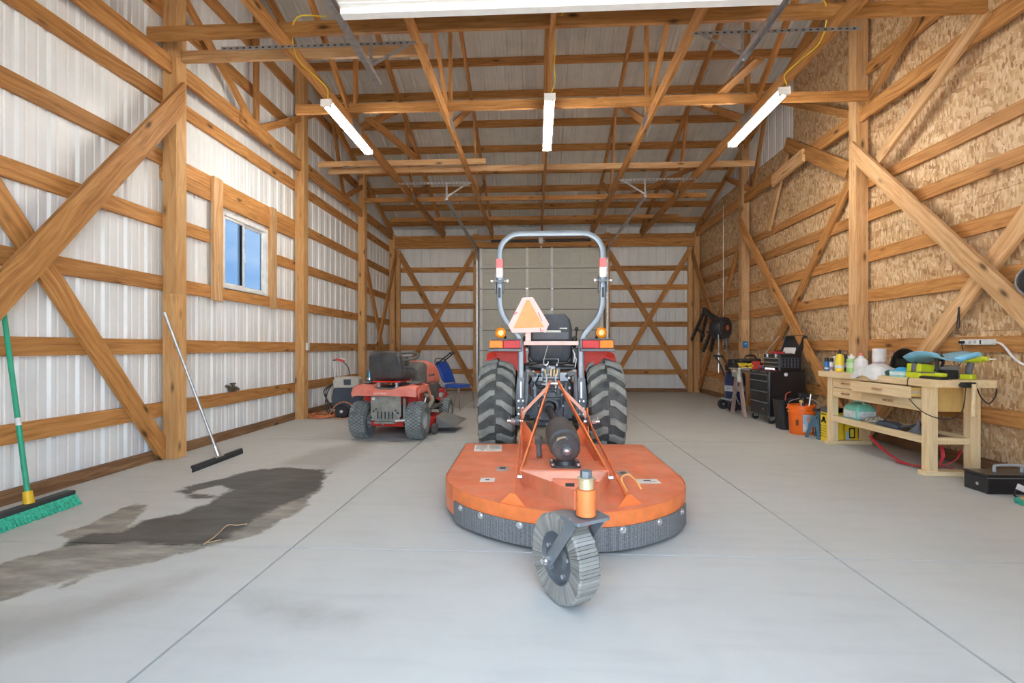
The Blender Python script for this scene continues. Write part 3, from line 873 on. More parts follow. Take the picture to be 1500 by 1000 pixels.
def hanger(parent, x0, x1, xt, y, zh, zt, xd):
    mb = MB(); mb.box2((x0, y - 0.003, zh - 0.016), (x1, y, zh + 0.016)); mb.box2((x0, y, zh + 0.013), (x1, y + 0.03, zh + 0.016)); 
    o = mb.build('hanger_angle', GALV, parent, None)
    MB().box2((xt - 0.014, y - 0.006, zt), (xt + 0.014, y - 0.003, zh + 0.01)).build('drop_strap', GALV, parent, None)
    MB().bar((xt, y - 0.008, zt + 0.05), (xd, y - 0.008, zh), 0.026, 0.003, (0, 1, 0)).build('sway_strap', GALV, parent, None)
    n = int((x1 - x0) / 0.06); mbh = MB()
    for q in range(n): mbh.box((x0 + 0.03 + q * 0.06, y - 0.0035, zh), (0.022, 0.0015, 0.011))
    mbh.build('slot_row', BLACKM, o, None)['kind'] = 'stuff'
for x, inw in ((BX0, 1), (BX1, -1)):
    track(d1, x, 1, YB - 0.02 - 0.08, -1, 3.54, 4.1, inw)
    MB().box2((x - 0.02, YB - 0.16, 3.45), (x + 0.02, YB - 0.02, 3.62)).build('end_bearing', BLACKM, d1, None)
hanger(d1, -2.32, -1.06, BX0, 7.82, 3.815, 3.53, -1.10)
hanger(d1, 1.35, 2.62, BX1, 7.82, 3.815, 3.53, 1.38)
MB().cyl((DX0 - 0.1, YB - 0.22, 3.735), (DX1 + 0.1, YB - 0.22, 3.735), 0.013, 10).build('torsion_shaft', GALV, d1)
for a, b in ((-1.10, 0.05), (0.22, 1.35)):
    mb = MB(); mb.cyl((a, YB - 0.22, 3.735), (b, YB - 0.22, 3.735), 0.032, 16)
    so = mb.build('torsion_spring', BLACKM, d1)
    for q in range(24): 
        x = a + (b - a) * (q + .5) / 24
mbx = MB(); mbx.box2((0.08, YB - 0.26, 3.66), (0.17, YB - 0.18, 3.82)); mbx.build('centre_bracket', GALV, d1, None)
MB().cyl((0.13, YB - 0.14, 3.2), (0.13, YB - 0.14, 3.62), 0.02, 8).build('pull_handle', WPLAST, d1)

# ---- front overhead door, raised under the trusses
d2 = bpy.data.objects.new('door_2', None); COL.objects.link(d2); struct(d2)
FT = 3.57
for k in range(6):
    ya = -0.02 + k * 0.578
    mb = MB(); mb.box2((FX0 + 0.03, ya, FT - 0.02), (FX1 - 0.03, ya + 0.572, FT + 0.02))
    so = mb.build('section', DOORW, d2, None, bevel=0.004)
    for q in range(4): MB().box2((FX0 + 0.04, ya + 0.04 + q * 0.14, FT - 0.027), (FX1 - 0.04, ya + 0.09 + q * 0.14, FT - 0.02)).build('rib', DOORW, so, None)
    for x in (FX0 + 0.06, 0.15, FX1 - 0.06): MB().box2((x - 0.03, ya - 0.03, FT - 0.034), (x + 0.03, ya + 0.05, FT - 0.02)).build('hinge', GALV, so, None)
mb = MB(); mb.box2((FX0 + 0.03, 3.38, FT - 0.065), (FX1 - 0.03, 3.445, FT - 0.02)); mb.build('strut', DOORW, d2, None)
for x, inw in ((-1.47, 1), (1.77, -1)):
    track(d2, x, 1, YF + 0.10, 1, FT, 4.62, inw)
hanger(d2, -2.85, -1.06, -1.47, 4.2, 3.81, 3.56, -1.10)
hanger(d2, 1.35, 2.75, 1.77, 4.2, 3.81, 3.56, 1.40)

# ---- yard outside
g = NT('yard_gravel')
tcn = g.n('ShaderNodeTexCoord').outputs['Object']; nn = g.n('ShaderNodeTexNoise'); nn.inputs['Scale'].default_value = 3; nn.inputs['Detail'].default_value = 8; g.l(tcn, nn.inputs['Vector'])
g.l(g.ramp(nn.outputs['Fac'], [(0.3, (0.46, 0.43, 0.38)), (0.7, (0.58, 0.55, 0.50))]), g.b.inputs['Base Color']); g.b.inputs['Roughness'].default_value = 0.9
struct(MB().box2((-150, -150, -0.5), (150, 150, -0.165)).build('ground', g.m, None, None))
# ================================================================== SHOP LIGHTS
tg = NT('lit_tube'); tg.b.inputs['Base Color'].default_value = (1, 1, 1, 1)
tg.b.inputs['Emission Color'].default_value = (1.0, 0.955, 0.89, 1); tg.b.inputs['Emission Strength'].default_value = LAMP
TUBE = tg.m
FIXT = mat('fixture_white', (0.85, 0.85, 0.83), 0.3)
YCORD = mat('yellow_cord', (0.80, 0.62, 0.04), 0.5)
LL = ['lit white twin tube shop light hanging by the lawn tractor', 'lit white twin tube shop light hanging over the tractor', 'lit white twin tube shop light hanging by the OSB wall']
for i, x in enumerate((TX[0], TX[2], TX[4])):
    t = thing('shop_light', LL[i], 'shop light', (x + (0.06, 0.0, -0.06)[i], 5.65, 3.70), 0, 'shop lights')
    mb = MB(); mb.prism([(-0.055, 0.03), (-0.045, 0.055), (0.045, 0.055), (0.055, 0.03), (0.03, 0.018), (-0.03, 0.018)], (0, -0.64, 0), (1, 0, 0), (0, 0, 1), (0, 1.28, 0))
    mb.build('housing', FIXT, t, None)
    for s in (-1, 1):
        MB().box2((-0.06, s * 0.645 - 0.012, -0.02), (0.06, s * 0.645 + 0.012, 0.055)).build('end_cap', FIXT, t, None, bevel=0.004)
        MB().cyl((s * 0.03, -0.60, -0.002), (s * 0.03, 0.60, -0.002), 0.0145, 12).build('tube', TUBE, t)
        for q in (-1, 1): MB().box2((s * 0.03 - 0.012, q * 0.615 - 0.014, -0.018), (s * 0.03 + 0.012, q * 0.615 + 0.014, 0.03)).build('lamp_holder', FIXT, t, None)
        MB().cyl((0, s * 0.5, 0.05), (0, s * 0.5, 0.125), 0.004, 6).build('hook', GALV, t)
CL = ['yellow extension cord tied along the truss beside the lawn tractor light', 'yellow extension cord dropping to the centre shop light', 'yellow extension cord tied along the truss beside the OSB side light']
for i, x in enumerate((TX[0], TX[2], TX[4])):
    xe = x + (0.06, 0.0, -0.06)[i]; side = (1, 1, -1)[i]
    pts = [(x + side * 0.03, 4.35, 4.0), (x + side * 0.032, 4.45, 3.85), (x + side * 0.034, 4.75, 3.88), (xe + side * 0.05, 4.9, 3.82), (xe + .02, 5.0, 3.77), (xe, 5.06, 3.765)]
    pts = [V(p) for p in pts]
    pre = [V((x + side * 0.4, 4.24, 4.1)), V((x + side * 0.15, 4.22, 4.09))]
    tag(MB().tube(spline(pre + pts, 5), 0.006, 6).build('extension_cord', YCORD), CL[i], 'cord', 'yellow lamp cords')

# ================================================================== TRACTOR
RED = mat('tractor_red', (0.50, 0.018, 0.006), 0.45, dirt=0.05, spec=0.3)
ORANGE = mat('deck_orange', (0.78, 0.19, 0.075), 0.5, var=0.06, vscale=6, dirt=0.5, dirtcol=(0.80, 0.40, 0.27))
ORANGEB = mat('bright_orange', (0.80, 0.20, 0.05), 0.45, dirt=0.12, dirtcol=(0.7, 0.35, 0.2))
CAST = mat('cast_grey', (0.10, 0.115, 0.13), 0.5, 0.25, var=0.2, dirt=0.3, dirtcol=(0.24, 0.24, 0.23))
ROPSM = mat('rops_grey', (0.24, 0.27, 0.30), 0.36, 0.3, var=0.04)
STEELD = mat('grey_paint', (0.16, 0.18, 0.20), 0.45, 0.2, dirt=0.2)
RUBBER = mat('tyre_rubber', (0.075, 0.078, 0.075), 0.75, var=0.25, dirt=0.45, dirtcol=(0.135, 0.132, 0.12), bump=0.2)
LUGR = mat('lug_rubber', (0.27, 0.28, 0.255), 0.8, var=0.12, dirt=0.35, dirtcol=(0.33, 0.335, 0.30), bump=0.2)
SEATV = mat('seat_vinyl', (0.075, 0.085, 0.10), 0.45, bump=0.1)
AMBER = mat('amber_lens', (0.88, 0.27, 0.003), 0.35, spec=0.3)
REDL = mat('red_lens', (0.66, 0.02, 0.025), 0.35, spec=0.3)
BRASS = mat('brass_tan', (0.62, 0.45, 0.22), 0.45, 0.3)
SMVO = mat('smv_orange', (0.95, 0.44, 0.15), 0.5, var=0.03)
SMVR = mat('smv_border', (0.92, 0.62, 0.55), 0.4, var=0.02)
REFL = mat('red_tape', (0.80, 0.16, 0.14), 0.3)
PINK = mat('pale_red_bar', (0.90, 0.60, 0.52), 0.4)
ZINC = mat('dull_zinc', (0.36, 0.37, 0.38), 0.45, 0.5, dirt=.3)
HOSE = mat('black_hose', (0.018, 0.018, 0.02), 0.5)
WIREW = mat('bright_wire', (0.75, 0.75, 0.74), 0.3, 0.7)

def tyre_profile(R, W, rim):
    return [(rim, -W * 0.42), (rim + 0.03, -W * 0.47), ((R + rim) / 2, -W * 0.5), (R - 0.05, -W * 0.49), (R - 0.02, -W * 0.44), (R - 0.006, -W * 0.25), (R, 0),
            (R - 0.006, W * 0.25), (R - 0.02, W * 0.44), (R - 0.05, W * 0.49), ((R + rim) / 2, W * 0.5), (rim + 0.03, W * 0.47), (rim, W * 0.42)]
def lug_tyre(parent, c, R, W, rim, nl, lug_h, name='tyre'):
    """rear tractor tyre on the x axis with herringbone bars"""
    Rc = R - lug_h
    o = MB().lathe(tyre_profile(Rc, W, rim), c, (1, 0, 0), 64, closed=True).build(name, RUBBER, parent)
    mb = MB(); c = V(c)
    def surf(s, ph, h):
        # carcass radius at lateral position s
        a = abs(s) / (W / 2)
        r = Rc - 0.006 * min(1, a / .5) - (0.0 if a < 0.5 else (a - 0.5) / 0.38 * 0.014 if a < .88 else 0.014 + (a - .88) * 0.3)
        r += h
        return c + V((s, -r * math.cos(ph), r * math.sin(ph)))    # ph=0 faces -y (rear); positive ph is up
    for k in range(nl):
        for sd_ in (-1, 1):
            ph0 = 2 * PI * (k + (0.5 if sd_ > 0 else 0)) / nl
            # centre line of the bar: hook near the centre, then down and out
            st = [(0.02 * W, 0.01), (0.15 * W, 0.0), (0.30 * W, -0.085), (0.45 * W, -0.165), (0.515 * W, -0.195)]
            bw = [0.046, 0.058, 0.068, 0.076, 0.078]
            rings = []
            for (s, dp), b in zip(st, bw):
                hh = lug_h if s < 0.48 * W else lug_h * 0.55
                base = 0.008
                hw = b / R / 2 * 1.0
                r4 = [surf(sd_ * s, ph0 + dp - hw * 1.35, -base), surf(sd_ * s, ph0 + dp + hw * 1.35, -base), surf(sd_ * s, ph0 + dp + hw, hh), surf(sd_ * s, ph0 + dp - hw, hh)]
                rings.append(r4)
            mb.loft(rings)
    mb.build('tread_bars', LUGR, o, 20)['kind'] = 'stuff'
    return o
def wheel_rim(parent, c, r, W, m, hubside, nb=6, name='rim', dish=0.06):
    mb = MB()
    mb.lathe([(r + 0.012, -W * 0.42), (r + 0.012, -W * 0.40), (r - 0.02, -W * 0.34), (r - 0.03, 0), (r - 0.02, W * 0.34), (r + 0.012, W * 0.40), (r + 0.012, W * 0.42), (r - 0.03, W * 0.36), (r - 0.042, 0), (r - 0.03, -W * 0.36)], c, (1, 0, 0), 40, closed=True)
    mb.lathe([(r - 0.03, -dish), (r * 0.6, -dish * 0.4), (r * 0.35, 0.0), (0.0, 0.0), (0.0, 0.02), (r * 0.35, 0.02), (r * 0.6, -dish * .4 + 0.02), (r - 0.03, -dish + 0.02)], V(c), (hubside, 0, 0), 40, caps=False)
    o = mb.build(name, m, parent)
    mbb = MB()
    for k in range(nb):
        a = 2 * PI * k / nb; p = V(c) + V((hubside * 0.02, r * 0.27 * math.cos(a), r * 0.27 * math.sin(a)))
        mbb.cyl(p, p + V((hubside * 0.02, 0, 0)), 0.013, 6)
    mbb.build('wheel_bolts', SILVER, o)['kind'] = 'stuff'
    return o

tr = thing('tractor', 'orange red compact tractor with folding grey roll bar and slow moving triangle', 'tractor', (0.150, 4.98, 0), 0)
R_, W_ = 0.495, 0.355
for s in (-1, 1):
    c = (s * 0.535, 0, R_ - 0.005)
    ty = lug_tyre(tr, c, R_, W_, 0.25, 17, 0.034, 'rear_tyre')
    wheel_rim(tr, c, 0.25, W_, mat('rim_silver', (0.6, 0.6, 0.58), 0.4, 0.3, dirt=.2), s, 6, 'rear_rim')
    c2 = (s * 0.46, 1.62, 0.315)
    lug_tyre(tr, c2, 0.315, 0.22, 0.16, 14, 0.024, 'front_tyre')
    wheel_rim(tr, c2, 0.16, 0.22, MATS['rim_silver'], s, 5, 'front_rim')
# axle and gearbox castings
mb = MB()
mb.lathe([(0.085, -0.36), (0.10, -0.33), (0.10, -0.22), (0.135, -0.20), (0.15, -0.15), (0.15, 0.15), (0.135, 0.20), (0.10, 0.22), (0.10, 0.33), (0.085, 0.36)], (0, 0, 0.495), (1, 0, 0), 24)
mb.build('rear_axle', CAST, tr)
mb = MB(); mb.box2((-0.17, -0.14, 0.30), (0.17, 0.9, 0.72)); mb.box2((-0.13, -0.19, 0.36), (0.13, -0.10, 0.66)); mb.box2((-0.20, -0.05, 0.70), (0.20, 0.6, 0.80))
tb = mb.build('transmission', CAST, tr, 35, bevel=0.018)
mb = MB(); mb.prism([(-0.06, 0), (0.06, 0), (0.05, 0.20), (-0.05, 0.20)], (0, -0.16, 0.72), (1, 0, 0), (0, 0, 1), (0, 0.20, 0)); mb.box2((-0.10, -0.12, 0.78), (0.10, 0.12, 0.90))
mb.build('lift_cover', STEELD, tr, 35, bevel=0.008)
# rear face bolts, plugs and castings
mb = MB()
for x, z in ((-0.11, .40), (.11, .40), (-.12, .52), (.12, .52), (-.11, .63), (.11, .63), (-.05, .67), (.05, .67), (-.04, .335), (.04, .335)):
    mb.cyl((x, -0.20, z), (x, -0.182, z), 0.011, 6)
for x, z in ((-0.28, .56), (.28, .56), (-.33, .56), (.33, .56), (-.28, .44), (.28, .44), (-.33, .44), (.33, .44), (-.285, .50), (.285, .50)):
    mb.cyl((x, -0.135, z), (x, -0.115, z), 0.012, 6)
mb.build('bolts', ZINC, tr)['kind'] = 'stuff'
mb = MB(); mb.lathe([(0.075, 0), (0.085, 0.03), (0.085, 0.09), (0.06, 0.10), (0.06, 0.0)], (-0.01, -0.19, 0.52), (0, -1, 0), 24); mb.cyl((-0.01, -0.19, .52), (-0.01, -0.33, .52), 0.02, 14)
mb.build('pto_output', STEELD, tr)
mb = MB(); mb.box2((-0.12, -0.30, 0.595), (0.10, -0.17, 0.605)); mb.box2((-0.12, -0.30, 0.50), (-0.112, -0.17, 0.605)); mb.box2((0.092, -0.30, 0.50), (0.10, -0.17, 0.605)); mb.build('pto_guard', CAST, tr, None)
# top link bracket with tan quick pins, hydraulic block and cylinders
mb = MB(); 
for x in (-0.045, 0.045): mb.box2((x - 0.008, -0.26, 0.70), (x + 0.008, -0.14, 0.84))
mb.cyl((-0.09, -0.22, 0.735), (0.09, -0.22, 0.735), 0.014, 10); mb.cyl((-0.07, -0.225, 0.80), (0.075, -0.225, 0.80), 0.011, 10)
mb.build('top_link_bracket', ZINC, tr)
mb = MB(); 
for x in (-0.055, 0.0, 0.03, 0.06): mb.box((x, -0.20, 0.845), (0.018, 0.035, 0.085), (0, 0.15 * x / 0.05, 0))
mb.build('link_holder', BRASS, tr, None, bevel=0.004)['kind'] = 'stuff'
mb = MB()
for x in (-0.20, -0.155, 0.13): MB().cyl((x, -0.09, 0.80), (x + 0.06, -0.14, 0.825), 0.022, 10).build('fitting', STEELD, tr)
mb.box2((-0.19, -0.14, 0.76), (-0.08, -0.05, 0.84)); mb.build('hydraulic_block', mat('block_grey', (0.22, 0.245, 0.27), 0.4, 0.4, dirt=.25), tr, 35, bevel=0.004); mb = MB(); mb.box2((0.09, -0.13, 0.76), (0.19, -0.04, 0.85)); mb.build('hydraulic_block', MATS['block_grey'], tr, 35, bevel=0.004); mb = MB(); mb.cyl((-0.15, -0.16, 0.78), (-0.15, -0.05, 0.78), 0.03, 10)
mb.build('hydraulic_block', mat('block_grey', (0.22, 0.245, 0.27), 0.4, 0.4, dirt=.25), tr, 35, bevel=0.004)
mb = MB()
for k in range(16):
    x = random.uniform(-.2, .2); z = random.uniform(.68, .93)
    mb.cyl((x, -0.16, z), (x, -0.205, z), random.choice((0.008, 0.011, 0.014)), 6)
mb.build('fittings', ZINC, tr)['kind'] = 'stuff'
for i_, (a, b, r) in enumerate((((-0.19, -0.155, 0.70), (0.19, -0.155, 0.70), 0.020), ((-0.16, -0.175, 0.60), (-0.16, -0.175, 0.74), 0.024), ((0.15, -0.175, 0.58), (0.15, -0.175, 0.75), 0.026), ((-0.075, -0.185, 0.62), (-0.075, -0.185, 0.70), 0.03), ((0.075, -0.185, 0.63), (0.075, -0.185, 0.71), 0.03))):
    MB().cyl(a, b, r, 14).build('housing_boss', MATS['block_grey'] if i_ % 2 else CAST, tr)
for s in (-1, 1):
    MB().lathe([(0.0, 0.0), (0.105, 0.0), (0.115, 0.02), (0.115, 0.05), (0.0, 0.05)], (s * 0.20, -0.105, 0.50), (0, -1, 0), 24, caps=False).build('axle_flange', CAST, tr)
    MB().prism([(0.02, 0.66), (0.20, 0.60), (0.22, 0.80), (0.10, 0.84)], (0, -0.10, 0), (s, 0, 0), (0, 0, 1), (0, 0.03, 0)).build('side_casting', CAST, tr, None, bevel=.008)
# lift arms, lower links and lift rods
for s in (-1, 1):
    mb = MB(); mb.bar((s * 0.13, 0.0, 0.80), (s * 0.235, -0.26, 0.86), 0.035, 0.055, (0, 0, 1)); mb.cyl((s * 0.09, 0, 0.80), (s * 0.16, 0, 0.80), 0.04, 14)
    mb.build('lift_arm', mat('pale_grey_paint', (0.42, 0.43, 0.43), 0.45, 0.2), tr, 35, bevel=0.004)
    mb = MB(); mb.cyl((s * 0.235, -0.26, 0.86), (s * 0.25, -0.34, 0.46), 0.016, 10); mb.cyl((s * 0.238, -0.28, 0.74), (s * 0.246, -0.32, 0.56), 0.024, 10)
    mb.build('lift_rod', STEELD, tr)
    mb = MB(); mb.bar((s * 0.19, 0.05, 0.36), (s * 0.255, -0.34, 0.42), 0.02, 0.055, (0, 0, 1)); mb.bar((s * 0.255, -0.32, 0.42), (s * 0.31, -0.80, 0.46), 0.02, 0.05, (0, 0, 1)); mb.cyl((s * 0.29, -0.80, 0.46), (s * 0.335, -0.80, 0.46), 0.038, 16)
    mb.build('lower_link', CAST, tr, 35, bevel=0.003)
    mb = MB(); mb.cyl((s * 0.265, -0.80, 0.46), (s * 0.40, -0.80, 0.46), 0.014, 10); mb.cyl((s * 0.34, -0.80, 0.46), (s * 0.37, -0.80, 0.46), 0.024, 6); mb.torus((s * 0.385, -0.80, 0.48), (1, 0, 0), 0.02, 0.003, 14, 6)
    mb.build('hitch_pin', SILVER, tr)
    mb = MB(); mb.tube(spline([(s * 0.24, -0.30, 0.46), (s * 0.30, -0.25, 0.40), (s * 0.30, -0.08, 0.34)], 5), 0.01, 8); mb.build('check_chain', SILVER, tr)
# hoses
mb = MB()
for pts, r in (([(-0.20, -0.10, 0.78), (-0.26, -0.20, 0.66), (-0.27, -0.18, 0.56), (-0.20, -0.22, 0.52), (-0.15, -0.20, 0.60)], 0.011),
               ([(-0.12, -0.14, 0.82), (-0.15, -0.25, 0.74), (-0.10, -0.27, 0.70), (-0.05, -0.22, 0.72)], 0.009),
               ([(0.17, -0.10, 0.80), (0.22, -0.20, 0.70), (0.20, -0.16, 0.58)], 0.010),
               ([(-0.30, 0.0, 0.93), (-0.20, -0.10, 0.92), (-0.08, -0.06, 0.95), (0.1, -0.08, 0.93), (0.28, 0.0, 0.96)], 0.008),
               ([(-0.26, 0.02, 0.90), (-0.12, -0.10, 0.89), (0.05, -0.10, 0.90), (0.24, -0.06, 0.91)], 0.007)):
    mb.tube(spline(pts, 6), r, 8)
mb.build('hydraulic_hoses', HOSE, tr)['kind'] = 'stuff'
mb = MB()
for (a, b) in (((-0.22, -0.02, 0.94), (0.20, -0.02, 0.945)), ((-0.25, -0.06, 0.915), (-0.02, -0.06, 0.93)), ((0.05, -0.06, 0.935), (0.24, -0.06, 0.92)), ((-.07, -.07, .93), (-.07, -.07, .985)), ((.08, -.07, .93), (.08, -.07, .985)), ((-.07, -.07, .985), (.08, -.07, .985))):
    mb.cyl(a, b, 0.006, 6)
mb.build('linkage_rods', SILVER, tr)['kind'] = 'stuff'
# floor platform and seat pan
mb = MB(); mb.box2((-0.30, 0.25, 0.60), (0.30, 1.05, 0.63)); mb.build('platform', RED, tr, None, bevel=0.01)
mb = MB(); mb.box2((-0.28, -0.02, 0.86), (0.28, 0.46, 0.935)); mb.build('seat_base', BLACKM, tr, None, bevel=0.02)
# seat: backrest shell behind, cushion in front
rings = []
for t_, wd, y, dep in ((0.0, 0.36, 0.06, 0.07), (0.10, 0.44, 0.03, 0.09), (0.35, 0.46, 0.02, 0.10), (0.70, 0.45, -0.03, 0.10), (0.90, 0.40, -0.06, 0.085), (1.0, 0.30, -0.075, 0.05)):
    z = 0.955 + 0.485 * t_
    rings.append([V((a, y + b + dep / 2, z)) for a, b in rrect(wd, dep, min(wd, dep) * 0.42, 4)])
st_ = MB().loft(rings).build('seat_back', SEATV, tr, 50)
mb = MB()
for x in (-0.13, 0.13): mb.box((x, 0.018, 1.10), (0.012, 0.02, 0.26))
mb.box((0, -0.012, 1.235), (0.38, 0.012, 0.11), (0.07, 0, 0)); mb.build('shell_ribs', SEATV, st_, None, bevel=0.004)['kind'] = 'stuff'
mb = MB(); mb.prism(rrect(0.15, 0.11, 0.02), (0.0, -0.026, 1.345), (1, 0, 0), (0, 0.12, 1), (0, -0.008, 0)); mb.build('vent_recess', DARKP, st_, None)
mb = MB(); mb.prism([(-0.04, -0.03), (0.035, -0.035), (0.045, 0.02), (0.0, 0.045), (-0.045, 0.02)], (0.135, -0.027, 1.325), (1, 0, 0), (0, 0.12, 1), (0, -0.004, 0)); mb.build('sun_sticker', mat('pale_label', (0.72, 0.72, 0.62), 0.5), st_, None)
mb = MB(); mb.prism([(-0.09, -0.012), (0.09, -0.012), (0.085, 0.008), (-0.08, 0.012)], (0.02, -0.028, 1.27), (1, 0, 0), (0, 0.1, 1), (0, -0.003, 0)); mb.build('seat_label', MATS['pale_label'], st_, None)
rings = []
for t_, wd, dep in ((0, 0.44, 0.10), (0.3, 0.47, 0.13), (0.8, 0.46, 0.13), (1.0, 0.38, 0.08)):
    rings.append([V((a, 0.10 + 0.42 * t_, 1.0 + b)) for a, b in rrect(wd, dep, 0.04, 4)])
MB().loft(rings).build('seat_cushion', SEATV, tr, 50)
for s in (-1, 1):
    MB().tube(spline([(s * 0.25, 0.05, 1.12), (s * 0.27, 0.2, 1.2), (s * 0.26, 0.34, 1.18)], 5), 0.025, 10).build('arm_rest', DARKP, tr)
# fenders: curved red mudguards over the tyres
for s in (-1, 1):
    mb = MB(); prof = [(-0.16, 0.60), (-0.13, 0.80), (-0.10, 1.0), (0.0, 1.065), (0.25, 1.08), (0.45, 1.02), (0.60, 0.80), (0.62, 0.62)]
    # inner wall
    mb.prism(prof, (s * 0.325, 0, 0), (0, 1, 0), (0, 0, 1), (s * 0.012, 0, 0))
    o = mb.build('fender', RED, tr, None, bevel=0.004)
    # top apron: slopes outwards
    mb = MB(); rows_ = []
    for y_, z_ in prof[2:7]:
        rows_.append([V((s * 0.325, y_, z_)), V((s * 0.52, y_, z_ + 0.02)), V((s * 0.66, y_, z_ - 0.03)), V((s * 0.66, y_, z_ - 0.045)), V((s * 0.52, y_, z_ + 0.004)), V((s * 0.325, y_, z_ - 0.016))])
    mb.loft(rows_); mb.build('fender_top', RED, o, 40)
    mb = MB(); mb.prism([(0.325, 1.05), (0.57, 1.05), (0.50, 0.95), (0.40, 0.88), (0.325, 0.86)], (0, -0.115, 0), (s, 0, 0), (0, 0, 1), (0, 0.012, 0)); mb.build('fender_skirt', RED, o, None)
    MB().tube([(s * 0.322, -0.14, 1.04), (s * 0.33, -0.165, 0.80), (s * 0.33, -0.175, 0.58)], 0.007, 8).build('fender_edge', mat('edge_orange', (0.78, 0.25, 0.12), 0.4), o)
    # tail light
    mb = MB(); mb.box2((s * 0.285, -0.27, 1.062), (s * 0.625, -0.10, 1.088)); mb.box2((s * 0.285, -0.235, 1.088), (s * 0.62, -0.10, 1.18)); mb.box2((s * 0.30, -0.25, 1.178), (s * 0.60, -0.10, 1.19))
    tl = mb.build('tail_light_housing', mat('lamp_housing', (0.17, 0.17, 0.19), 0.45), tr, None, bevel=0.008)
    MB().box2((s * 0.305, -0.25, 1.095), (s * 0.475, -0.23, 1.172)).build('red_lens', REDL, tl, None, bevel=0.006)
    MB().box2((s * 0.477, -0.25, 1.095), (s * 0.612, -0.23, 1.172)).build('amber_lens', AMBER, tl, None, bevel=0.006)
    mb = MB(); mb.lathe([(0.0, 0.0), (0.03, 0.004), (0.05, 0.016), (0.055, 0.03), (0.055, 0.05), (0.045, 0.056), (0.0, 0.056)], (s * 0.505, -0.115, 1.25), (0, -1, 0), 24, caps=False)
    wl_ = mb.build('flasher_lens', AMBER, tr, 50)
    MB().lathe([(0, 0.008), (0.03, 0.004), (0.02, -0.0), (0, -0.002)], (s * 0.505, -0.171, 1.25), (0, -1, 0), 16, caps=False).build('flasher_bullseye', mat('amber_pale', (0.95, 0.62, 0.18), 0.2), wl_)
    mb = MB(); mb.lathe([(0.055, 0.0), (0.052, 0.02), (0.03, 0.04), (0.0, 0.042)], (s * 0.505, -0.115, 1.25), (0, 1, 0), 20, caps=False); mb.cyl((s * 0.46, -0.09, 1.17), (s * 0.47, -0.09, 1.22), 0.015, 8); mb.build('flasher_body', DARKP, wl_)
# roll bar
yR = -0.17
rw, wl2 = 0.052, 0.525
sec = [(a, b) for a, b in rrect(0.062, 0.055, 0.008, 2)]
def rops_half_pts():
    pts = []
    zt, xo_ = 2.24, 0.515
    r = 0.20
    pts.append(V((-xo_, yR, 1.745))); pts.append(V((-xo_, yR, zt - r)))
    for k in range(1, 9):
        a = PI / 2 * k / 8; pts.append(V((-xo_ + r * (1 - math.cos(a)), yR, zt - r + r * math.sin(a))))
    q = [V((-p.x, p.y, p.z)) for p in reversed(pts)]
    return pts + q
hp = MB().tube(rops_half_pts(), 0, sec=sec, up=(0, 1, 0)).build('roll_bar_hoop', ROPSM, tr, 30)
for s in (-1, 1):
    MB().box2((s * 0.515 - 0.033, yR - 0.034, 1.90), (s * 0.515 + 0.033, yR + 0.034, 1.99)).build('red_band', REFL, hp, None)
    MB().box2((s * 0.515 - 0.033, yR - 0.034, 1.80), (s * 0.515 + 0.033, yR + 0.034, 1.90)).build('pale_band', mat('pale_band', (0.85, 0.72, 0.70), 0.4), hp, None)
    lo = spline([(s * 0.515, yR, 1.74), (s * 0.515, yR, 1.64), (s * 0.51, yR, 1.52), (s * 0.47, yR, 1.40), (s * 0.40, yR, 1.31), (s * 0.335, yR, 1.23), (s * 0.305, yR, 1.14), (s * 0.30, yR, 1.02)], 4) + [V((s * 0.30, yR, 0.78))]
    po = MB().tube(lo, 0, sec=sec, up=(0, 1, 0)).build('roll_bar_post', ROPSM, tr, 30)
    mb = MB(); mb.box2((s * 0.515 - 0.042, yR - 0.04, 1.65), (s * 0.515 - 0.033, yR + 0.04, 1.82)); mb.box2((s * 0.515 + 0.033, yR - 0.04, 1.65), (s * 0.515 + 0.042, yR + 0.04, 1.82)); mb.box2((s * 0.515 - 0.042, yR - 0.05, 1.755), (s * 0.515 + 0.042, yR + 0.045, 1.775))
    hb = mb.build('roll_bar_hinge', STEELD, po, None)
    mb = MB(); mb.cyl((s * 0.515 - 0.08, yR - 0.01, 1.775), (s * 0.515 + 0.08, yR - 0.01, 1.775), 0.012, 8); mb.cyl((s * 0.515 - 0.09, yR - 0.01, 1.775), (s * 0.515 - 0.07, yR - 0.01, 1.775), 0.022, 6); mb.cyl((s * 0.515 + 0.07, yR - 0.01, 1.775), (s * 0.515 + 0.09, yR - 0.01, 1.775), 0.02, 6)
    mb.build('hinge_pin', SILVER, po)
    MB().box2((s * 0.515 - 0.012, yR - 0.034, 1.60), (s * 0.515 + 0.012, yR - 0.031, 1.70)).build('warning_label', DARKP, po, None)
    # lower mast bracket bolted to the axle
    mb = MB(); mb.prism([(-0.035, 0.32), (0.035, 0.32), (0.05, 0.55), (0.038, 0.80), (-0.038, 0.80), (-0.06, 0.60)], (s * 0.30, yR + 0.03, 0), (s * -1, 0, 0), (0, 0, 1), (0, -0.07, 0))
    mb.build('mast_bracket', STEELD, tr, None, bevel=0.004)
    MB().box2((s * 0.30 - 0.006, yR - 0.048, 0.60), (s * 0.30 + 0.006, yR - 0.04, 0.76)).build('slot', WIREW, tr, None)
    mb = MB()
    for z in (0.57, 0.50, 0.44, 0.38):
        for x in (-0.022, 0.022): mb.cyl((s * 0.30 + x, yR - 0.062, z), (s * 0.30 + x, yR - 0.038, z), 0.010, 6)
    mb.build('mast_bolts', SILVER, tr)['kind'] = 'stuff'
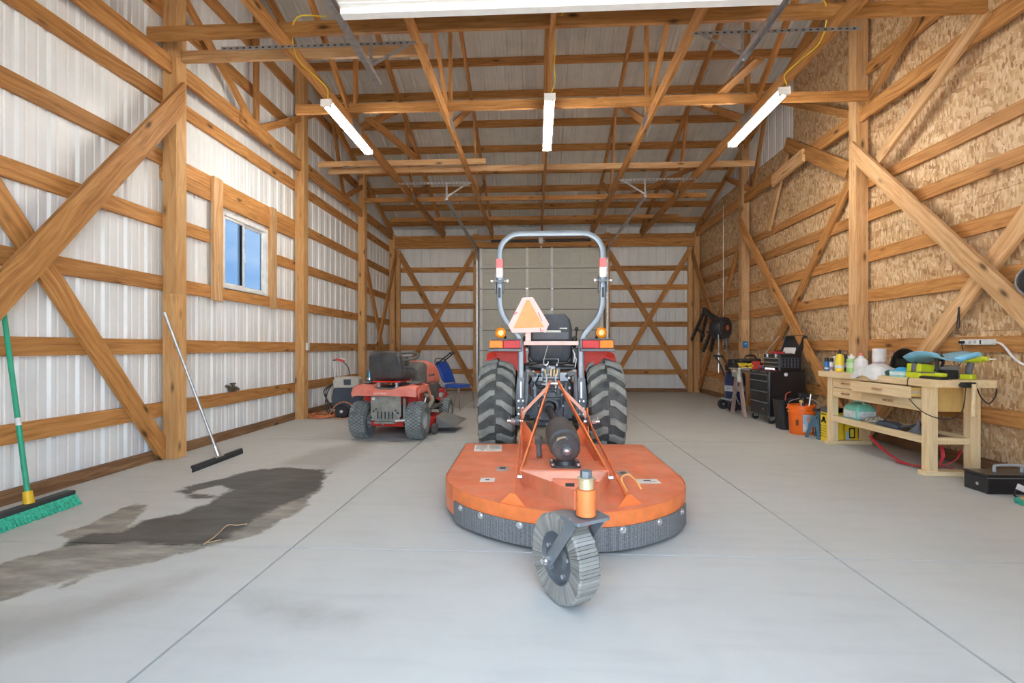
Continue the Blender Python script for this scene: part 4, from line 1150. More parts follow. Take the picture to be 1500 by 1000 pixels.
# crossbar, sign, wire hook
mb = MB(); mb.box2((-0.27, yR - 0.075, 1.125), (0.27, yR - 0.03, 1.165)); mb.build('cross_bar', PINK, tr, None, bevel=0.004)
mb = MB(); mb.box2((-0.255, yR - 0.05, 1.165), (-0.20, yR - 0.04, 1.36)); mb.build('sign_bracket', PINK, tr, None)
MB().tube(spline([(-0.03, yR - 0.078, 1.13), (-0.06, yR - 0.08, 1.02), (-0.075, yR - 0.085, 0.95), (-0.05, yR - 0.09, 0.925), (-0.03, yR - 0.088, 0.95), (-0.03, yR - 0.088, 0.965)], 5), 0.004, 6).build('wire_hook', WIREW, tr)
sc_ = V((-0.225, yR - 0.10, 1.42))
def tri(bw_, tw_, h0, h1, c1, zlow):
    return [(-bw_, zlow), (bw_, zlow), (bw_ + c1, zlow + h0), (tw_, zlow + h1), (-tw_, zlow + h1), (-bw_ - c1, zlow + h0)]
sg = MB().prism(tri(0.165, 0.052, 0.075, 0.345, 0.037, -0.17), sc_, V((1, 0, 0.03)), V((-0.03, 0, 1)), (0, 0.004, 0)).build('slow_moving_sign', SMVR, tr, None)
MB().prism([(-0.152, -0.125), (0.152, -0.125), (0.012, 0.150), (-0.012, 0.150)], sc_ + V((0, -0.0015, 0)), V((1, 0, 0.03)), V((-0.03, 0, 1)), (0, 0.002, 0)).build('sign_centre', SMVO, sg, None)
for p in (((-0.145, 0.015), (-0.112, 0.035), (-0.108, 0.02), (-0.14, 0.002)), ((0.10, 0.035), (0.14, -0.06), (0.132, -0.062), (0.095, 0.02)), ((0.115, -0.16), (0.152, -0.16), (0.150, -0.152), (0.125, -0.150), (0.125, -0.128), (0.115, -0.128))):
    MB().prism(list(p), sc_ + V((0, -0.0015, 0)), (1, 0, 0), (0, 0, 1), (0, 0.002, 0)).build('red_scuff', REFL, sg, None)
# levers
mb = MB(); mb.cyl((0.26, 0.05, 1.05), (0.275, 0.06, 1.28), 0.007, 8); mb.build('lever', DARKP, tr)
MB().ell((0.276, 0.06, 1.295), (0.02, 0.02, 0.026)).build('lever_knob', DARKP, tr)
mb = MB(); mb.box2((0.22, -0.05, 0.93), (0.29, 0.10, 1.10)); mb.build('lever_quadrant', BLACKM, tr, None, bevel=0.01)
for x, z in ((0.235, 1.01), (0.25, 0.96)): MB().tube([(x, -0.08, z - 0.06), (x + .01, -0.09, z + 0.02), (x - .01, -0.08, z + 0.07)], 0.007, 6).build('lever', SILVER, tr)
MB().prism([(0, 0), (0.06, 0.0), (0.04, 0.26), (0.015, 0.26)], (-0.30, 0.0, 0.86), (1, 0, 0), (0, 0, 1), (0, 0.012, 0)).build('seat_side_panel', RED, tr, None)
for s in (-1, 1): MB().prism([(0.20, 0.62), (0.30, 0.58), (0.29, 0.78), (0.22, 0.74)], (0, 0.02, 0), (s, 0, 0), (0, 0, 1), (0, 0.02, 0)).build('orange_guard', mat('guard_orange', (0.80, 0.22, 0.09), 0.45), tr, None, bevel=.004)
# steering column, dash, hood, grille, front axle, loader frame
mb = MB(); mb.cyl((0, 0.95, 0.75), (0, 0.78, 1.22), 0.035, 12); mb.build('steering_column', DARKP, tr)
mb = MB(); mb.torus((0, 0.76, 1.25), (0, -0.35, 1), 0.18, 0.014, 32, 8)
for a in (0.3, 2.4, 4.5): mb.cyl((0, 0.78, 1.235), V((0.18 * math.cos(a), 0.76 + 0.17 * math.sin(a), 1.25 + .06 * math.sin(a))), 0.009, 8)
mb.build('steering_wheel', DARKP, tr)
rings = []
for y_, wd, z0, z1 in ((0.92, 0.46, 0.66, 1.14), (1.2, 0.48, 0.60, 1.15), (1.7, 0.47, 0.58, 1.10), (2.05, 0.44, 0.56, 1.03), (2.15, 0.36, 0.60, 0.95)):
    rings.append([V((a, y_, (z0 + z1) / 2 + b)) for a, b in rrect(wd, z1 - z0, 0.09, 4)])
hd = MB().loft(rings).build('hood', ORANGEB, tr, 45)
mb = MB(); mb.box2((-0.15, 2.145, 0.64), (0.15, 2.16, 0.90)); mb.build('grille', DARKP, hd, None)
mb = MB(); mb.box2((-0.12, 0.8, 0.36), (0.12, 2.0, 0.58)); mb.build('engine_block', CAST, tr, None, bevel=0.02)
mb = MB(); mb.box2((-0.38, 1.56, 0.27), (0.38, 1.68, 0.37)); mb.build('front_axle', CAST, tr, None, bevel=0.02)
MB().cyl((0.17, 1.5, 1.0), (0.17, 1.5, 1.25), 0.025, 12).build('muffler', BLACKM, tr)

# ================================================================== ROTARY CUTTER
cu = thing('rotary_cutter', 'orange rotary mower deck with grey laminated tail wheel behind the tractor', 'mower deck', (0.18, 3.40, 0), 0.02)
DZt = 0.225
side = 0.80
outl = [(-side, 0.96), (-side, -0.12), (-0.765, -0.28), (-0.69, -0.43), (-0.60, -0.55), (-0.45, -0.68), (-0.28, -0.78), (-0.10, -0.845), (0.08, -0.86), (0.26, -0.83), (0.43, -0.745), (0.58, -0.63), (0.69, -0.49), (0.765, -0.32), (side, -0.12), (side, 0.96)]
def inset(pl, d):
    return [(x * (1 - d / side), y - (d if y > 0.9 else -d * (1 if y < -0.1 else 0))) for x, y in pl]
mb = MB(); mb.prism(outl, (0, 0, DZt - 0.006), (1, 0, 0), (0, 1, 0), (0, 0, 0.006))
dk = mb.build('deck_plate', ORANGE, cu, None)
def skirt(name, pts, z0, z1, th, m, parent, off=0.0, sm=40):
    rings = []
    for i, (x, y) in enumerate(pts):
        a = V(pts[max(0, i - 1)]); b = V(pts[min(len(pts) - 1, i + 1)]); t = (b - a).normalized(); n = V((t.y, -t.x))
        n = -n if n.dot(V((x, y - 0.2))) < 0 else n
        o_, i_ = V((x, y)) + n * off, V((x, y)) + n * (off - th)
        rings.append([V((o_.x, o_.y, z0)), V((o_.x, o_.y, z1)), V((i_.x, i_.y, z1)), V((i_.x, i_.y, z0))])
    return MB().loft(rings).build(name, m, parent, sm)
fine = [tuple(p)[:2] for p in spline([(x, y, 0) for x, y in outl[1:-1]], 3)]
skirt('rear_band', fine, 0.135, DZt + 0.004, 0.006, ORANGEB, cu, 0.002)
skirt('side_skirt', [(-side, 0.955), (-side, 0.2), (-side, -0.12), (-0.765, -0.28), (-0.70, -0.42)], 0.05, DZt, 0.005, ORANGE, cu)
skirt('side_skirt', [(side, 0.955), (side, 0.2), (side, -0.12), (0.765, -0.32), (0.74, -0.38)], 0.05, DZt, 0.005, ORANGE, cu)
skirt('front_skirt', [(-side, 0.955), (0, 0.957), (side, 0.955)], 0.14, DZt, 0.005, ORANGE, cu)
def flap_mat():
    g = NT('woven_flap'); tcn = g.n('ShaderNodeTexCoord').outputs['Object']
    m = g.n('ShaderNodeMapping'); m.inputs['Scale'].default_value = (90, 90, 130); g.l(tcn, m.inputs[0])
    vo = g.n('ShaderNodeTexVoronoi'); vo.inputs['Scale'].default_value = 1; vo.inputs['Randomness'].default_value = 0.25; g.l(m.outputs[0], vo.inputs['Vector'])
    g.l(g.ramp(vo.outputs['Distance'], [(0.2, (0.25, 0.255, 0.255)), (0.7, (0.10, 0.102, 0.105))]), g.b.inputs['Base Color'])
    g.b.inputs['Roughness'].default_value = 0.75; g.bump(vo.outputs['Distance'], 0.5, 0.004); return g.m
flap_pts = [p for p in fine if p[1] < -0.42]
skirt('rubber_flap', flap_pts, 0.025, 0.15, 0.008, flap_mat(), cu, 0.012)
mbb = MB()
for k in (2, 5, 9, len(flap_pts) - 11, len(flap_pts) - 7, len(flap_pts) - 3):
    x, y = flap_pts[k]; a = V(flap_pts[k - 1]); b = V(flap_pts[k + 1]); t = (b - a).normalized(); n = V((t.y, -t.x)); n = -n if n.dot(V((x, y - .2))) < 0 else n
    p = V((x + n.x * 0.012, y + n.y * 0.012, 0.133))
    MB().lathe([(0.019, 0), (0.019, 0.004), (0.011, 0.004), (0.011, 0.012), (0, 0.013)], p, (n.x, n.y, 0), 14).build('flap_bolt', SILVER, cu)
# main frame: cross beam, side rails, mast plates
mb = MB(); mb.box2((-0.29, -0.28, DZt), (0.29, -0.02, 0.305)); fr = mb.build('cross_beam', ORANGE, cu, None, bevel=0.005)
MB().box2((-0.275, -0.292, DZt + 0.008), (0.275, -0.281, 0.298)).build('beam_face', mat('pale_orange_face', (0.93, 0.50, 0.35), 0.4), fr, None)  # rear face of the beam, a paler orange than the rest
for s in (-1, 1):
    mb = MB(); mb.box2((s * 0.285 - 0.006, -0.02, DZt), (s * 0.285 + 0.006, 0.96, 0.29)); mb.build('side_rail', ORANGE, cu, None)
    mb = MB(); mb.prism([(0.70, 0.20), (0.98, 0.20), (0.92, 0.56), (0.84, 0.57)], (s * 0.285, 0, 0), (0, 1, 0), (0, 0, 1), (s * 0.012, 0, 0)); mb.build('hitch_plate', ORANGEB, cu, None, bevel=0.003)
    mb = MB(); mb.prism([(0.0, 0.0), (0.16, 0.0), (0.13, 0.05), (0.0, 0.24)], (s * 0.285, 0.93, 0.22), (-s, 0, 0), (0, 0, 1), (0, 0.010, 0)); mb.build('gusset', ORANGEB, cu, None)
    # A-frame flats: mast head to cross beam
    mb = MB(); mb.tube([(s * 0.03, 0.86, 0.80), (s * 0.045, 0.84, 0.78), (s * 0.27, -0.18, 0.31), (s * 0.285, -0.26, 0.285)], 0, sec=[(-0.006, -0.019), (0.006, -0.019), (0.006, 0.019), (-0.006, 0.019)], up=(1, 0, 0)); mb.build('a_frame_bar', ORANGEB, cu, None)
    mb = MB(); mb.tube([(s * 0.045, 0.90, 0.76), (s * 0.10, 0.90, 0.70), (s * 0.27, 0.86, 0.53), (s * 0.285, 0.86, 0.47)], 0, sec=[(-0.005, -0.014), (0.005, -0.014), (0.005, 0.014), (-0.005, 0.014)], up=(0, 1, 0)); mb.build('mast_strut', mat('salmon_paint', (0.86, 0.42, 0.27), 0.45), cu, None)
    # deck brace to the rear tab
    mb = MB(); mb.tube([(s * 0.292, 0.86, 0.52), (s * 0.292, 0.55, 0.44), (s * 0.32, -0.72, 0.245)], 0, sec=[(-0.004, -0.013), (0.004, -0.013), (0.004, 0.013), (-0.004, 0.013)], up=(1, 0, 0)); mb.build('deck_brace', ORANGEB, cu, None)
    mb = MB(); mb.prism([(-0.075, 0.0), (0.075, 0.0), (0.015, 0.06), (-0.015, 0.06)], (s * 0.325, -0.735, DZt - 0.002), (1, s * 0.45, 0), (0, 0.25, 1), (0, 0.010, 0)); mb.build('rear_tab', ORANGEB, cu, None)
    # tail boom arms
    mb = MB(); mb.bar((s * 0.28, -0.27, 0.255), (-0.005 + s * 0.04, -1.40, 0.465), 0.075, 0.010, (s * 1, 0, 0)); mb.build('tail_boom_arm', ORANGE, cu, None)
    mb = MB(); mb.cyl((s * 0.275, -0.33, 0.27), (s * 0.305, -0.33, 0.27), 0.014, 8); mb.build('boom_bolt', SILVER, cu)
mb = MB(); mb.cyl((-0.05, 0.87, 0.78), (0.05, 0.87, 0.78), 0.013, 10); mb.build('mast_pin', SILVER, cu)
mb = MB(); mb.box2((-0.10, -0.72, 0.31), (0.14, -0.70, 0.365)); mb.build('boom_spacer', ORANGE, cu, None)
MB().box2((-0.03, -0.722, 0.325), (0.02, -0.719, 0.345)).build('boom_slot', DARKP, cu, None)
# gearbox and driveline shield
mb = MB(); mb.prism(rrect(0.20, 0.17, 0.03, 2), (0.015, -0.15, 0.305), (1, 0, 0), (0, 1, 0), (0, 0, 0.014)); mb.lathe([(0.072, 0), (0.062, 0.04), (0.06, 0.09)], (0.015, -0.15, 0.318), (0, 0, 1), 20)
for a in (0.8, 2.3, 3.9, 5.4): mb.box((0.015 + 0.06 * math.cos(a), -0.15 + 0.06 * math.sin(a), 0.345), (0.016, 0.016, 0.06), (0, 0, a))
gb = mb.build('gearbox', mat('gearbox_black', (0.045, 0.048, 0.052), 0.35, 0.2, dirt=0.2), cu, 35)
mb = MB()
for x in (-0.07, 0.10):
    for y in (-0.215, -0.085): mb.cyl((x, y, 0.318), (x, y, 0.332), 0.012, 6)
mb.build('gearbox_bolts', SILVER, gb)['kind'] = 'stuff'
gx = V((0.015, -0.24, 0.43)); ax = V((-0.06, 1.0, 0.20)).normalized()
MB().lathe([(0.0, -0.004), (0.080, 0.0), (0.094, 0.012), (0.098, 0.05), (0.090, 0.075), (0.108, 0.085), (0.110, 0.15), (0.108, 0.30), (0.095, 0.38), (0.06, 0.42), (0.045, 0.44)], gx, ax, 32, caps=False).build('driveline_shield', mat('shield_rubber', (0.060, 0.058, 0.058), 0.55, dirt=0.25), gb)
MB().lathe([(0.0, -0.030), (0.030, -0.028), (0.034, 0.0), (0.052, 0.0), (0.052, 0.004)], gx, ax, 20, caps=False).build('shaft_cap', STEELD, gb)
MB().ell(gx - ax * 0.028, (0.022, 0.008, 0.013)).build('cap_shine', SILVER, gb)
mb = MB(); mb.prism([(-0.055, -0.02), (-0.02, -0.03), (0.0, 0.02), (0.03, 0.04), (0.01, 0.06), (-0.04, 0.05)], gx - ax * 0.006 + V((-0.02, 0, 0.03)), (1, 0, 0), (0, -0.2, 1), (0, 0.004, 0)); mb.build('torn_label', mat('torn_label', (0.42, 0.33, 0.19), 0.7), gb, None)
mb = MB(); mb.cyl(gx + ax * 0.42, V((-0.035, 1.25, 0.52)), 0.036, 16); mb.lathe([(0.05, 0), (0.058, 0.02), (0.058, 0.10), (0.045, 0.12)], V((-0.035, 1.13, 0.53)), V((0, 1, 0)), 18)
mb.build('drive_shaft', DARKP, gb)
mb = MB(); mb.cyl((-0.145, 0.40, 0.235), (-0.150, 0.42, 0.33), 0.022, 12); mb.cyl((-0.15, 0.42, 0.34), (-0.15, 0.50, 0.36), 0.032, 12); mb.build('shaft_rest', STEELD, cu)
# decals
DEC = mat('decal_white', (0.80, 0.77, 0.72), 0.5, var=.05); DECG = mat('decal_grey', (0.45, 0.40, 0.38), 0.5, var=.2)
def decal(cx, cy, w_, h_, m, rz=0.0, ink=None):
    mb = MB(); mb.T = Matrix.Translation((cx, cy, DZt)) @ Matrix.Rotation(rz, 4, 'Z'); mb.box((0, 0, 0.0008), (w_, h_, 0.0016))
    o = mb.build('decal', m, cu, None)
    if ink:
        mb = MB(); mb.T = Matrix.Translation((cx, cy, DZt)) @ Matrix.Rotation(rz, 4, 'Z')
        for (a, b, c, d) in ink: mb.box((a * w_, b * h_, 0.002), (c * w_, d * h_, 0.0012))
        mb.build('decal_ink', mat('ink_dark', (0.10, 0.09, 0.09), 0.6), o, None)['kind'] = 'stuff'
rows_ = [(-0.25 + 0.5 * (k % 2), 0.36 - 0.12 * (k // 2), 0.4, 0.03) for k in range(10)]
decal(-0.58, 0.76, 0.24, 0.26, DEC, 0.05, rows_ + [(-0.2, -0.32, 0.12, 0.08), (0.1, -0.34, 0.3, 0.03)])
decal(-0.42, 0.05, 0.085, 0.12, DECG, 0, [(0, 0.1, 0.5, 0.5)])
decal(-0.505, -0.24, 0.095, 0.09, DEC, 0, [(0, 0, 0.3, 0.3)])
decal(0.43, -0.05, 0.085, 0.12, DECG, 0.1, [(0, 0.1, 0.5, 0.5)])
decal(0.545, -0.24, 0.15, 0.10, DEC, 0.05, [(0.0, 0.12, 0.3, 0.2), (0.2, -0.2, 0.3, 0.06)])
MB().tube(spline([(0.36, -0.50, 0.235), (0.33, -0.47, 0.30), (0.37, -0.45, 0.325), (0.42, -0.45, 0.29), (0.45, -0.47, 0.24)], 5), 0.005, 6).build('tie_string', mat('orange_string', (0.88, 0.45, 0.12), 0.5), cu)
# tail wheel caster
pv = V((-0.005, -1.44, 0))
mb = MB(); mb.cyl(pv + V((0, 0, 0.42)), pv + V((0, 0, 0.525)), 0.040, 20); mb.build('pivot_tube', ORANGEB, cu)
mb = MB(); mb.cyl(pv + V((0, 0, 0.527)), pv + V((0, 0, 0.565)), 0.030, 18); mb.cyl(pv + V((0, 0, 0.568)), pv + V((0, 0, 0.572)), 0.036, 18); mb.build('pivot_collar', mat('brass_collar', (0.72, 0.60, 0.36), 0.35, 0.5), cu)
mb = MB(); mb.cyl(pv + V((0, 0, 0.572)), pv + V((0, 0, 0.60)), 0.024, 6); mb.cyl(pv + V((0, 0, 0.39)), pv + V((0, 0, 0.575)), 0.018, 12); mb.build('pivot_pin', STEELD, cu)
th = math.atan2(0.86, -0.50)      # direction pivot -> wheel
h = V((math.cos(th), math.sin(th), 0)); n_ = V((-h.y, h.x, 0))    # n_ points to one side
if n_.y > 0: n_ = -n_
wc = pv + h * 0.155; wc.z = 0.192
mb = MB(); mb.prism(rrect(0.17, 0.13, 0.015, 2), pv + h * 0.01 + V((0, 0, 0.40)), n_, h, (0, 0, 0.014))
fk = mb.build('fork_plate', STEELD, cu, None)
for s in (-1, 1):
    a = pv + n_ * s * 0.075 + h * -0.01 + V((0, 0, 0.405)); b = wc + n_ * s * 0.075
    mb = MB(); mb.bar(a, b - (a - b).normalized() * 0.03, 0.05, 0.009, n_); mb.build('fork_arm', STEELD, cu, None, bevel=0.003)
    mb = MB(); mb.cyl(b + n_ * s * 0.004, b + n_ * s * 0.026, 0.020, 6); mb.cyl(b + n_ * s * 0.02, b + n_ * s * 0.04, 0.012, 8); mb.build('axle_nut', SILVER, cu)
RW, WW = 0.190, 0.105
g = NT('laminated_rubber'); tcn = g.n('ShaderNodeTexCoord').outputs['Object']
nn = g.n('ShaderNodeTexNoise'); nn.inputs['Scale'].default_value = 30; nn.inputs['Detail'].default_value = 5; g.l(tcn, nn.inputs['Vector'])
rr_ = g.n('ShaderNodeNewGeometry').outputs['Random Per Island']
cc = g.ramp(rr_, [(0.0, (0.19, 0.185, 0.165)), (0.5, (0.27, 0.262, 0.235)), (1.0, (0.36, 0.35, 0.32))])
cc = g.mix(g.math('MULTIPLY', nn.outputs['Fac'], 0.5), cc, (0.22, 0.213, 0.19))
g.l(cc, g.b.inputs['Base Color']); g.b.inputs['Roughness'].default_value = 0.85
mb = MB(); nL = 76
for k in range(nL):
    a0, a1 = 2 * PI * (k + 0.05) / nL, 2 * PI * (k + 0.93) / nL
    r1 = RW + random.uniform(-0.003, 0.002); hw = WW / 2 + random.uniform(-0.002, 0.002); r0 = 0.112
    ring = []
    for an in (a0, a1):
        d = h * math.cos(an) + V((0, 0, 1)) * math.sin(an)
        ring.append([wc + d * r0 + n_ * hw * 0.86, wc + d * (r1 * 0.96) + n_ * hw, wc + d * r1 + n_ * hw * 0.82, wc + d * r1 - n_ * hw * 0.82, wc + d * (r1 * .96) - n_ * hw, wc + d * r0 - n_ * hw * 0.86])
    mb.loft(ring)
tw = mb.build('tail_wheel_tyre', g.m, cu, None)
mb = MB(); mb.lathe([(0.118, -0.042), (0.118, 0.042), (0.108, 0.046), (0.10, 0.030), (0.055, 0.022), (0.040, 0.034), (0.0, 0.036), (0.0, -0.036), (0.040, -0.034), (0.055, -0.022), (0.10, -0.030), (0.108, -0.046)], wc, n_, 36, closed=True)
wh = mb.build('tail_wheel_hub', mat('hub_grey', (0.10, 0.115, 0.13), 0.5, 0.2, dirt=.2), cu)
for k in range(5):
    a = 2 * PI * k / 5 + 0.4; d = h * math.cos(a) + V((0, 0, 1)) * math.sin(a)
    mb = MB(); mb.cyl(wc + d * 0.078 + n_ * 0.024, wc + d * 0.078 + n_ * 0.040, 0.010, 6); mb.build('hub_bolt', SILVER, wh)
# ================================================================== LAWN TRACTOR
LRED = mat('mower_red', (0.70, 0.14, 0.09), 0.5, var=0.06, dirt=0.6, dirtcol=(0.76, 0.38, 0.30))
LREDB = mat('mower_bright_red', (0.55, 0.02, 0.015), 0.35)
DUSTB = mat('dusty_black', (0.055, 0.055, 0.055), 0.7, var=0.3, vscale=6, dirt=0.7, dirtcol=(0.22, 0.205, 0.175))
DUSTG = mat('dusty_grey_plate', (0.27, 0.265, 0.235), 0.7, 0.1, var=0.2, dirt=0.6, dirtcol=(0.33, 0.31, 0.26))
TURF = mat('turf_rubber', (0.14, 0.155, 0.15), 0.8, var=0.2, dirt=0.4, dirtcol=(0.21, 0.215, 0.20))
TURFB = mat('turf_block', (0.27, 0.295, 0.285), 0.8, var=0.15)
RIMD = mat('dusty_rim', (0.46, 0.46, 0.44), 0.5, 0.2, dirt=0.4)
def turf_tyre(parent, c, R, W, rim, rows, n, name):
    o = MB().lathe(tyre_profile(R - 0.008, W, rim), c, (1, 0, 0), 48, closed=True).build(name, TURF, parent)
    mb = MB(); c = V(c)
    for j in range(rows):
        s = (j - (rows - 1) / 2) * W * 0.86 / rows; a_ = abs(s) / (W / 2)
        for k in range(n):
            ph = 2 * PI * (k + 0.5 * (j % 2)) / n; dp = 2 * PI / n * 0.36; hw = W * 0.86 / rows * 0.40
            q = []
            for h_ in (-0.006, 0.006):
                r = R - 0.008 + h_ - (0.0 if a_ < 0.5 else (a_ - 0.5) * 0.04)
                for (u, v) in ((-1, -0.75), (0, -0.1), (1, -0.75), (1, 0.4), (0, 1.0), (-1, 0.4)):
                    p_ = ph + v * dp
                    q.append(c + V((s + u * hw, -r * math.cos(p_), r * math.sin(p_))))
            mb.add(q, [(0, 1, 2, 3, 4, 5), (6, 7, 8, 9, 10, 11)] + [(i, (i + 1) % 6, 6 + (i + 1) % 6, 6 + i) for i in range(6)])
    mb.build('tread_blocks', TURFB, o, None)['kind'] = 'stuff'
    return o
lt = thing('lawn_tractor', 'dusty red riding lawn tractor with black high back seat by the metal wall', 'lawn tractor', (-1.765, 5.72, 0), math.radians(-4))
for s in (-1, 1):
    turf_tyre(lt, (s * 0.345, 0, 0.228), 0.228, 0.215, 0.105, 6, 34, 'rear_tyre')
    wheel_rim(lt, (s * 0.345, 0, 0.228), 0.105, 0.215, RIMD, -s, 4, 'rear_rim', 0.02)
    wheel_rim(lt, (s * 0.350, 0, 0.228), 0.104, 0.20, RIMD, s, 4, 'rear_rim', 0.02)
    turf_tyre(lt, (s * 0.36, 1.28, 0.185), 0.185, 0.15, 0.085, 4, 30, 'front_tyre')
    wheel_rim(lt, (s * 0.36, 1.28, 0.185), 0.085, 0.15, RIMD, s, 4, 'front_rim', 0.02)
    MB().cyl((s * 0.10, 0, 0.228), (s * 0.26, 0, 0.228), 0.022, 12).build('axle', SILVER, lt)
    MB().cyl((s * 0.22, 0, 0.228), (s * 0.245, 0, 0.228), 0.038, 12).build('axle_hub', SILVER, lt)
# rear body: fender pan with two wheel arches
rings = []
for x, zt, zb, yr in ((-0.40, 0.57, 0.53, -0.17), (-0.385, 0.635, 0.525, -0.215), (-0.30, 0.665, 0.535, -0.235), (-0.20, 0.645, 0.535, -0.245), (-0.08, 0.605, 0.54, -0.25), (0.08, 0.605, 0.54, -0.25), (0.20, 0.645, 0.535, -0.245), (0.30, 0.665, 0.535, -0.235), (0.385, 0.635, 0.525, -0.215), (0.40, 0.57, 0.53, -0.17)):
    rings.append([V((x, yr, zb)), V((x, yr + 0.004, zt - 0.03)), V((x, yr + 0.04, zt)), V((x, 0.30, zt)), V((x, 0.36, zt - 0.08)), V((x, 0.352, zt - 0.088)), V((x, 0.295, zt - 0.012)), V((x, yr + 0.045, zt - 0.012)), V((x, yr + 0.012, zb))])
fb = MB().loft(rings).build('fender_body', LRED, lt, 40)
text('CRAFTSMAN', 0.028, mat('faded_white_ink', (0.85, 0.80, 0.76), 0.5), fb, basis((-0.03, -0.2545, 0.565), (1, 0, 0), (0, 0.0, 1)), 'lettering', 0.0008)
for s in (-1, 1):      # wheel arch lips down the outside
    pts = [(-0.16, 0.50), (-0.19, 0.56), (-0.10, 0.64), (0.05, 0.655), (0.20, 0.63), (0.30, 0.55), (0.345, 0.44), (0.32, 0.42), (0.27, 0.52), (0.16, 0.575), (0.0, 0.59), (-0.12, 0.555)]
    MB().prism(pts, (s * 0.402, 0, 0), (0, 1, 0), (0, 0, 1), (s * 0.012, 0, 0)).build('arch_lip', LRED, fb, 40, bevel=0.004)
    MB().box2((s * 0.12, 0.0, 0.40), (s * 0.33, 0.30, 0.535)).build('inner_arch', LREDB, fb, None)
    mb = MB(); mb.prism(rrect(0.14, 0.26, 0.05, 4), (s * 0.31, 0.08, 0.668), (1, 0, 0), (0, 1, 0), (0, 0, 0.022)); mb.build('fender_tray', DUSTB, fb, None, bevel=0.005)
    mb = MB(); mb.box2((s * 0.16, 0.40, 0.30), (s * 0.40, 0.95, 0.325)); mb.build('foot_rest', DUSTB, lt, None, bevel=0.006)
# seat pan springs and seat
mb = MB(); mb.box2((-0.17, -0.12, 0.685), (0.17, 0.28, 0.705)); mb.build('seat_pan', LREDB, lt, None, bevel=0.006)
for x in (-0.11, 0.11):
    pts = [V((x + 0.02 * math.cos(a * 0.9), -0.08 + 0.02 * math.sin(a * 0.9), 0.62 + a * 0.0021)) for a in range(32)]
    MB().tube(pts, 0.005, 6).build('seat_spring', SILVER, lt)
MB().box2((-0.2, -0.16, 0.60), (0.2, 0.25, 0.625)).build('battery_cover', DUSTB, lt, None)
rings = []
for t_, wd, y_, dep in ((0.0, 0.36, -0.05, 0.10), (0.12, 0.42, -0.085, 0.11), (0.45, 0.425, -0.115, 0.10), (0.8, 0.40, -0.155, 0.09), (0.95, 0.34, -0.165, 0.075), (1.0, 0.26, -0.165, 0.04)):
    z = 0.715 + 0.345 * t_
    rings.append([V((a, y_ + b, z)) for a, b in rrect(wd, dep, dep * 0.42, 4)])
MB().loft(rings).build('seat_back', mat('dusty_vinyl', (0.028, 0.030, 0.036), 0.38, var=0.3, vscale=4, dirt=0.5, dirtcol=(0.17, 0.16, 0.135)), lt, 60)
rings = []
for t_, wd, dep in ((0, 0.40, 0.09), (0.3, 0.43, 0.12), (0.85, 0.42, 0.11), (1.0, 0.34, 0.06)):
    rings.append([V((a, -0.03 + 0.40 * t_, 0.765 + b)) for a, b in rrect(wd, dep, dep * 0.4, 4)])
MB().loft(rings).build('seat_cushion', MATS['dusty_vinyl'], lt, 60)
# rear plate with stamped slots, hitch, drawbar, frame
mb = MB(); mb.prism([(-0.19, 0.535), (0.185, 0.535), (0.185, 0.29), (0.13, 0.225), (-0.14, 0.225), (-0.19, 0.29)], (0, -0.14, 0), (1, 0, 0), (0, 0, 1), (0, 0.012, 0))
rp = mb.build('rear_plate', DUSTG, lt, None, bevel=0.004)
for x in (-0.10, -0.055, -0.01, 0.035, 0.08): MB().prism(rrect(0.016, 0.09, 0.007), (x, -0.141, 0.30), (1, 0, 0), (0, 0, 1), (0, 0.002, 0)).build('slot', BLACKM, rp, None)
for x, z in ((-0.15, 0.345), (-0.12, 0.37), (0.12, 0.36), (0.15, 0.33)): MB().cyl((x, -0.15, z), (x, -0.138, z), 0.010, 8).build('plate_bolt', BLACKM, rp)
MB().cyl((-0.155, -0.146, 0.495), (-0.155, -0.139, 0.495), 0.02, 16).build('reflector', mat('pale_pink', (0.8, 0.7, 0.68), 0.4), rp)
mb = MB(); mb.box2((0.195, -0.10, 0.26), (0.225, -0.05, 0.50)); mb.build('fuel_line_guard', DUSTG, lt, None)
mb = MB(); mb.bar((0.10, -0.16, 0.35), (0.19, -0.16, 0.24), 0.012, 0.012); mb.cyl((0.12, -0.16, 0.235), (0.26, -0.12, 0.245), 0.016, 8); mb.build('control_linkage', SILVER, lt)
mb = MB(); mb.box2((-0.13, -0.19, 0.205), (0.12, -0.12, 0.225)); mb.cyl((-0.02, -0.18, 0.19), (-0.02, -0.18, 0.24), 0.012, 8); mb.build('hitch', DUSTG, lt, None, bevel=.003)
mb = MB(); mb.box2((-0.20, -0.10, 0.16), (0.20, -0.02, 0.215)); mb.build('drawbar', LREDB, lt, None, bevel=0.006)
mb = MB(); mb.box2((-0.15, -0.12, 0.24), (0.15, 1.3, 0.42)); mb.build('chassis', BLACKM, lt, None, bevel=0.01)
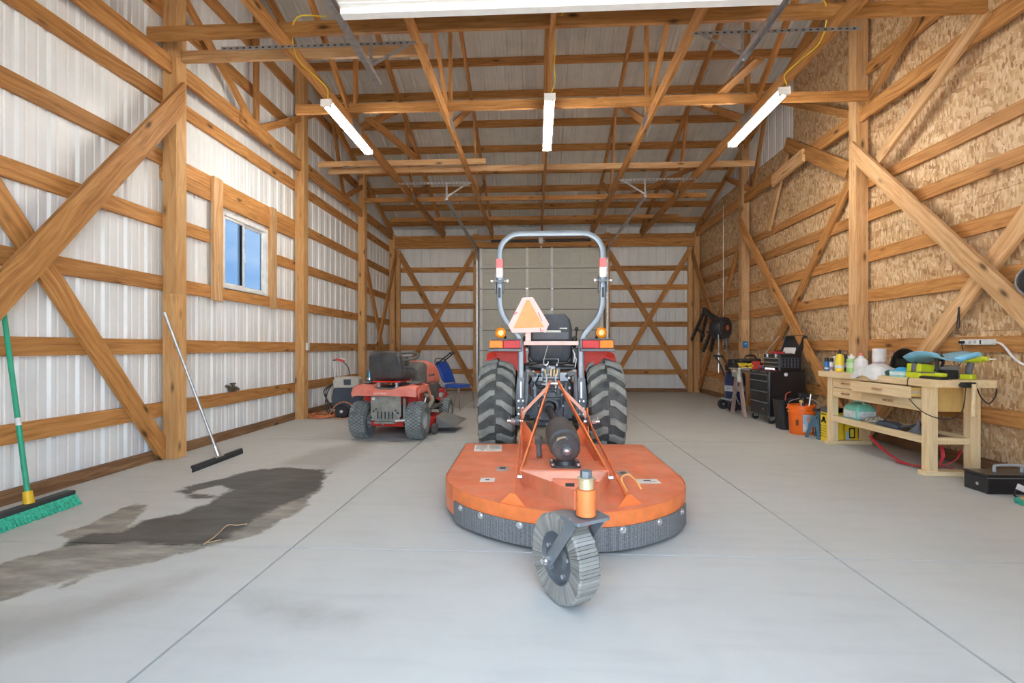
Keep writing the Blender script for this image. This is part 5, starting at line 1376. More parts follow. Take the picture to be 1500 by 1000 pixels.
# dash, hood, grille, steering
rings = []
for y_, wd, z0, z1 in ((0.50, 0.34, 0.42, 0.84), (0.60, 0.42, 0.36, 0.90), (0.74, 0.46, 0.36, 0.905)):
    rings.append([V((a, y_, (z0 + z1) / 2 + b)) for a, b in rrect(wd, z1 - z0, 0.06, 3)])
ds = MB().loft(rings).build('dash', DUSTB, lt, 40)
MB().box2((0.02, 0.487, 0.70), (0.11, 0.502, 0.78)).build('warning_label', mat('label_yellow', (0.75, 0.66, 0.15), 0.5), ds, None)
MB().box2((0.03, 0.487, 0.64), (0.10, 0.502, 0.695)).build('warning_label', mat('label_cream', (0.72, 0.70, 0.58), 0.5), ds, None)
rings = []
for y_, wd, z0, z1 in ((0.74, 0.44, 0.58, 0.925), (0.95, 0.46, 0.58, 0.92), (1.25, 0.45, 0.55, 0.87), (1.45, 0.42, 0.50, 0.80), (1.52, 0.34, 0.50, 0.72)):
    rings.append([V((a, y_, (z0 + z1) / 2 + b)) for a, b in rrect(wd, z1 - z0, 0.09, 4)])
hd = MB().loft(rings).build('hood', LRED, lt, 45)
for k in range(4): MB().box2((0.221, 0.86 + k * 0.07, 0.70), (0.234, 0.90 + k * 0.07, 0.728)).build('louvre', BLACKM, hd, None)
mb = MB(); mb.box2((-0.215, 0.74, 0.34), (0.215, 1.42, 0.60)); mb.build('engine_side', DUSTB, lt, None, bevel=0.02)
mb = MB(); mb.box2((-0.17, 1.515, 0.42), (0.17, 1.53, 0.68)); mb.build('grille', BLACKM, lt, None)
mb = MB(); mb.box2((-0.32, 1.22, 0.20), (0.32, 1.33, 0.26)); mb.build('front_axle', BLACKM, lt, None)
mb = MB(); mb.torus((0.02, 0.50, 0.985), (0, -0.30, 1), 0.165, 0.016, 32, 8)
for a in (0.5, PI - 0.5, 4.71): mb.bar((0.02, 0.51, 0.965), (0.02 + 0.165 * math.cos(a), 0.50 + 0.155 * math.sin(a), 0.985 + 0.047 * math.sin(a)), 0.035, 0.012)
mb.cyl((0.02, 0.50, 0.975), (0.02, 0.56, 0.85), 0.03, 12); mb.build('steering_wheel', DUSTB, lt)
# belly mower deck with chute and gauge wheels
pts = [(0.50 * math.cos(a) * (1.0 if abs(math.cos(a)) < .9 else .98), 0.66 + 0.34 * math.sin(a)) for a in [2 * PI * k / 28 for k in range(28)]]
mdk = MB().prism(pts, (0, 0, 0.09), (1, 0, 0), (0, 1, 0), (0, 0, 0.11)).build('mower_deck', LREDB, lt, 40, bevel=0.015)
mb = MB(); mb.add([(0.45, 0.42, 0.22), (0.45, 0.82, 0.23), (0.76, 0.86, 0.13), (0.70, 0.40, 0.09), (0.45, 0.42, 0.06), (0.45, 0.82, 0.06), (0.755, 0.86, 0.12), (0.695, 0.40, 0.08)],
               [(0, 1, 2, 3), (4, 7, 6, 5), (0, 3, 7, 4), (3, 2, 6, 7), (2, 1, 5, 6), (1, 0, 4, 5)]); mb.build('discharge_chute', mat('chute_grey', (0.16, 0.16, 0.155), 0.6, dirt=.3), lt, None, bevel=0.006)
for x, y_ in ((0.46, 0.33), (-0.46, 0.33)):
    MB().lathe([(0.02, -0.025), (0.065, -0.025), (0.07, 0), (0.065, 0.025), (0.02, 0.025)], (x, y_, 0.072), (1, 0, 0), 20).build('gauge_wheel', DUSTB, lt)
    MB().box2((x - 0.03 * (1 if x > 0 else -1), y_ - 0.02, 0.07), (x - 0.045 * (1 if x > 0 else -1), y_ + 0.10, 0.19)).build('gauge_bracket', LREDB, lt, None)
MB().tube(spline([(0.24, 0.60, 0.46), (0.33, 0.60, 0.45), (0.36, 0.55, 0.40), (0.33, 0.50, 0.33), (0.36, 0.45, 0.26)], 5), 0.028, 10).build('exhaust_pipe', mat('dusty_pipe', (0.36, 0.32, 0.25), 0.8, 0.2), lt)
MB().tube([(0.28, 0.42, 0.30), (0.30, 0.46, 0.44), (0.27, 0.62, 0.47)], 0.010, 8).build('deck_lever', SILVER, lt)

# can on the left fender
cp = lt.matrix_basis if False else Matrix.Translation(lt.location) @ Matrix.Rotation(math.radians(-4), 4, 'Z')
p = cp @ V((-0.29, 0.06, 0.691))
cn = thing('drink_can', 'blue and silver can standing on the lawn tractor fender', 'can', p)
MB().lathe([(0.028, 0), (0.033, 0.008), (0.033, 0.112), (0.027, 0.122), (0.025, 0.118), (0.0, 0.118)], (0, 0, 0), (0, 0, 1), 20).build('can_body', mat('blue_can', (0.13, 0.35, 0.55), 0.25, 0.6, var=.2), cn)
MB().lathe([(0.0335, 0.015), (0.0335, 0.04), (0.0333, 0.04), (0.0333, 0.015)], (0, 0, 0), (0, 0, 1), 20, closed=True).build('silver_band', SILVER, cn)

# ================================================================== BLUE CHAIR
BLUEV = mat('blue_vinyl', (0.012, 0.075, 0.42), 0.35)
CHROME = mat('chrome', (0.75, 0.75, 0.75), 0.15, 1.0)
ch = thing('chair', 'royal blue padded chair with chrome tube frame against the back wall', 'chair', (-1.40, 8.50, 0), math.radians(-28))
# local +x is the way the chair faces
rings = [[V((a * k, b * k, z)) for a, b in rrect(0.40, 0.42, 0.14, 5)] for z, k in ((0.395, 0.93), (0.405, 1.0), (0.435, 1.0), (0.45, 0.93))]
MB().loft(rings).build('seat', BLUEV, ch, 50)
rings = [[V((-0.19 - 0.20 * t_ ** 1.3 + b, a, 0.47 + 0.38 * t_)) for a, b in rrect(wd, dp, dp * .45, 4)] for t_, wd, dp in ((0, 0.26, 0.035), (0.1, 0.32, 0.05), (0.5, 0.34, 0.055), (0.88, 0.32, 0.05), (1.0, 0.24, 0.03))]
MB().loft(rings).build('backrest', BLUEV, ch, 50)
for s in (-1, 1):
    MB().tube(spline([(0.17, s * 0.19, 0.40), (0.185, s * 0.20, 0.30), (0.21, s * 0.215, 0.0)], 4), 0.011, 10).build('leg', CHROME, ch)
    MB().tube(spline([(-0.12, s * 0.19, 0.36), (-0.18, s * 0.20, 0.25), (-0.26, s * 0.215, 0.0)], 4), 0.011, 10).build('leg', CHROME, ch)
MB().tube(spline([(0.16, -0.18, 0.385), (-0.14, -0.185, 0.385), (-0.22, -0.18, 0.50), (-0.36, -0.19, 0.78), (-0.41, -0.12, 0.885), (-0.42, 0, 0.905), (-0.41, 0.12, 0.885), (-0.36, 0.19, 0.78), (-0.22, 0.18, 0.50), (-0.14, 0.185, 0.385), (0.16, 0.18, 0.385)], 5), 0.011, 10).build('back_frame', CHROME, ch)
mb = MB(); mb.tube([V((0.18 * math.cos(a), 0.18 * math.sin(a), 0.27)) for a in [2 * PI * k / 32 for k in range(32)]], 0.007, 8, closed=True); mb.build('stretcher_ring', CHROME, ch)

# machine behind the chair: black housing, red wheel, long handle
mc = thing('walk_behind_machine', 'black wheeled yard machine with round red cover and long black handle behind blue chair', 'yard machine', (-2.02, 8.62, 0), math.radians(-2))
mb = MB(); mb.prism([(-0.25, 0.16), (0.20, 0.16), (0.28, 0.36), (0.12, 0.62), (-0.20, 0.55), (-0.30, 0.35)], (0, -0.16, 0), (1, 0, 0), (0, 0, 1), (0, 0.32, 0)); mb.build('housing', DARKP, mc, None, bevel=0.03)
for s in (-1, 1):
    MB().lathe([(0.04, -0.03), (0.115, -0.035), (0.125, -0.02), (0.125, 0.02), (0.115, 0.035), (0.04, 0.03)], (0.10, s * 0.22, 0.125), (0, 1, 0), 28).build('wheel', DARKP, mc)
    MB().cyl((0.10, s * 0.18, 0.125), (0.10, s * 0.262, 0.125), 0.045, 16).build('hub', mat('hub_pale', (0.6, 0.58, 0.55), 0.5), mc)
    MB().lathe([(0.03, -0.02), (0.06, -0.02), (0.06, 0.02), (0.03, 0.02)], (-0.20, s * 0.17, 0.062), (0, 1, 0), 16).build('caster', DARKP, mc)
    MB().tube(spline([(-0.05, s * 0.17, 0.45), (0.12, s * 0.18, 0.68), (0.35, s * 0.18, 0.88)], 4) + [V((0.50, s * 0.16, 1.0))], 0.012, 8).build('handle_tube', DARKP, mc)
MB().cyl((0.50, -0.18, 1.0), (0.50, 0.18, 1.0), 0.019, 10).build('handle_grip', DARKP, mc)
MB().lathe([(0.0, 0.0), (0.05, 0.0), (0.052, 0.012), (0.10, 0.02), (0.115, 0.0), (0.115, -0.04), (0.0, -0.05)], (0.335, -0.15, 0.26), (0.25, -1, 0), 28, caps=False).build('recoil_cover', mat('cover_red', (0.62, 0.03, 0.03), 0.4), mc)
MB().cyl((0.335, -0.15, 0.26), (0.342, -0.175, 0.26), 0.045, 16).build('recoil_hub', MATS['hub_pale'], mc)
MB().box2((0.02, -0.168, 0.45), (0.16, -0.160, 0.475)).build('white_badge', WPLAST, mc, None)

# ================================================================== PRESSURE WASHER + CORD
NAVY = mat('navy_plastic', (0.045, 0.06, 0.085), 0.45)
BEIGE = mat('beige_plastic', (0.50, 0.48, 0.42), 0.5, dirt=.3)
pw_ = thing('pressure_washer', 'small navy and beige pressure washer on wheels by the metal wall', 'pressure washer', (-3.02, 7.55, 0), math.radians(8))
mb = MB(); mb.prism([(-0.20, 0.13), (0.20, 0.13), (0.22, 0.30), (0.19, 0.46), (-0.19, 0.46), (-0.22, 0.30)], (0, -0.16, 0), (1, 0, 0), (0, 0, 1), (0, 0.32, 0)); mb.build('body', NAVY, pw_, None, bevel=0.02)
mb = MB(); mb.prism([(-0.19, 0.462), (0.19, 0.462), (0.20, 0.60), (0.16, 0.635), (-0.16, 0.635), (-0.20, 0.58)], (0, -0.15, 0), (1, 0, 0), (0, 0, 1), (0, 0.30, 0)); mb.build('top_cover', BEIGE, pw_, None, bevel=0.015)
MB().box2((-0.03, -0.156, 0.51), (0.08, -0.149, 0.60)).build('control_panel', NAVY, pw_, None)
mb = MB(); mb.box2((-0.15, -0.15, 0.05), (0.20, 0.15, 0.13)); mb.build('motor_base', DARKP, pw_, None, bevel=0.01)
for x in (-0.02, 0.10): MB().box2((x - 0.04, -0.158, 0.06), (x + 0.04, -0.148, 0.20)).build('vent', mat('vent_grey', (0.12, 0.12, 0.125), 0.5), pw_, None)
for s in (-1, 1):
    MB().lathe([(0.03, -0.02), (0.09, -0.025), (0.10, -0.01), (0.10, 0.01), (0.09, 0.025), (0.03, 0.02)], (-0.05, s * 0.19, 0.10), (0, 1, 0), 24).build('wheel', DARKP, pw_)
    MB().cyl((-0.05, s * 0.17, 0.10), (-0.05, s * 0.218, 0.10), 0.025, 12).build('wheel_cap', WPLAST, pw_)
    MB().cyl((-0.17, s * 0.10, 0.55), (-0.20, s * 0.10, 0.90), 0.010, 8).build('handle_tube', SILVER, pw_)
MB().cyl((-0.20, -0.12, 0.90), (-0.20, 0.12, 0.90), 0.012, 8).build('handle', DARKP, pw_)
mb = MB(); mb.box((-0.10, -0.10, 0.90), (0.14, 0.03, 0.035), (0, 0.25, 0)); mb.build('spray_gun', mat('gun_red', (0.55, 0.04, 0.05), 0.4), pw_, None, bevel=0.006)
MB().box((-0.06, -0.10, 0.925), (0.08, 0.028, 0.015), (0, 0.25, 0)).build('gun_cap', WPLAST, pw_, None)
MB().tube(spline([(-0.08, -0.10, 0.90), (0.02, -0.10, 0.80), (0.05, -0.10, 0.66)], 5), 0.008, 8).build('gun_hose', HOSE, pw_)
for q in range(3):
    MB().tube(spline([(-0.20, -0.05 + q * .03, 0.55), (-0.30 - q * 0.03, -0.06, 0.40), (-0.33 + q * 0.05, -0.08, 0.15), (-0.22, -0.1, 0.04 + q * .01), (-0.1, -0.14, 0.03)], 6), 0.009, 8).build('hose', HOSE, pw_)
OCORD = mat('orange_cord', (0.72, 0.24, 0.08), 0.5, dirt=.3, dirtcol=(.5, .3, .2))
pts = []
rnd = random.Random(3)
for k in range(90):
    a = k * 0.62; r = 0.10 + 0.09 * rnd.random()
    pts.append(V((-3.36 + r * 1.25 * math.cos(a), 7.45 + r * 1.5 * math.sin(a), 0.012 + 0.06 * rnd.random() * (1 - abs(k - 45) / 60))))
pts += [V((-3.22, 7.28, 0.05)), V((-3.10, 7.24, 0.20)), V((-2.98, 7.26, 0.26)), V((-2.85, 7.28, 0.20)), V((-2.78, 7.25, 0.02)), V((-2.9, 7.2, 0.012)), V((-3.1, 7.2, 0.012))]
tag(MB().tube(spline(pts, 4), 0.007, 6).build('extension_cord', OCORD), 'tangled orange extension cord heaped on the floor by the pressure washer', 'cord')

# ================================================================== BROOM, SQUEEGEE, WALL BITS
GREEN = mat('broom_green', (0.02, 0.36, 0.20), 0.4)
GRBR = mat('green_bristle', (0.04, 0.42, 0.27), 0.8, var=0.2, vscale=60)
YELP = mat('yellow_plastic', (0.85, 0.52, 0.02), 0.4)
a, b = onZ(0, 772, 0.04), onZ(104, 742, 0.04)
ctr = V((-3.25, 2.90, 0)); rz = 0.06
br = thing('push_broom', 'green push broom with yellow socket leaning on the metal wall', 'broom', ctr, rz)
mb = MB(); mb.box((0, 0, 0.085), (0.07, 0.61, 0.03)); mb.build('head_block', mat('broom_black', (0.03, 0.035, 0.035), 0.6), br, None, bevel=0.006)
mb = MB()
rnd = random.Random(5)
for i in range(60):
    for j in range(7):
        x = -0.03 + j * 0.01; y = -0.30 + i * 0.0102
        tx, ty = x * 1.5 + 0.025 + rnd.uniform(-.008, .008), y * 1.02 + rnd.uniform(-.008, .008)
        mb.add([(x - .005, y - .005, .072), (x + .005, y - .005, .072), (x + .005, y + .005, .072), (x - .005, y + .005, .072), (tx - .007, ty - .006, .002), (tx + .007, ty - .006, .002), (tx + .007, ty + .006, .002), (tx - .007, ty + .006, .002)],
               [(0, 1, 2, 3), (4, 7, 6, 5), (0, 4, 5, 1), (1, 5, 6, 2), (2, 6, 7, 3), (3, 7, 4, 0)])
mb.build('bristles', GRBR, br, None)['kind'] = 'stuff'
h0 = V((-0.01, 0.02, 0.09)); h1 = V((-0.37, 0.20, 1.42))
dv = (h1 - h0).normalized()
MB().cyl(h0 - dv * .01, h0 + dv * 0.085, 0.030, 14, 0.024).build('socket', YELP, br)
hh = MB().cyl(h0 + dv * 0.08, h1, 0.0145, 14).build('handle', GREEN, br)
MB().cyl(h0 + dv * 0.52, h0 + dv * 0.57, 0.0152, 14).build('label', WPLAST, hh)
sq = thing('floor_squeegee', 'black floor squeegee with silver handle leaning on the timber post', 'squeegee', (-3.04, 4.44, 0), 0.03)
mb = MB(); mb.box((0, 0, 0.045), (0.03, 0.74, 0.028)); mb.build('frame', BLACKM, sq, None, bevel=0.004)
mb = MB(); mb.box((0.008, 0, 0.018), (0.008, 0.76, 0.036)); mb.build('blade', mat('squeegee_rubber', (0.03, 0.03, 0.03), 0.7), sq, None)
h0 = V((0, 0.0, 0.06)); h1 = V((-0.455, -0.10, 1.43)); dv = (h1 - h0).normalized()
mb = MB(); mb.cyl(h0, h0 + dv * 0.10, 0.02, 12); mb.bar(h0 + V((0, -0.06, 0)), h0 + V((0, 0.06, 0)), 0.03, 0.02); mb.build('bracket', SILVER, sq, None)
MB().cyl(h0 + dv * 0.08, h1, 0.0125, 12).build('handle', GALV, sq)
mb = MB(); p = onX(345, 561, XL + 0.03); p.z = 0.565
fx = thing('hose_bib', 'small dark brass valve sitting on the lowest girt under the window', 'valve', (XL - 0.02, p.y, 0.565))
mb = MB(); mb.box((0, 0.02, 0.03), (0.05, 0.13, 0.05)); mb.cyl((0.0, -0.04, 0.045), (0.0, -0.10, 0.075), 0.02, 10); mb.cyl((0, 0.03, 0.05), (0, 0.03, 0.09), 0.018, 10); mb.box((0, 0.03, 0.095), (0.035, 0.07, 0.014)); mb.build('body', mat('dark_brass', (0.14, 0.12, 0.08), 0.5, 0.5), fx, None, bevel=.004)
MB().box((0.0, 0.10, 0.02), (0.045, 0.05, 0.03)).build('outlet', mat('dark_brass2', (0.18, 0.15, 0.10), 0.5, 0.5), fx, None)
ob = thing('outlet_box', 'white outlet box on the timber post beyond the window', 'outlet', (XL + 0.142, 7.24, 1.06))
MB().box2((0, -0.035, 0), (0.03, 0.035, 0.115)).build('cover', WPLAST, ob, None, bevel=.003)
for z in (0.035, 0.08): MB().box2((0.0295, -0.014, z - 0.014), (0.0315, 0.014, z + 0.014)).build('socket', mat('socket_grey', (0.5, 0.5, 0.49), 0.5), ob, None)

tw_ = spline([onZ(298, 797, 0.006), onZ(318, 783, 0.010), onZ(333, 769, 0.008), onZ(347, 769, 0.005), onZ(362, 767, 0.005)], 4)
st2 = thing('dry_stem', 'thin dry straw stem lying on the dark floor stain', 'straw', (0, 0, 0))
MB().tube(tw_, 0.003, 6).build('stem', mat('straw', (0.62, 0.46, 0.26), 0.8), st2)
MB().tube([onZ(300, 795, 0.005), onZ(312, 793, 0.008), onZ(324, 790, 0.004)], 0.0025, 6).build('side_stem', MATS['straw'], st2)
# ================================================================== TOOL CABINET
CABB = mat('cabinet_black', (0.014, 0.014, 0.016), 0.3, coat=0.3)
TRIM = mat('grey_trim', (0.30, 0.30, 0.31), 0.35, 0.4)
tcab = thing('tool_cabinet', 'black rolling tool cabinet with four drawers beside the orange bucket', 'tool cabinet', (3.59, 7.32, 0))
mb = MB(); mb.box2((-0.25, -0.30, 0.11), (0.25, 0.30, 0.765)); mb.build('body', CABB, tcab, None, bevel=0.006)
zz = 0.725
MB().box2((-0.262, -0.29, 0.728), (-0.25, 0.29, 0.762)).build('top_rail', CABB, tcab, None, bevel=.003)
for (a, b) in ((0.21, 0.13), (-0.22, -0.06), (0.06, 0.10)): MB().box2((-0.2645, a, 0.738), (-0.262, b, 0.752)).build('badge', TRIM, tcab, None)
for hgt in (0.095, 0.155, 0.155, 0.165):
    mb = MB(); mb.box2((-0.262, -0.285, zz - hgt + 0.006), (-0.25, 0.285, zz - 0.004)); dr = mb.build('drawer', CABB, tcab, None, bevel=0.004)
    MB().box2((-0.282, -0.27, zz - 0.026), (-0.262, 0.27, zz - 0.012)).build('drawer_pull', TRIM, dr, None, bevel=0.003)
    zz -= hgt
MB().box2((-0.264, -0.16, 0.20), (-0.262, -0.11, 0.215)).build('badge', TRIM, tcab, None)
for x in (-0.2, 0.2):
    for y in (-0.25, 0.25):
        MB().lathe([(0.015, -0.02), (0.045, -0.02), (0.05, -0.01), (0.05, 0.01), (0.045, 0.02), (0.015, 0.02)], (x, y, 0.05), (0, 1, 0), 20).build('caster_wheel', DARKP, tcab)
        mb = MB(); mb.box2((x - 0.03, y - 0.028, 0.05), (x + 0.03, y - 0.022, 0.11)); mb.box2((x - 0.03, y + 0.022, 0.05), (x + 0.03, y + 0.028, 0.11)); mb.box2((x - 0.035, y - 0.03, 0.10), (x + 0.035, y + 0.03, 0.112)); mb.build('caster_fork', GALV, tcab, None)
MB().cyl((-0.02, -0.300, 0.715), (-0.02, -0.3025, 0.715), 0.026, 20).build('round_sticker', mat('sticker_white', (0.72, 0.74, 0.78), 0.5), tcab)

tch = thing('tool_chest', 'black portable tool chest with open lid on the rolling cabinet', 'tool chest', (3.63, 7.25, 0.766))
mb = MB(); mb.box2((-0.15, -0.24, 0.0), (0.15, 0.24, 0.24)); mb.build('body', CABB, tch, None, bevel=0.005)
for k in range(3):
    z = 0.012 + k * 0.06; mb = MB(); mb.box2((-0.160, -0.225, z), (-0.15, 0.225, z + 0.054)); dr = mb.build('drawer', CABB, tch, None, bevel=.003)
    MB().box2((-0.172, -0.22, z + 0.042), (-0.16, 0.22, z + 0.052)).build('drawer_pull', SILVER, dr, None)
for y in (-0.13, 0.13): MB().box2((-0.162, y - 0.018, 0.19), (-0.15, y + 0.018, 0.245)).build('latch', SILVER, tch, None, bevel=.003)
Ml = Matrix.Translation((0.15, 0, 0.24)) @ Matrix.Rotation(math.radians(18), 4, 'Y')
mb = MB(); mb.T = Ml; mb.box2((-0.008, -0.24, 0.0), (0.0, 0.24, 0.27)); mb.box2((-0.06, -0.24, 0), (-0.008, -0.232, 0.27)); mb.box2((-0.06, 0.232, 0), (-0.008, 0.24, 0.27)); mb.box2((-0.06, -0.232, 0.262), (-0.008, 0.232, 0.27)); mb.build('lid', CABB, tch, None)
mb = MB()
for i in range(6): mb.box2((-0.13 + i * 0.045, -0.262, 0.05), (-0.122 + i * 0.045, -0.242, 0.19))
for i in range(4): mb.box2((-0.13, -0.262, 0.05 + i * 0.045), (0.10, -0.242, 0.056 + i * 0.045))
mb.build('socket_rack', mat('rack_grey', (0.10, 0.11, 0.13), 0.4), tch, None)
rt = thing('ratchet_tray', 'red handled tools with a white box lying in the open tool chest', 'tools', (3.63, 7.22, 1.007))
mb = MB(); mb.box((-0.06, 0.02, 0.02), (0.05, 0.24, 0.035), (0, 0, 0.15)); mb.build('red_case', mat('case_red', (0.5, 0.03, 0.05), 0.4), rt, None, bevel=.006)
mb = MB(); mb.box((0.06, -0.06, 0.05), (0.03, 0.26, 0.09), (0, 0.25, 0.05)); mb.build('white_box', WPLAST, rt, None, bevel=.004)
tag(MB().cyl((3.50, 7.50, 1.01), (3.62, 7.30, 1.27), 0.007, 8).build('steel_rod', SILVER), 'thin silver rod leaning in the open tool chest', 'rod')
sk = thing('socket_strip', 'strip of small silver sockets lying on the cabinet top', 'sockets', (3.42, 7.18, 0.766))
mb = MB(); mb.box2((-0.03, -0.15, 0), (0.03, 0.15, 0.012)); mb.build('rail', mat('rail_red', (0.3, 0.06, 0.06), 0.5), sk, None)
for i in range(9): MB().cyl((0, -0.13 + i * 0.032, 0.012), (0, -0.13 + i * 0.032, 0.04), 0.012, 10).build('socket', SILVER, sk)

# ================================================================== WOODEN SAWHORSE + ITEMS
SH_W = wood_mat('weathered_leg', (0.30, 0.19, 0.15), (0.42, 0.29, 0.24), (0.55, 0.42, 0.36), spread=.1)
swh = thing('sawhorse', 'weathered wooden legged sawhorse with grey brackets beside the tool cabinet', 'sawhorse', (3.47, 7.90, 0))
for x in (-0.20, 0.22):
    for s in (-1, 1):
        board('leg', (x - 0.02, s * 0.235, 0.0), (x - 0.02, s * 0.05, 0.70), 0.07, 0.036, (-1, 0, 0), SH_W, swh)
    mb = MB(); mb.box2((x - 0.07, -0.09, 0.63), (x - 0.057, 0.09, 0.74)); mb.box2((x - 0.02, -0.09, 0.66), (x - 0.012, 0.09, 0.74)); mb.build('bracket', mat('sage_grey', (0.36, 0.40, 0.38), 0.5), swh, None, bevel=.003)
    MB().bar((x - 0.06, -0.19, 0.20), (x - 0.06, 0.12, 0.46), 0.02, 0.004, (1, 0, 0)).build('brace_wire', GALV, swh, None)
    MB().bar((x - 0.06, 0.19, 0.20), (x - 0.06, -0.10, 0.42), 0.02, 0.004, (1, 0, 0)).build('brace_wire', GALV, swh, None)
board('beam', (-0.30, 0, 0.75), (0.32, 0, 0.75), 0.09, 0.045, (0, 0, 1), SH_W, swh)
MB().box2((-0.25, -0.24, 0.752), (0.33, 0.26, 0.765)).build('top_panel', mat('ply', (0.45, 0.40, 0.33), 0.6), swh, None)
zt = 0.766
dc = thing('power_tool_case', 'black hard case lying on the sawhorse below the hose reel', 'tool case', (3.50, 8.07, zt), 0.1)
mb = MB(); mb.prism(rrect(0.42, 0.20, 0.05), (0, -0.0, 0.0), (1, 0, 0), (0, 1, 0), (0, 0, 0.09)); mb.build('lower_shell', DARKP, dc, None, bevel=.01)
mb = MB(); mb.prism(rrect(0.38, 0.17, 0.05), (0, 0, 0.092), (1, 0, 0), (0, 1, 0), (0, 0, 0.06)); mb.build('upper_shell', DARKP, dc, None, bevel=.025)
MB().tube(spline([(-0.10, -0.06, 0.15), (-0.06, -0.06, 0.20), (0.06, -0.06, 0.20), (0.10, -0.06, 0.15)], 5), 0.014, 8).build('handle', DARKP, dc)
yc = []
rnd = random.Random(11)
for k in range(40):
    a = k * 0.7; r = 0.08 + 0.05 * rnd.random(); yc.append(V((3.36 + r * math.cos(a), 7.80 + r * math.sin(a), zt + 0.012 + 0.09 * rnd.random())))
tag(MB().tube(spline(yc, 4), 0.009, 6).build('extension_cord', mat('cord_yellow', (0.82, 0.60, 0.05), 0.5)), 'coiled yellow cord on top of the sawhorse', 'cord')
rg = thing('cloth_rag', 'white cloth rag hanging over the sawhorse edge by the cabinet', 'rag', (3.29, 7.70, 0))
mb = MB(); vs_ = []; fs = []
for j in range(9):
    for i in range(7):
        t_ = j / 8; u_ = i / 6 - .5
        x = -0.09 + (0.16 * (1 - t_ * 2) if t_ < .5 else -0.008 * math.sin(i * 1.7)); z = zt + 0.012 if t_ < 0.5 else zt + 0.012 - 0.22 * (t_ - .5) * 2
        vs_.append((x + 0.01 * math.sin(i * 2.1 + j), u_ * 0.10 + 0.008 * math.sin(j * 1.3 + i), z + 0.008 * math.sin(i * 1.9 + j * .8)))
for j in range(8):
    for i in range(6): k = j * 7 + i; fs.append((k, k + 1, k + 8, k + 7))
o = mb.add(vs_, fs).build('cloth', mat('rag_white', (0.68, 0.66, 0.60), 0.9), rg, 60); m_ = o.modifiers.new('t', 'SOLIDIFY'); m_.thickness = 0.004
sp = thing('spray_can', 'red and blue can lying on the sawhorse beside yellow cord', 'can', (3.52, 7.70, zt + 0.033))
MB().lathe([(0.0, 0), (0.03, 0.0), (0.032, 0.005), (0.032, 0.13), (0.02, 0.145), (0.0, 0.145)], (-0.05, 0, 0), (0.4, -1, 0), 20, caps=False).build('can', mat('can_blue', (0.03, 0.22, 0.45), 0.3, 0.2), sp)
MB().lathe([(0.0325, 0.09), (0.0325, 0.125)], (-0.05, 0, 0), (0.4, -1, 0), 20, caps=False).build('can_band', mat('can_red', (0.65, 0.04, 0.03), 0.35), sp)
rb = thing('red_tape_box', 'small red box on the sawhorse against the tool chest', 'box', (3.44, 7.66, zt))
MB().box2((-0.05, -0.03, 0), (0.05, 0.03, 0.12)).build('box', mat('box_red', (0.62, 0.05, 0.03), 0.5), rb, None, bevel=.003)
MB().box2((-0.051, -0.022, 0.03), (-0.0505, 0.022, 0.07)).build('box_label', mat('label_orange', (0.9, 0.5, 0.1), .5), rb, None)

# ================================================================== AIR COMPRESSOR
BLUET = mat('tank_blue', (0.012, 0.025, 0.085), 0.3, coat=.3)
ac = thing('air_compressor', 'dark blue upright air compressor with black wheels beside the sawhorse', 'air compressor', (3.50, 8.60, 0), 0.15)
MB().lathe([(0.0, 0.10), (0.10, 0.11), (0.155, 0.15), (0.17, 0.20), (0.17, 0.60), (0.155, 0.65), (0.10, 0.69), (0.0, 0.70)], (0, 0, 0), (0, 0, 1), 32, caps=False).build('tank', BLUET, ac)
MB().lathe([(0.1715, 0.34), (0.1715, 0.44)], (0, 0, 0), (0, 0, 1), 32, caps=False).build('tank_label', mat('tank_label', (0.45, 0.47, 0.52), 0.5, var=.3, vscale=30), ac)
mb = MB(); mb.box2((-0.12, -0.13, 0.69), (0.13, 0.13, 0.80)); mb.prism(rrect(0.20, 0.18, 0.05), (0.0, 0, 0.80), (1, 0, 0), (0, 1, 0), (0, 0, 0.10)); mb.build('pump_housing', DARKP, ac, None, bevel=.02)
for s in (-1, 1):
    MB().lathe([(0.03, -0.02), (0.08, -0.025), (0.095, -0.012), (0.095, 0.012), (0.08, 0.025), (0.03, 0.02)], (-0.13, s * 0.16, 0.095), (0.15, 1, 0), 24).build('wheel', DARKP, ac)
    MB().cyl((-0.13, s * 0.135, 0.095), (-0.13, s * 0.192, 0.095), 0.022, 10).build('wheel_cap', GALV, ac)
    MB().tube(spline([(-0.12, s * 0.11, 0.55), (-0.16, s * 0.12, 0.70), (-0.25, s * 0.12, 0.88)], 4) + [V((-0.31, s * 0.12, 0.95))], 0.013, 8).build('handle_tube', DARKP, ac)
MB().cyl((-0.31, -0.14, 0.95), (-0.31, 0.14, 0.95), 0.018, 10).build('handle_grip', DARKP, ac)
MB().box2((-0.17, -0.16, 0.18), (-0.11, 0.16, 0.21)).build('wheel_plate', mat('pale_blue_metal', (0.45, 0.52, 0.55), 0.4, .3), ac, None)
MB().cyl((0.10, 0, 0.0), (0.10, 0, 0.13), 0.03, 12).build('front_foot', DARKP, ac)

# ================================================================== HUNG ON THE RIGHT WALL
hrl = thing('hose_reel', 'black wall mounted hose reel with orange centre beside the timber post', 'hose reel', (3.59, 9.50, 1.48), math.radians(35))
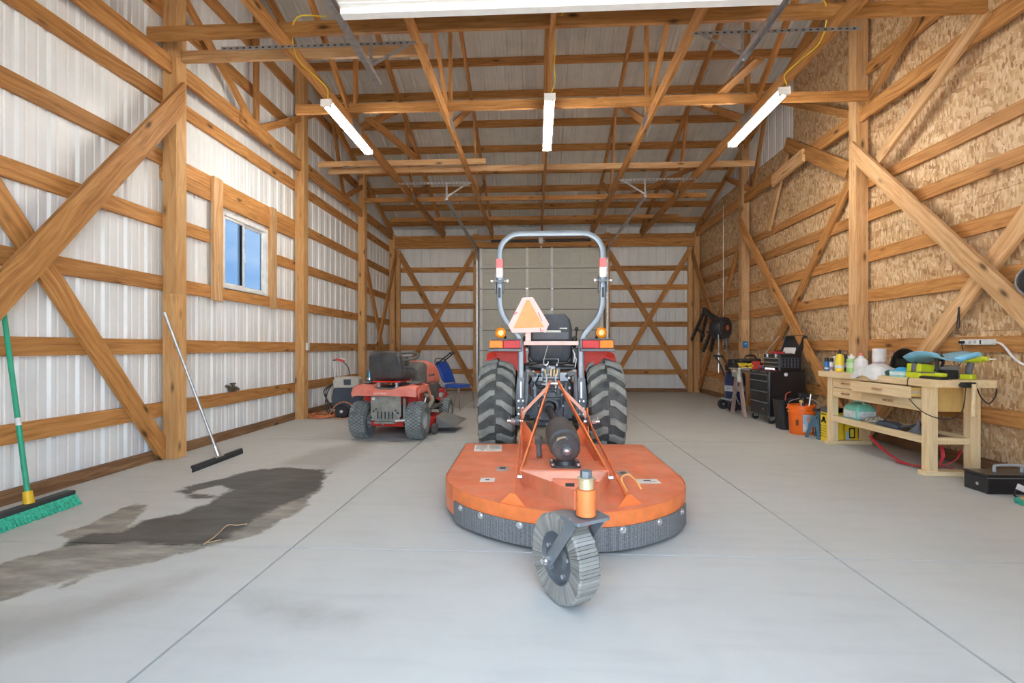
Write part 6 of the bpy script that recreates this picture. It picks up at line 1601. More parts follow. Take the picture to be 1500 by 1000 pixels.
# reel axis along local -x (towards the room)
MB().lathe([(0.0, -0.14), (0.10, -0.145), (0.19, -0.12), (0.215, -0.08), (0.22, 0.0), (0.215, 0.08), (0.19, 0.12), (0.0, 0.13)], (0, 0, 0), (0, 1, 0), 36, caps=False).build('reel_case', DARKP, hrl)
MB().lathe([(0.0, 0.0), (0.05, 0.0), (0.055, 0.006), (0.0, 0.008)], (0, -0.145, 0), (0, -1, 0), 20, caps=False).build('orange_badge', mat('badge_orange', (0.62, 0.12, 0.04), 0.4), hrl)
for r in (0.12, 0.16, 0.2): MB().torus((0, -0.135 + (r - .12) * 0.25, 0), (0, 1, 0), r, 0.006, 36, 6).build('case_rib', mat('rib_grey', (0.10, 0.10, 0.105), 0.45), hrl)
mb = MB(); mb.box2((0.20, -0.03, -0.20), (0.24, 0.03, 0.20)); mb.box2((0.05, -0.02, 0.17), (0.22, 0.02, 0.20)); mb.box2((0.05, -0.02, -0.20), (0.22, 0.02, -0.17)); mb.build('bracket', BLACKM, hrl, None)
MB().tube(spline([(0.02, -0.10, -0.19), (0.04, -0.10, -0.28), (0.05, -0.10, -0.38), (0.02, -0.11, -0.42)], 5), 0.009, 8).build('hose_tail', mat('hose_blue', (0.05, 0.22, 0.42), 0.4), hrl)
MB().cyl((0.02, -0.11, -0.42), (-0.06, -0.13, -0.44), 0.014, 8).build('hose_fitting', SILVER, hrl)
bo = thing('blue_outlet_box', 'small blue electrical box on the pale post by the hose reel', 'outlet', (3.86, 9.148, 1.10))
MB().box2((-0.0, -0.03, 0), (0.09, 0.0, 0.12)).build('box', mat('box_blue', (0.02, 0.20, 0.48), 0.4), bo, None, bevel=.004)
MB().box2((0.028, -0.033, 0.06), (0.062, -0.0305, 0.085)).build('socket', mat('socket_pale', (0.55, 0.65, 0.72), 0.4), bo, None)
# folded plastic sawhorses hanging on the brace
fs_ = thing('folded_sawhorse', 'pair of black plastic folding sawhorses hanging on the OSB wall', 'sawhorse', (3.72, 10.9, 0))
L = fs_.location
def hb(name, pa, pb, X, wd, th):
    a, b = onX(pa[0], pa[1], X) - L, onX(pb[0], pb[1], X) - L
    MB().bar(a, b, wd, th, (1, 0, 0)).build(name, DARKP, fs_, None, bevel=.01)
hb('top_rail', (1031, 453), (1050, 470), 3.72, 0.10, 0.07)
hb('leg', (1032, 455), (1013, 497), 3.70, 0.085, 0.05); hb('leg', (1036, 456), (1027, 500), 3.78, 0.075, 0.05)
hb('leg', (1048, 468), (1030, 514), 3.66, 0.085, 0.05); hb('leg', (1050, 470), (1041, 514), 3.74, 0.085, 0.05)
hb('spreader', (1020, 480), (1032, 492), 3.745, 0.05, 0.03); hb('top_rail', (1033, 455), (1051, 467), 3.80, 0.08, 0.05); hb('spreader', (1036, 486), (1046, 492), 3.70, 0.045, 0.03)
hk = thing('air_chuck', 'metal air chuck on a hanging hose below the hose reel', 'air hose', (3.50, 9.35, 0))
MB().tube(spline([(0.12, 0.05, 1.50), (0.0, 0, 1.42), (0.0, 0, 1.2), (0.0, 0, 1.0)], 6), 0.010, 8).build('hose', mat('hose_pale', (0.42, 0.44, 0.46), 0.5), hk)
mb = MB(); mb.cyl((0, 0, 1.0), (0, 0, 0.90), 0.02, 10); mb.cyl((0, 0, 0.90), (0, 0, 0.62), 0.009, 8); mb.box((0, 0, 0.95), (0.06, 0.02, 0.02)); mb.build('nozzle', SILVER, hk)

# ================================================================== BIN, BUCKET, JACK STAND, BOXES
bn = thing('waste_bin', 'plain black tapered bin between the tool cabinet and orange bucket', 'bin', (3.40, 6.66, 0))
rings = [[V((a, b, z)) for a, b in rrect(w_, w_ * .9, 0.04, 3)] for z, w_ in ((0, 0.22), (0.38, 0.285), (0.39, 0.30), (0.40, 0.30), (0.40, 0.28), (0.03, 0.21))]
MB().loft(rings).build('bin_body', mat('bin_black', (0.02, 0.02, 0.022), 0.5), bn, 40)
MB().tube(spline([(-0.05, -0.06, 0.38), (-0.02, -0.02, 0.47), (0.05, 0.0, 0.50)], 5), 0.008, 6).build('cable_end', mat('cable_red', (0.4, 0.08, 0.05), 0.5), bn)
BUCK = mat('bucket_orange', (0.90, 0.16, 0.01), 0.4, var=.03)
bk = thing('bucket', 'bright orange plastic bucket with wire handle beside the black bin', 'bucket', (3.395, 6.30, 0))
MB().lathe([(0.0, 0.0), (0.130, 0.0), (0.133, 0.004), (0.147, 0.27), (0.155, 0.272), (0.155, 0.285), (0.148, 0.287), (0.149, 0.315), (0.157, 0.317), (0.157, 0.328), (0.151, 0.33), (0.152, 0.358), (0.158, 0.36), (0.158, 0.37), (0.149, 0.37), (0.128, 0.01), (0.0, 0.01)], (0, 0, 0), (0, 0, 1), 40, caps=False).build('pail', BUCK, bk, 40)
def patch(a0, a1, z0, z1, m, nm, par, r0=0.130, r1=0.147, H=0.27, off=0.002):
    vs_ = []; fs = []; n = 8
    for i in range(n + 1):
        a = a0 + (a1 - a0) * i / n
        for z in (z0, z1):
            r = r0 + (r1 - r0) * z / H + off + 0.002; vs_.append((r * math.cos(a), r * math.sin(a), z))
    for i in range(n): fs.append((2 * i, 2 * i + 2, 2 * i + 3, 2 * i + 1))
    return MB().add(vs_, fs).build(nm, m, par, 40)
aC = math.atan2(-6.3, -3.395)
patch(aC + 0.12, aC + 0.95, 0.04, 0.26, mat('label_photo', (0.55, 0.60, 0.66), 0.4, var=.05), 'label', bk)
for (u0, u1, z0, z1, c) in ((0.16, 0.36, 0.14, 0.24, (0.30, 0.52, 0.75)), (0.40, 0.62, 0.17, 0.23, (0.75, 0.35, 0.20)), (0.55, 0.90, 0.12, 0.16, (0.25, 0.28, 0.45)), (0.20, 0.50, 0.06, 0.11, (0.75, 0.76, 0.78)), (0.58, 0.82, 0.06, 0.10, (0.45, 0.12, 0.12))):
    patch(aC + u0, aC + u1, z0, z1, mat('lab_%d' % int(u0 * 100 + z0 * 1000), c, 0.5), 'label_block', bk, off=0.0035)
patch(aC - 0.42, aC - 0.20, 0.12, 0.19, mat('brown_square', (0.20, 0.05, 0.01), 0.6), 'brown_square', bk)
for s in (-1, 1):
    p = V((0.158 * math.cos(aC + s * 1.4), 0.158 * math.sin(aC + s * 1.4), 0.325)); MB().ell(p, 0.014, 10, 6).build('handle_ear', BUCK, bk)
pa = V((0.158 * math.cos(aC + 1.4), 0.158 * math.sin(aC + 1.4), 0.325)); pb = V((0.158 * math.cos(aC - 1.4), 0.158 * math.sin(aC - 1.4), 0.325))
MB().tube(spline([pa, pa * 0.95 + V((0.06, 0.02, 0.08)), (pa + pb) / 2 + V((0.10, 0.06, 0.13)), pb * 0.95 + V((0.05, 0.03, 0.1)), pb], 6), 0.0035, 6).build('wire_handle', WIREW, bk)
mb = MB(); mb.cyl((0.02, 0.04, 0.02), (0.06, 0.06, 0.44), 0.022, 10); mb.box((0.06, 0.06, 0.47), (0.11, 0.05, 0.07)); mb.build('tool_body', DARKP, thing('pry_tool', 'black handled tool standing in the orange bucket', 'tool', bk.location + V((0, 0, 0.012))), None, bevel=.006)
dr_ = thing('screwdriver', 'silver shaft tool with yellow knob sticking out of the bucket', 'tool', bk.location + V((-0.02, -0.05, 0.012)))
MB().cyl((0.02, -0.03, 0.0), (0.10, -0.02, 0.50), 0.007, 8).build('shaft', SILVER, dr_); MB().ell((0.0, 0.02, 0.40), 0.022, 12, 8).build('knob', mat('knob_yellow', (0.85, 0.6, 0.15), .4), dr_); MB().cyl((0.02, 0.01, 0.0), (0.0, 0.02, 0.40), 0.008, 8).build('shaft', SILVER, dr_)

JB = mat('jack_blue', (0.075, 0.155, 0.205), 0.45)
js = thing('jack_stand', 'blue steel jack stand between the orange bucket and yellow box', 'jack stand', (3.44, 6.00, 0), math.radians(20))
b_, t_ = 0.105, 0.042
for k in range(4):
    Mr = Matrix.Rotation(PI / 2 * k, 4, 'Z')
    mb = MB(); mb.T = Mr
    # a sloping face with an arched cut-out
    def pt(u, z):
        f = (z / 0.27); hw = b_ + (t_ - b_) * f; return V((-hw, u * hw, z))
    left = [(-1, 0), (-1, 0.27), (1, 0.27), (1, 0), (0.52, 0), (0.50, 0.09), (0.28, 0.135), (0, 0.15), (-0.28, 0.135), (-0.50, 0.09), (-0.52, 0)]
    a = [pt(u, z) for u, z in left]; c = [p + V((0.005, 0, 0)) for p in a]; n = len(a)
    mb.add(a + c, [tuple(range(n)), tuple(reversed(range(n, 2 * n)))] + [(i, (i + 1) % n, n + (i + 1) % n, n + i) for i in range(n)])
    mb.build('stand_face', JB, js, None)
mb = MB(); mb.cyl((0, 0, 0.12), (0, 0, 0.33), 0.024, 14); mb.build('ratchet_column', JB, js)
mb = MB(); mb.prism([(-0.06, 0.0), (0.06, 0.0), (0.065, 0.03), (0.045, 0.03), (0.03, 0.012), (-0.03, 0.012), (-0.045, 0.03), (-0.065, 0.03)], (0, -0.03, 0.33), (1, 0, 0), (0, 0, 1), (0, 0.06, 0)); mb.build('saddle', BLACKM, js, None)
MB().tube([(-0.05, -0.02, 0.25), (-0.09, -0.05, 0.28), (-0.12, -0.06, 0.24)], 0.008, 8).build('lever', JB, js)

YBOX = mat('box_yellow', (0.86, 0.62, 0.02), 0.55, var=.03)
INK = mat('ink_black', (0.02, 0.02, 0.02), 0.6)
GREYC = mat('box_grey', (0.09, 0.09, 0.10), 0.6)
def dw_box(name, label, loc, sx, sy, sz, big):
    t = thing(name, label, 'box', loc, 0, None)
    MB().box2((-sx / 2, -sy / 2, 0), (sx / 2, sy / 2, sz)).build('carton', YBOX, t, None, bevel=.002)
    xf_ = -sx / 2 - 0.0012
    if big:
        MB().box2((-sx / 2 - 0.001, -sy / 2, sz * 0.86), (sx / 2, sy / 2 + .001, sz + .001)).build('black_band', GREYC, t, None)
        text('DEWALT', sy * 0.20, INK, t, basis((xf_, 0, sz * 0.80), (0, -1, 0), (0, 0, 1)), 'lettering', .0008, True)
        mbk = MB()
        for k in range(5): mbk.box((xf_, 0.0, sz * (0.46 - 0.075 * k)), (0.001, sy * 0.7, 0.005)); mbk.box((xf_, sy * 0.40, sz * (0.46 - 0.075 * k)), (0.001, 0.012, 0.014))
        mbk.build('print_rows', INK, t, None)['kind'] = 'stuff'
        for (y, z, r) in ((0.0, 0.66, 0.030), (-0.03, 0.585, 0.016), (0.035, 0.585, 0.016)): MB().lathe([(r, 0), (r, .001), (r * .55, .001), (r * .55, 0)], (xf_, y, sz * z), (-1, 0, 0), 18).build('tool_print', INK, t)
        # print on the camera-facing end too
        text('DEWALT', sx * 0.17, INK, t, basis((0, -sy / 2 - 0.0012, sz * 0.78), (1, 0, 0), (0, 0, 1)), 'lettering', .0008, True)
        mbk = MB()
        for k in range(5): mbk.box((-0.01, -sy / 2 - 0.001, sz * (0.46 - 0.075 * k)), (sx * 0.6, 0.001, 0.005)); mbk.box((-sx * .4, -sy / 2 - 0.001, sz * (0.46 - 0.075 * k)), (0.012, 0.001, 0.014))
        mbk.build('print_rows', INK, t, None)['kind'] = 'stuff'
    else:
        for y0, y1 in ((-0.06, 0.02), (0.05, 0.11)):
            mbk = MB(); frame_ring(mbk, 0, 0, 0.07, 0.12, 0, 0.014, 0.0012)
            o = mbk.build('tool_print', INK, t, None); o.matrix_local = basis(((y0 + y1) / 2, -sy / 2, sz * 0.5), (1, 0, 0), (0, 1, 0))
        MB().box2((-sx / 2 + 0.01, -sy / 2 - 0.001, 0.01), (-sx / 2 + 0.06, -sy / 2, sz * 0.6)).build('photo_print', mat('print_blue', (0.45, 0.58, 0.65), .5), t, None)
    return t
dw_box('tool_box_carton', 'tall yellow tool carton with grey top standing against the bench leg', (3.465, 5.785, 0), 0.18, 0.13, 0.40, True)
dw_box('tool_box_carton', 'low yellow tool carton standing behind the end legs of the workbench', (3.68, 5.79, 0), 0.20, 0.12, 0.22, False)

# ================================================================== WORKBENCH
X0, X1, Y0, Y1, ZT = 3.32, 3.83, 4.17, 5.80, 0.83
wbk = thing('workbench', 'pale wooden workbench with four drawers and lower shelf against the OSB wall', 'workbench', (0, 0, 0))
def wbox(name, a, b, m=None, par=None, bev=.003):
    # local x of the mesh runs along the longest side so the grain follows it
    a, b = V(a), V(b); c = (a + b) / 2; d = V((abs(b.x - a.x), abs(b.y - a.y), abs(b.z - a.z)))
    ax_ = max(range(3), key=lambda i: d[i])
    if ax_ == 0: R = Matrix.Identity(3); s = d
    elif ax_ == 1: R = Matrix.Rotation(PI / 2, 3, 'Z'); s = V((d.y, d.x, d.z))
    else: R = Matrix.Rotation(-PI / 2, 3, 'Y'); s = V((d.z, d.y, d.x))
    o = MB().box((0, 0, 0), s).build(name, m or BENCHW, par or wbk, None, bevel=bev)
    M = R.to_4x4(); M.translation = c; o.matrix_local = M
    return o
wbox('bench_top', (X0, Y0, ZT - 0.065), (X1, Y1, ZT))
for y in (Y0 + 0.10, Y1 - 0.18):
    for x in (X0 + 0.04, X1 - 0.12):
        wbox('leg', (x, y, 0.04), (x + 0.08, y + 0.075, ZT - 0.065))
    wbox('foot', (X0 + 0.01, y - 0.005, 0.0), (X1 - 0.02, y + 0.08, 0.04))
    wbox('end_rail', (X0 + 0.12, y + 0.01, 0.27), (X1 - 0.12, y + 0.06, 0.325))
for x in (X0 + 0.05, X1 - 0.09): wbox('shelf_rail', (x, Y0 + 0.175, 0.265), (x + 0.028, Y1 - 0.18, 0.33))
wbox('shelf', (X0 + 0.08, Y0 + 0.175, 0.285), (X1 - 0.09, Y1 - 0.18, 0.300), mat('shelf_brown', (0.20, 0.12, 0.07), 0.6))
yd0, yd1, ym_ = Y0 + 0.19, Y1 - 0.19, 5.13
wbox('drawer_case', (X0 + 0.07, yd0, 0.54), (X1 - 0.06, yd1, ZT - 0.066), mat('case_ply', (0.62, 0.40, 0.13), 0.5))
PULL = wood_mat('pull_wood', (0.40, 0.20, 0.09), (0.52, 0.29, 0.14), (0.62, 0.38, 0.20), knots=False, spread=.1)
for (ya, yb, za, zb, out) in ((ym_ + .002, yd1, 0.655, 0.758, 0.0), (ym_ + .002, yd1, 0.545, 0.648, 0.0), (yd0, ym_ - .002, 0.655, 0.758, 0.10), (yd0, ym_ - .002, 0.545, 0.648, 0.0)):
    xf_ = X0 + 0.05 - out
    dr = wbox('drawer', (xf_, ya, za), (xf_ + 0.018, yb, zb))
    cy = (ya + yb) / 2; cz = (za + zb) / 2
    pl = MB().tube(spline([(xf_ - 0.001, cy - 0.055, cz), (xf_ - 0.02, cy - 0.045, cz), (xf_ - 0.022, cy, cz), (xf_ - 0.02, cy + 0.045, cz), (xf_ - 0.001, cy + 0.055, cz)], 4), 0.009, 8).build('drawer_pull', PULL, None)
    pl.parent = dr; pl.matrix_parent_inverse = dr.matrix_basis.inverted()
    if out:
        for y in (ya + 0.01, yb - 0.022):
            q = wbox('drawer_side', (xf_ + 0.018, y, za + 0.015), (xf_ + 0.12, y + 0.012, zb - 0.01), MATS['case_ply'], None, 0)
            q.parent = dr; q.matrix_parent_inverse = dr.matrix_basis.inverted()
        q = MB().box2((xf_ + 0.02, ya + 0.006, cz - 0.012), (xf_ + 0.125, ya + 0.010, cz + 0.012)).build('drawer_slide', SILVER, None, None)
        q.parent = dr; q.matrix_parent_inverse = dr.matrix_basis.inverted()
        q = wbox('drawer_bottom', (xf_ + 0.018, ya + .02, za + 0.015), (xf_ + 0.12, yb - .02, za + 0.02), mat('drawer_inside', (0.12, 0.11, 0.11), .7), None, 0)
        q.parent = dr; q.matrix_parent_inverse = dr.matrix_basis.inverted()
# end vice with pale handle
vc = thing('bench_vice', 'pale wooden vice handle in black clamp on the workbench end', 'vice', (3.56, Y0, 0))
mb = MB(); mb.box((0.02, -0.022, 0.79), (0.10, 0.040, 0.045)); mb.cyl((-0.02, -0.03, 0.79), (-0.055, -0.04, 0.79), 0.018, 10); mb.build('clamp', DARKP, vc, None, bevel=.006)
MB().cyl((0.035, -0.05, 0.55), (0.045, -0.05, 0.80), 0.016, 12).build('handle', BENCHW, vc); MB().cyl((0.035, -0.05, 0.535), (0.035, -0.05, 0.55), 0.022, 12).build('handle_knob', BENCHW, vc)
tag(MB().tube(spline([(X0 - 0.005, 4.42, ZT + 0.005), (X0 - 0.035, 4.40, ZT - 0.03), (X0 - 0.045, 4.37, 0.66), (X0 - 0.02, 4.22, 0.54), (3.40, 4.12, 0.51), (3.50, 4.11, 0.58), (3.53, 4.11, 0.77)], 7), 0.004, 6).build('tool_cable', HOSE), 'thin black cable looping in front of the workbench corner leg', 'cable')
tag(MB().tube(spline([(3.63, 4.12, 0.76), (3.66, 4.12, 0.69), (3.72, 4.12, 0.64), (3.78, 4.13, 0.70), (3.80, 4.14, 0.76)], 6), 0.005, 6).build('short_cable', HOSE), 'short black cable sagging under the workbench end', 'cable')

# ================================================================== THINGS ON THE BENCH
def bx(px, X): return onX(px, 500, X).y
def bottle(name, label, px, X, prof, m, capprof=None, capm=None, label_z=None, lm=None):
    t = thing(name, label, 'bottle', (X, bx(px, X), ZT))
    MB().lathe(prof, (0, 0, 0), (0, 0, 1), 24).build('body', m, t, 40)
    if capprof: MB().lathe(capprof, (0, 0, 0), (0, 0, 1), 16).build('cap', capm, t, 40)
    if label_z: 
        r = max(p[0] for p in prof) + 0.0008
        MB().lathe([(r, label_z[0]), (r, label_z[1])], (0, 0, 0), (0, 0, 1), 24, caps=False).build('label', lm, t)
    return t
def can_prof(r, h): return [(r * .92, 0), (r, 0.006), (r, h * 0.9), (r * .8, h * 0.96), (r * .55, h)]
def cap_prof(r, h0, h1): return [(r, h0), (r, h1 - 0.006), (r * .85, h1), (0, h1)]
BLUEC = mat('can_mid_blue', (0.02, 0.16, 0.48), 0.3); WHC = mat('can_white', (0.72, 0.72, 0.74), 0.35); PURP = mat('purple_grey', (0.26, 0.20, 0.30), 0.4)
bottle('spray_can', 'blue aerosol can with black cap at the bench end', 1211, 3.40, can_prof(0.024, 0.115), BLUEC, cap_prof(0.022, 0.112, 0.155), DARKP, (0.02, 0.04), WHC)
bottle('spray_can', 'white and purple aerosol can with black cap beside the blue can', 1218, 3.44, can_prof(0.022, 0.11), WHC, cap_prof(0.020, 0.107, 0.15), DARKP, (0.01, 0.05), PURP)
bottle('pale_jar', 'cream plastic jar behind the yellow bottle', 1224, 3.52, [(0.04, 0), (0.042, 0.01), (0.042, 0.13), (0.03, 0.15)], mat('jar_cream', (0.66, 0.66, 0.52), 0.4), cap_prof(0.032, 0.15, 0.17), WHC)
bottle('yellow_bottle', 'tall yellow plastic bottle with white and black nozzle', 1230, 3.40, [(0.040, 0), (0.043, 0.01), (0.043, 0.15), (0.035, 0.18), (0.016, 0.20)], mat('bottle_yellow', (0.85, 0.66, 0.05), 0.4, var=.05), [(0.016, 0.20), (0.014, 0.23), (0.008, 0.25), (0, 0.25)], DARKP, (0.04, 0.075), WHC)
bottle('black_bottle', 'dark bottle with blue label between yellow and green bottles', 1239, 3.50, [(0.034, 0), (0.036, 0.01), (0.036, 0.12), (0.014, 0.17)], DARKP, cap_prof(0.014, 0.17, 0.20), DARKP, (0.05, 0.10), mat('lab_lilac', (0.4, 0.45, 0.6), .5))
bottle('green_bottle', 'light green spray bottle with white collar and black tip', 1247, 3.40, [(0.042, 0), (0.045, 0.01), (0.045, 0.14), (0.03, 0.155)], mat('bottle_green', (0.36, 0.62, 0.22), 0.4, var=.08), [(0.033, 0.155), (0.033, 0.175), (0.012, 0.185), (0.006, 0.205), (0, 0.205)], WHC, (0.05, 0.11), mat('lab_green', (0.55, 0.72, 0.42), .5))
wj = thing('white_jug', 'white plastic jug with red cap on the bench', 'jug', (3.42, bx(1261, 3.42), ZT))
rings = [[V((a, b, z)) for a, b in rrect(w_, d_, 0.015, 3)] for z, w_, d_ in ((0, 0.07, 0.125), (0.01, 0.075, 0.13), (0.13, 0.075, 0.13), (0.155, 0.06, 0.08), (0.165, 0.045, 0.05), (0.185, 0.04, 0.045))]
MB().loft(rings).build('body', WPLAST, wj, 40); MB().cyl((0, 0, 0.186), (0, 0, 0.215), 0.022, 16).build('cap', mat('cap_red', (0.75, 0.22, 0.14), 0.4), wj)
pt_ = thing('paper_towel_roll', 'white paper towel roll standing behind the jug', 'paper towel', (3.68, bx(1288, 3.68), ZT))
MB().lathe([(0.02, 0), (0.062, 0), (0.062, 0.26), (0.02, 0.26)], (0, 0, 0), (0, 0, 1), 32, closed=True).build('roll', mat('towel_white', (0.82, 0.81, 0.80), 0.9, bump=.3), pt_)
MB().lathe([(0.0625, 0.10), (0.0625, 0.12)], (0, 0, 0), (0, 0, 1), 32, caps=False).build('print_band', mat('lilac_print', (0.62, 0.48, 0.60), .8), pt_)
# crumpled white plastic bag
pb_ = thing('plastic_bag', 'crumpled white plastic bag spilling over the bench front edge', 'bag', (3.45, 5.00, ZT))
rnd = random.Random(21)
vs_ = []; fs = []; nu, nv = 16, 12
for j in range(nv + 1):
    for i in range(nu + 1):
        u_, v_ = i / nu - .5, j / nv - .5
        x = v_ * 0.30; y = u_ * 0.40
        hgt = 0.105 * max(0, 1 - (u_ * 2) ** 2) ** 0.6 * max(0, 1 - (v_ * 2) ** 2) ** 0.5
        hgt += 0.012 * math.sin(9 * u_ + 5 * v_) * math.sin(7 * v_ - 4 * u_) + rnd.uniform(-.006, .006)
        vs_.append((x + rnd.uniform(-.006, .006), y + rnd.uniform(-.006, .006), max(0.002, hgt) if j > 0 else -0.03 + 0.02 * math.cos(u_ * 8)))
for j in range(nv):
    for i in range(nu): k = j * (nu + 1) + i; fs.append((k, k + 1, k + nu + 2, k + nu + 1))
o = MB().add(vs_, fs).build('bag', mat('bag_white', (0.74, 0.76, 0.76), 0.35), pb_, 80); m_ = o.modifiers.new('s', 'SUBSURF'); m_.levels = 1; m_.render_levels = 1
fn = thing('copper_fitting', 'copper coloured spout standing behind the white bag', 'fitting', (3.74, bx(1308, 3.74), ZT))
MB().lathe([(0.055, 0), (0.05, 0.04), (0.018, 0.13), (0.010, 0.20), (0.008, 0.24)], (0, 0, 0), (0, 0, 1), 20).build('cone', mat('copper', (0.52, 0.24, 0.15), 0.4, 0.4), fn)
gb_ = thing('glove_box', 'teal and white box of disposable gloves at the bench edge', 'box', (3.39, bx(1321, 3.39), ZT), 0.1)
MB().box2((-0.055, -0.075, 0), (0.055, 0.075, 0.055)).build('carton', mat('teal_box', (0.28, 0.62, 0.62), 0.5), gb_, None, bevel=.002)
MB().box2((-0.0562, -0.07, 0.018), (-0.055, 0.07, 0.042)).build('white_panel', WPLAST, gb_, None); MB().box2((-0.055, -0.0762, 0.018), (0.055, -0.075, 0.042)).build('white_panel', WPLAST, gb_, None)
rings = [[V((a * k, b * k, z)) for a, b in rrect(0.08, 0.11, 0.03, 3)] for z, k in ((0.056, 1.0), (0.07, 0.9), (0.085, 0.6), (0.092, 0.3))]
MB().loft(rings).build('glove_tuft', mat('glove_blue', (0.03, 0.32, 0.60), .6), gb_, 60)
gg = thing('work_gloves', 'dark green folded cloth beside the glove box', 'cloth', (3.43, bx(1308, 3.43), ZT))
rings = [[V((a * k, b * k, z)) for a, b in rrect(0.10, 0.16, 0.04, 3)] for z, k in ((0.001, 0.95), (0.02, 1.0), (0.04, .9), (0.055, .5))]
MB().loft(rings).build('cloth', mat('dark_green_cloth', (0.05, 0.13, 0.10), .9, var=.3), gg, 60)
hm = thing('welding_helmet', 'black welding helmet lying behind the power tools', 'helmet', (3.69, bx(1338, 3.69), ZT + 0.001), 0.4)
vs_ = []; fs = []; nu, nv = 16, 10
for j in range(nv + 1):
    for i in range(nu + 1):
        a = PI * i / nu; b = j / nv
        r = 0.14 * (1 - 0.25 * b); vs_.append((0.26 * b - 0.13, -r * math.cos(a), 0.02 + (0.245 - 0.10 * b) * math.sin(a) ** 0.8))
for j in range(nv):
    for i in range(nu): k = j * (nu + 1) + i; fs.append((k, k + 1, k + nu + 2, k + nu + 1))
o = MB().add(vs_, fs).build('shell', CABB, hm, 60); m_ = o.modifiers.new('t', 'SOLIDIFY'); m_.thickness = 0.006
MB().box2((-0.14, -0.075, 0.09), (-0.128, 0.075, 0.16)).build('visor', mat('visor', (0.01, 0.02, 0.015), .1, coat=1), hm, None)
LIME = mat('lime_plastic', (0.56, 0.62, 0.02), 0.4, var=.05); GREYT = mat('tool_grey', (0.12, 0.125, 0.13), 0.5)
cs = thing('charger_unit', 'lime and grey power tool with tall black carry handle', 'power tool', (3.44, bx(1348, 3.44), ZT), 0.1)
mb = MB(); mb.prism(rrect(0.15, 0.16, 0.02), (0, 0, 0), (1, 0, 0), (0, 1, 0), (0, 0, 0.05)); mb.build('base', LIME, cs, None, bevel=.008)
for y, m_ in ((-0.05, LIME), (0.0, GREYT), (0.05, LIME)): MB().box((0.0, y, 0.085), (0.13, 0.046, 0.075), (0, 0.1, 0)).build('housing', m_, cs, None, bevel=.008)
MB().tube(spline([(0.05, 0.10, 0.06), (0.06, 0.11, 0.16), (0.06, 0.07, 0.19), (0.06, -0.07, 0.19), (0.06, -0.10, 0.17), (0.06, -0.10, 0.06)], 5), 0.013, 8).build('carry_handle', DARKP, cs)
wc_ = thing('wire_rack', 'dark grey wire handled rack behind the lime power tool', 'rack', (3.69, bx(1375, 3.69), ZT), 0.0)
mb = MB(); mb.box2((-0.08, -0.13, 0.0), (0.08, 0.10, 0.11)); mb.build('body', mat('rack_pale', (0.30, 0.31, 0.31), .5), wc_, None, bevel=.01)
for z in (0.15, 0.19): MB().tube(spline([(-0.07, -0.12, 0.10), (-0.07, -0.13, z), (-0.06, 0.0, z + .01), (-0.07, 0.09, z), (-0.07, 0.09, 0.10)], 5), 0.010, 8).build('handle', DARKP, wc_)
sn = thing('orbital_sander', 'lime and black flat power tool near the bench corner', 'power tool', (3.42, 4.32, ZT), 0.0)
mb = MB(); mb.prism([(-0.04, -0.15), (0.03, -0.15), (0.045, -0.02), (0.04, 0.14), (-0.02, 0.17), (-0.05, 0.05)], (0, 0, 0.0), (1, 0, 0), (0, 1, 0), (0, 0, 0.02)); mb.build('sole', DARKP, sn, None, bevel=.005)
mb = MB(); mb.prism([(-0.035, -0.14), (0.025, -0.145), (0.035, -0.02), (0.03, 0.12), (-0.015, 0.14), (-0.042, 0.04)], (0, 0, 0.021), (1, 0, 0), (0, 1, 0), (0, 0, 0.035)); mb.build('shell', LIME, sn, 35, bevel=.012)
MB().box((-0.028, 0.0, 0.05), (0.03, 0.16, 0.010), (0, 0.3, 0.1)).build('grip', GREYT, sn, None, bevel=.003)
b2 = thing('battery_pack', 'small black battery pack with white stripe under the blue dustpan', 'battery', (3.58, bx(1380, 3.58), ZT), 0.0)
MB().box2((-0.05, -0.11, 0), (0.05, 0.08, 0.075)).build('pack', DARKP, b2, None, bevel=.008); MB().box2((-0.0515, -0.0, 0.045), (-0.050, 0.07, 0.062)).build('stripe', WPLAST, b2, None)
# blue dustpan
dp = thing('dustpan', 'light blue plastic dustpan lying across the power tools', 'dustpan', (3.53, 4.40, ZT + 0.118), math.radians(-2))
MB_ = MB()
vs_ = []; fs = []
nu, nv = 12, 8
for j in range(nv + 1):
    for i in range(nu + 1):
        u_ = i / nu; v_ = j / nv - .5
        wd = 0.15 + 0.03 * math.sin(u_ * PI); y = 0.19 - u_ * 0.40
        z = 0.012 + 0.055 * (abs(v_) * 2) ** 4 + 0.05 * math.sin(u_ * PI * 0.8) * (1 if True else 0)
        vs_.append((v_ * wd * 2, y, z))
for j in range(nv):
    for i in range(nu): k = j * (nu + 1) + i; fs.append((k, k + 1, k + nu + 2, k + nu + 1))
SKY = mat('dustpan_blue', (0.22, 0.53, 0.72), 0.35)
o = MB_.add(vs_, fs).build('pan', SKY, dp, 60); m_ = o.modifiers.new('t', 'SOLIDIFY'); m_.thickness = 0.008
MB().tube(spline([(0.05, -0.16, 0.05), (0.07, -0.23, 0.075), (0.08, -0.33, 0.10)], 5), [0.03, 0.03, 0.028, 0.026, 0.025, 0.024, 0.024, 0.023, 0.022, 0.022, 0.020], 12).build('pan_handle', SKY, dp)
dl = thing('cordless_drill', 'lime and grey cordless drill standing at the bench corner', 'drill', (3.66, 4.24, ZT), math.radians(-70))
MB().prism(rrect(0.09, 0.075, 0.015), (0, 0, 0), (1, 0, 0), (0, 1, 0), (0, 0, 0.045)).build('battery', LIME, dl, None, bevel=.006)
MB().loft([[V((a + sx_, b, z)) for a, b in rrect(0.045, 0.04, 0.015, 3)] for z, sx_ in ((0.045, 0.0), (0.10, 0.012), (0.15, 0.02))]).build('grip', GREYT, dl, 40)
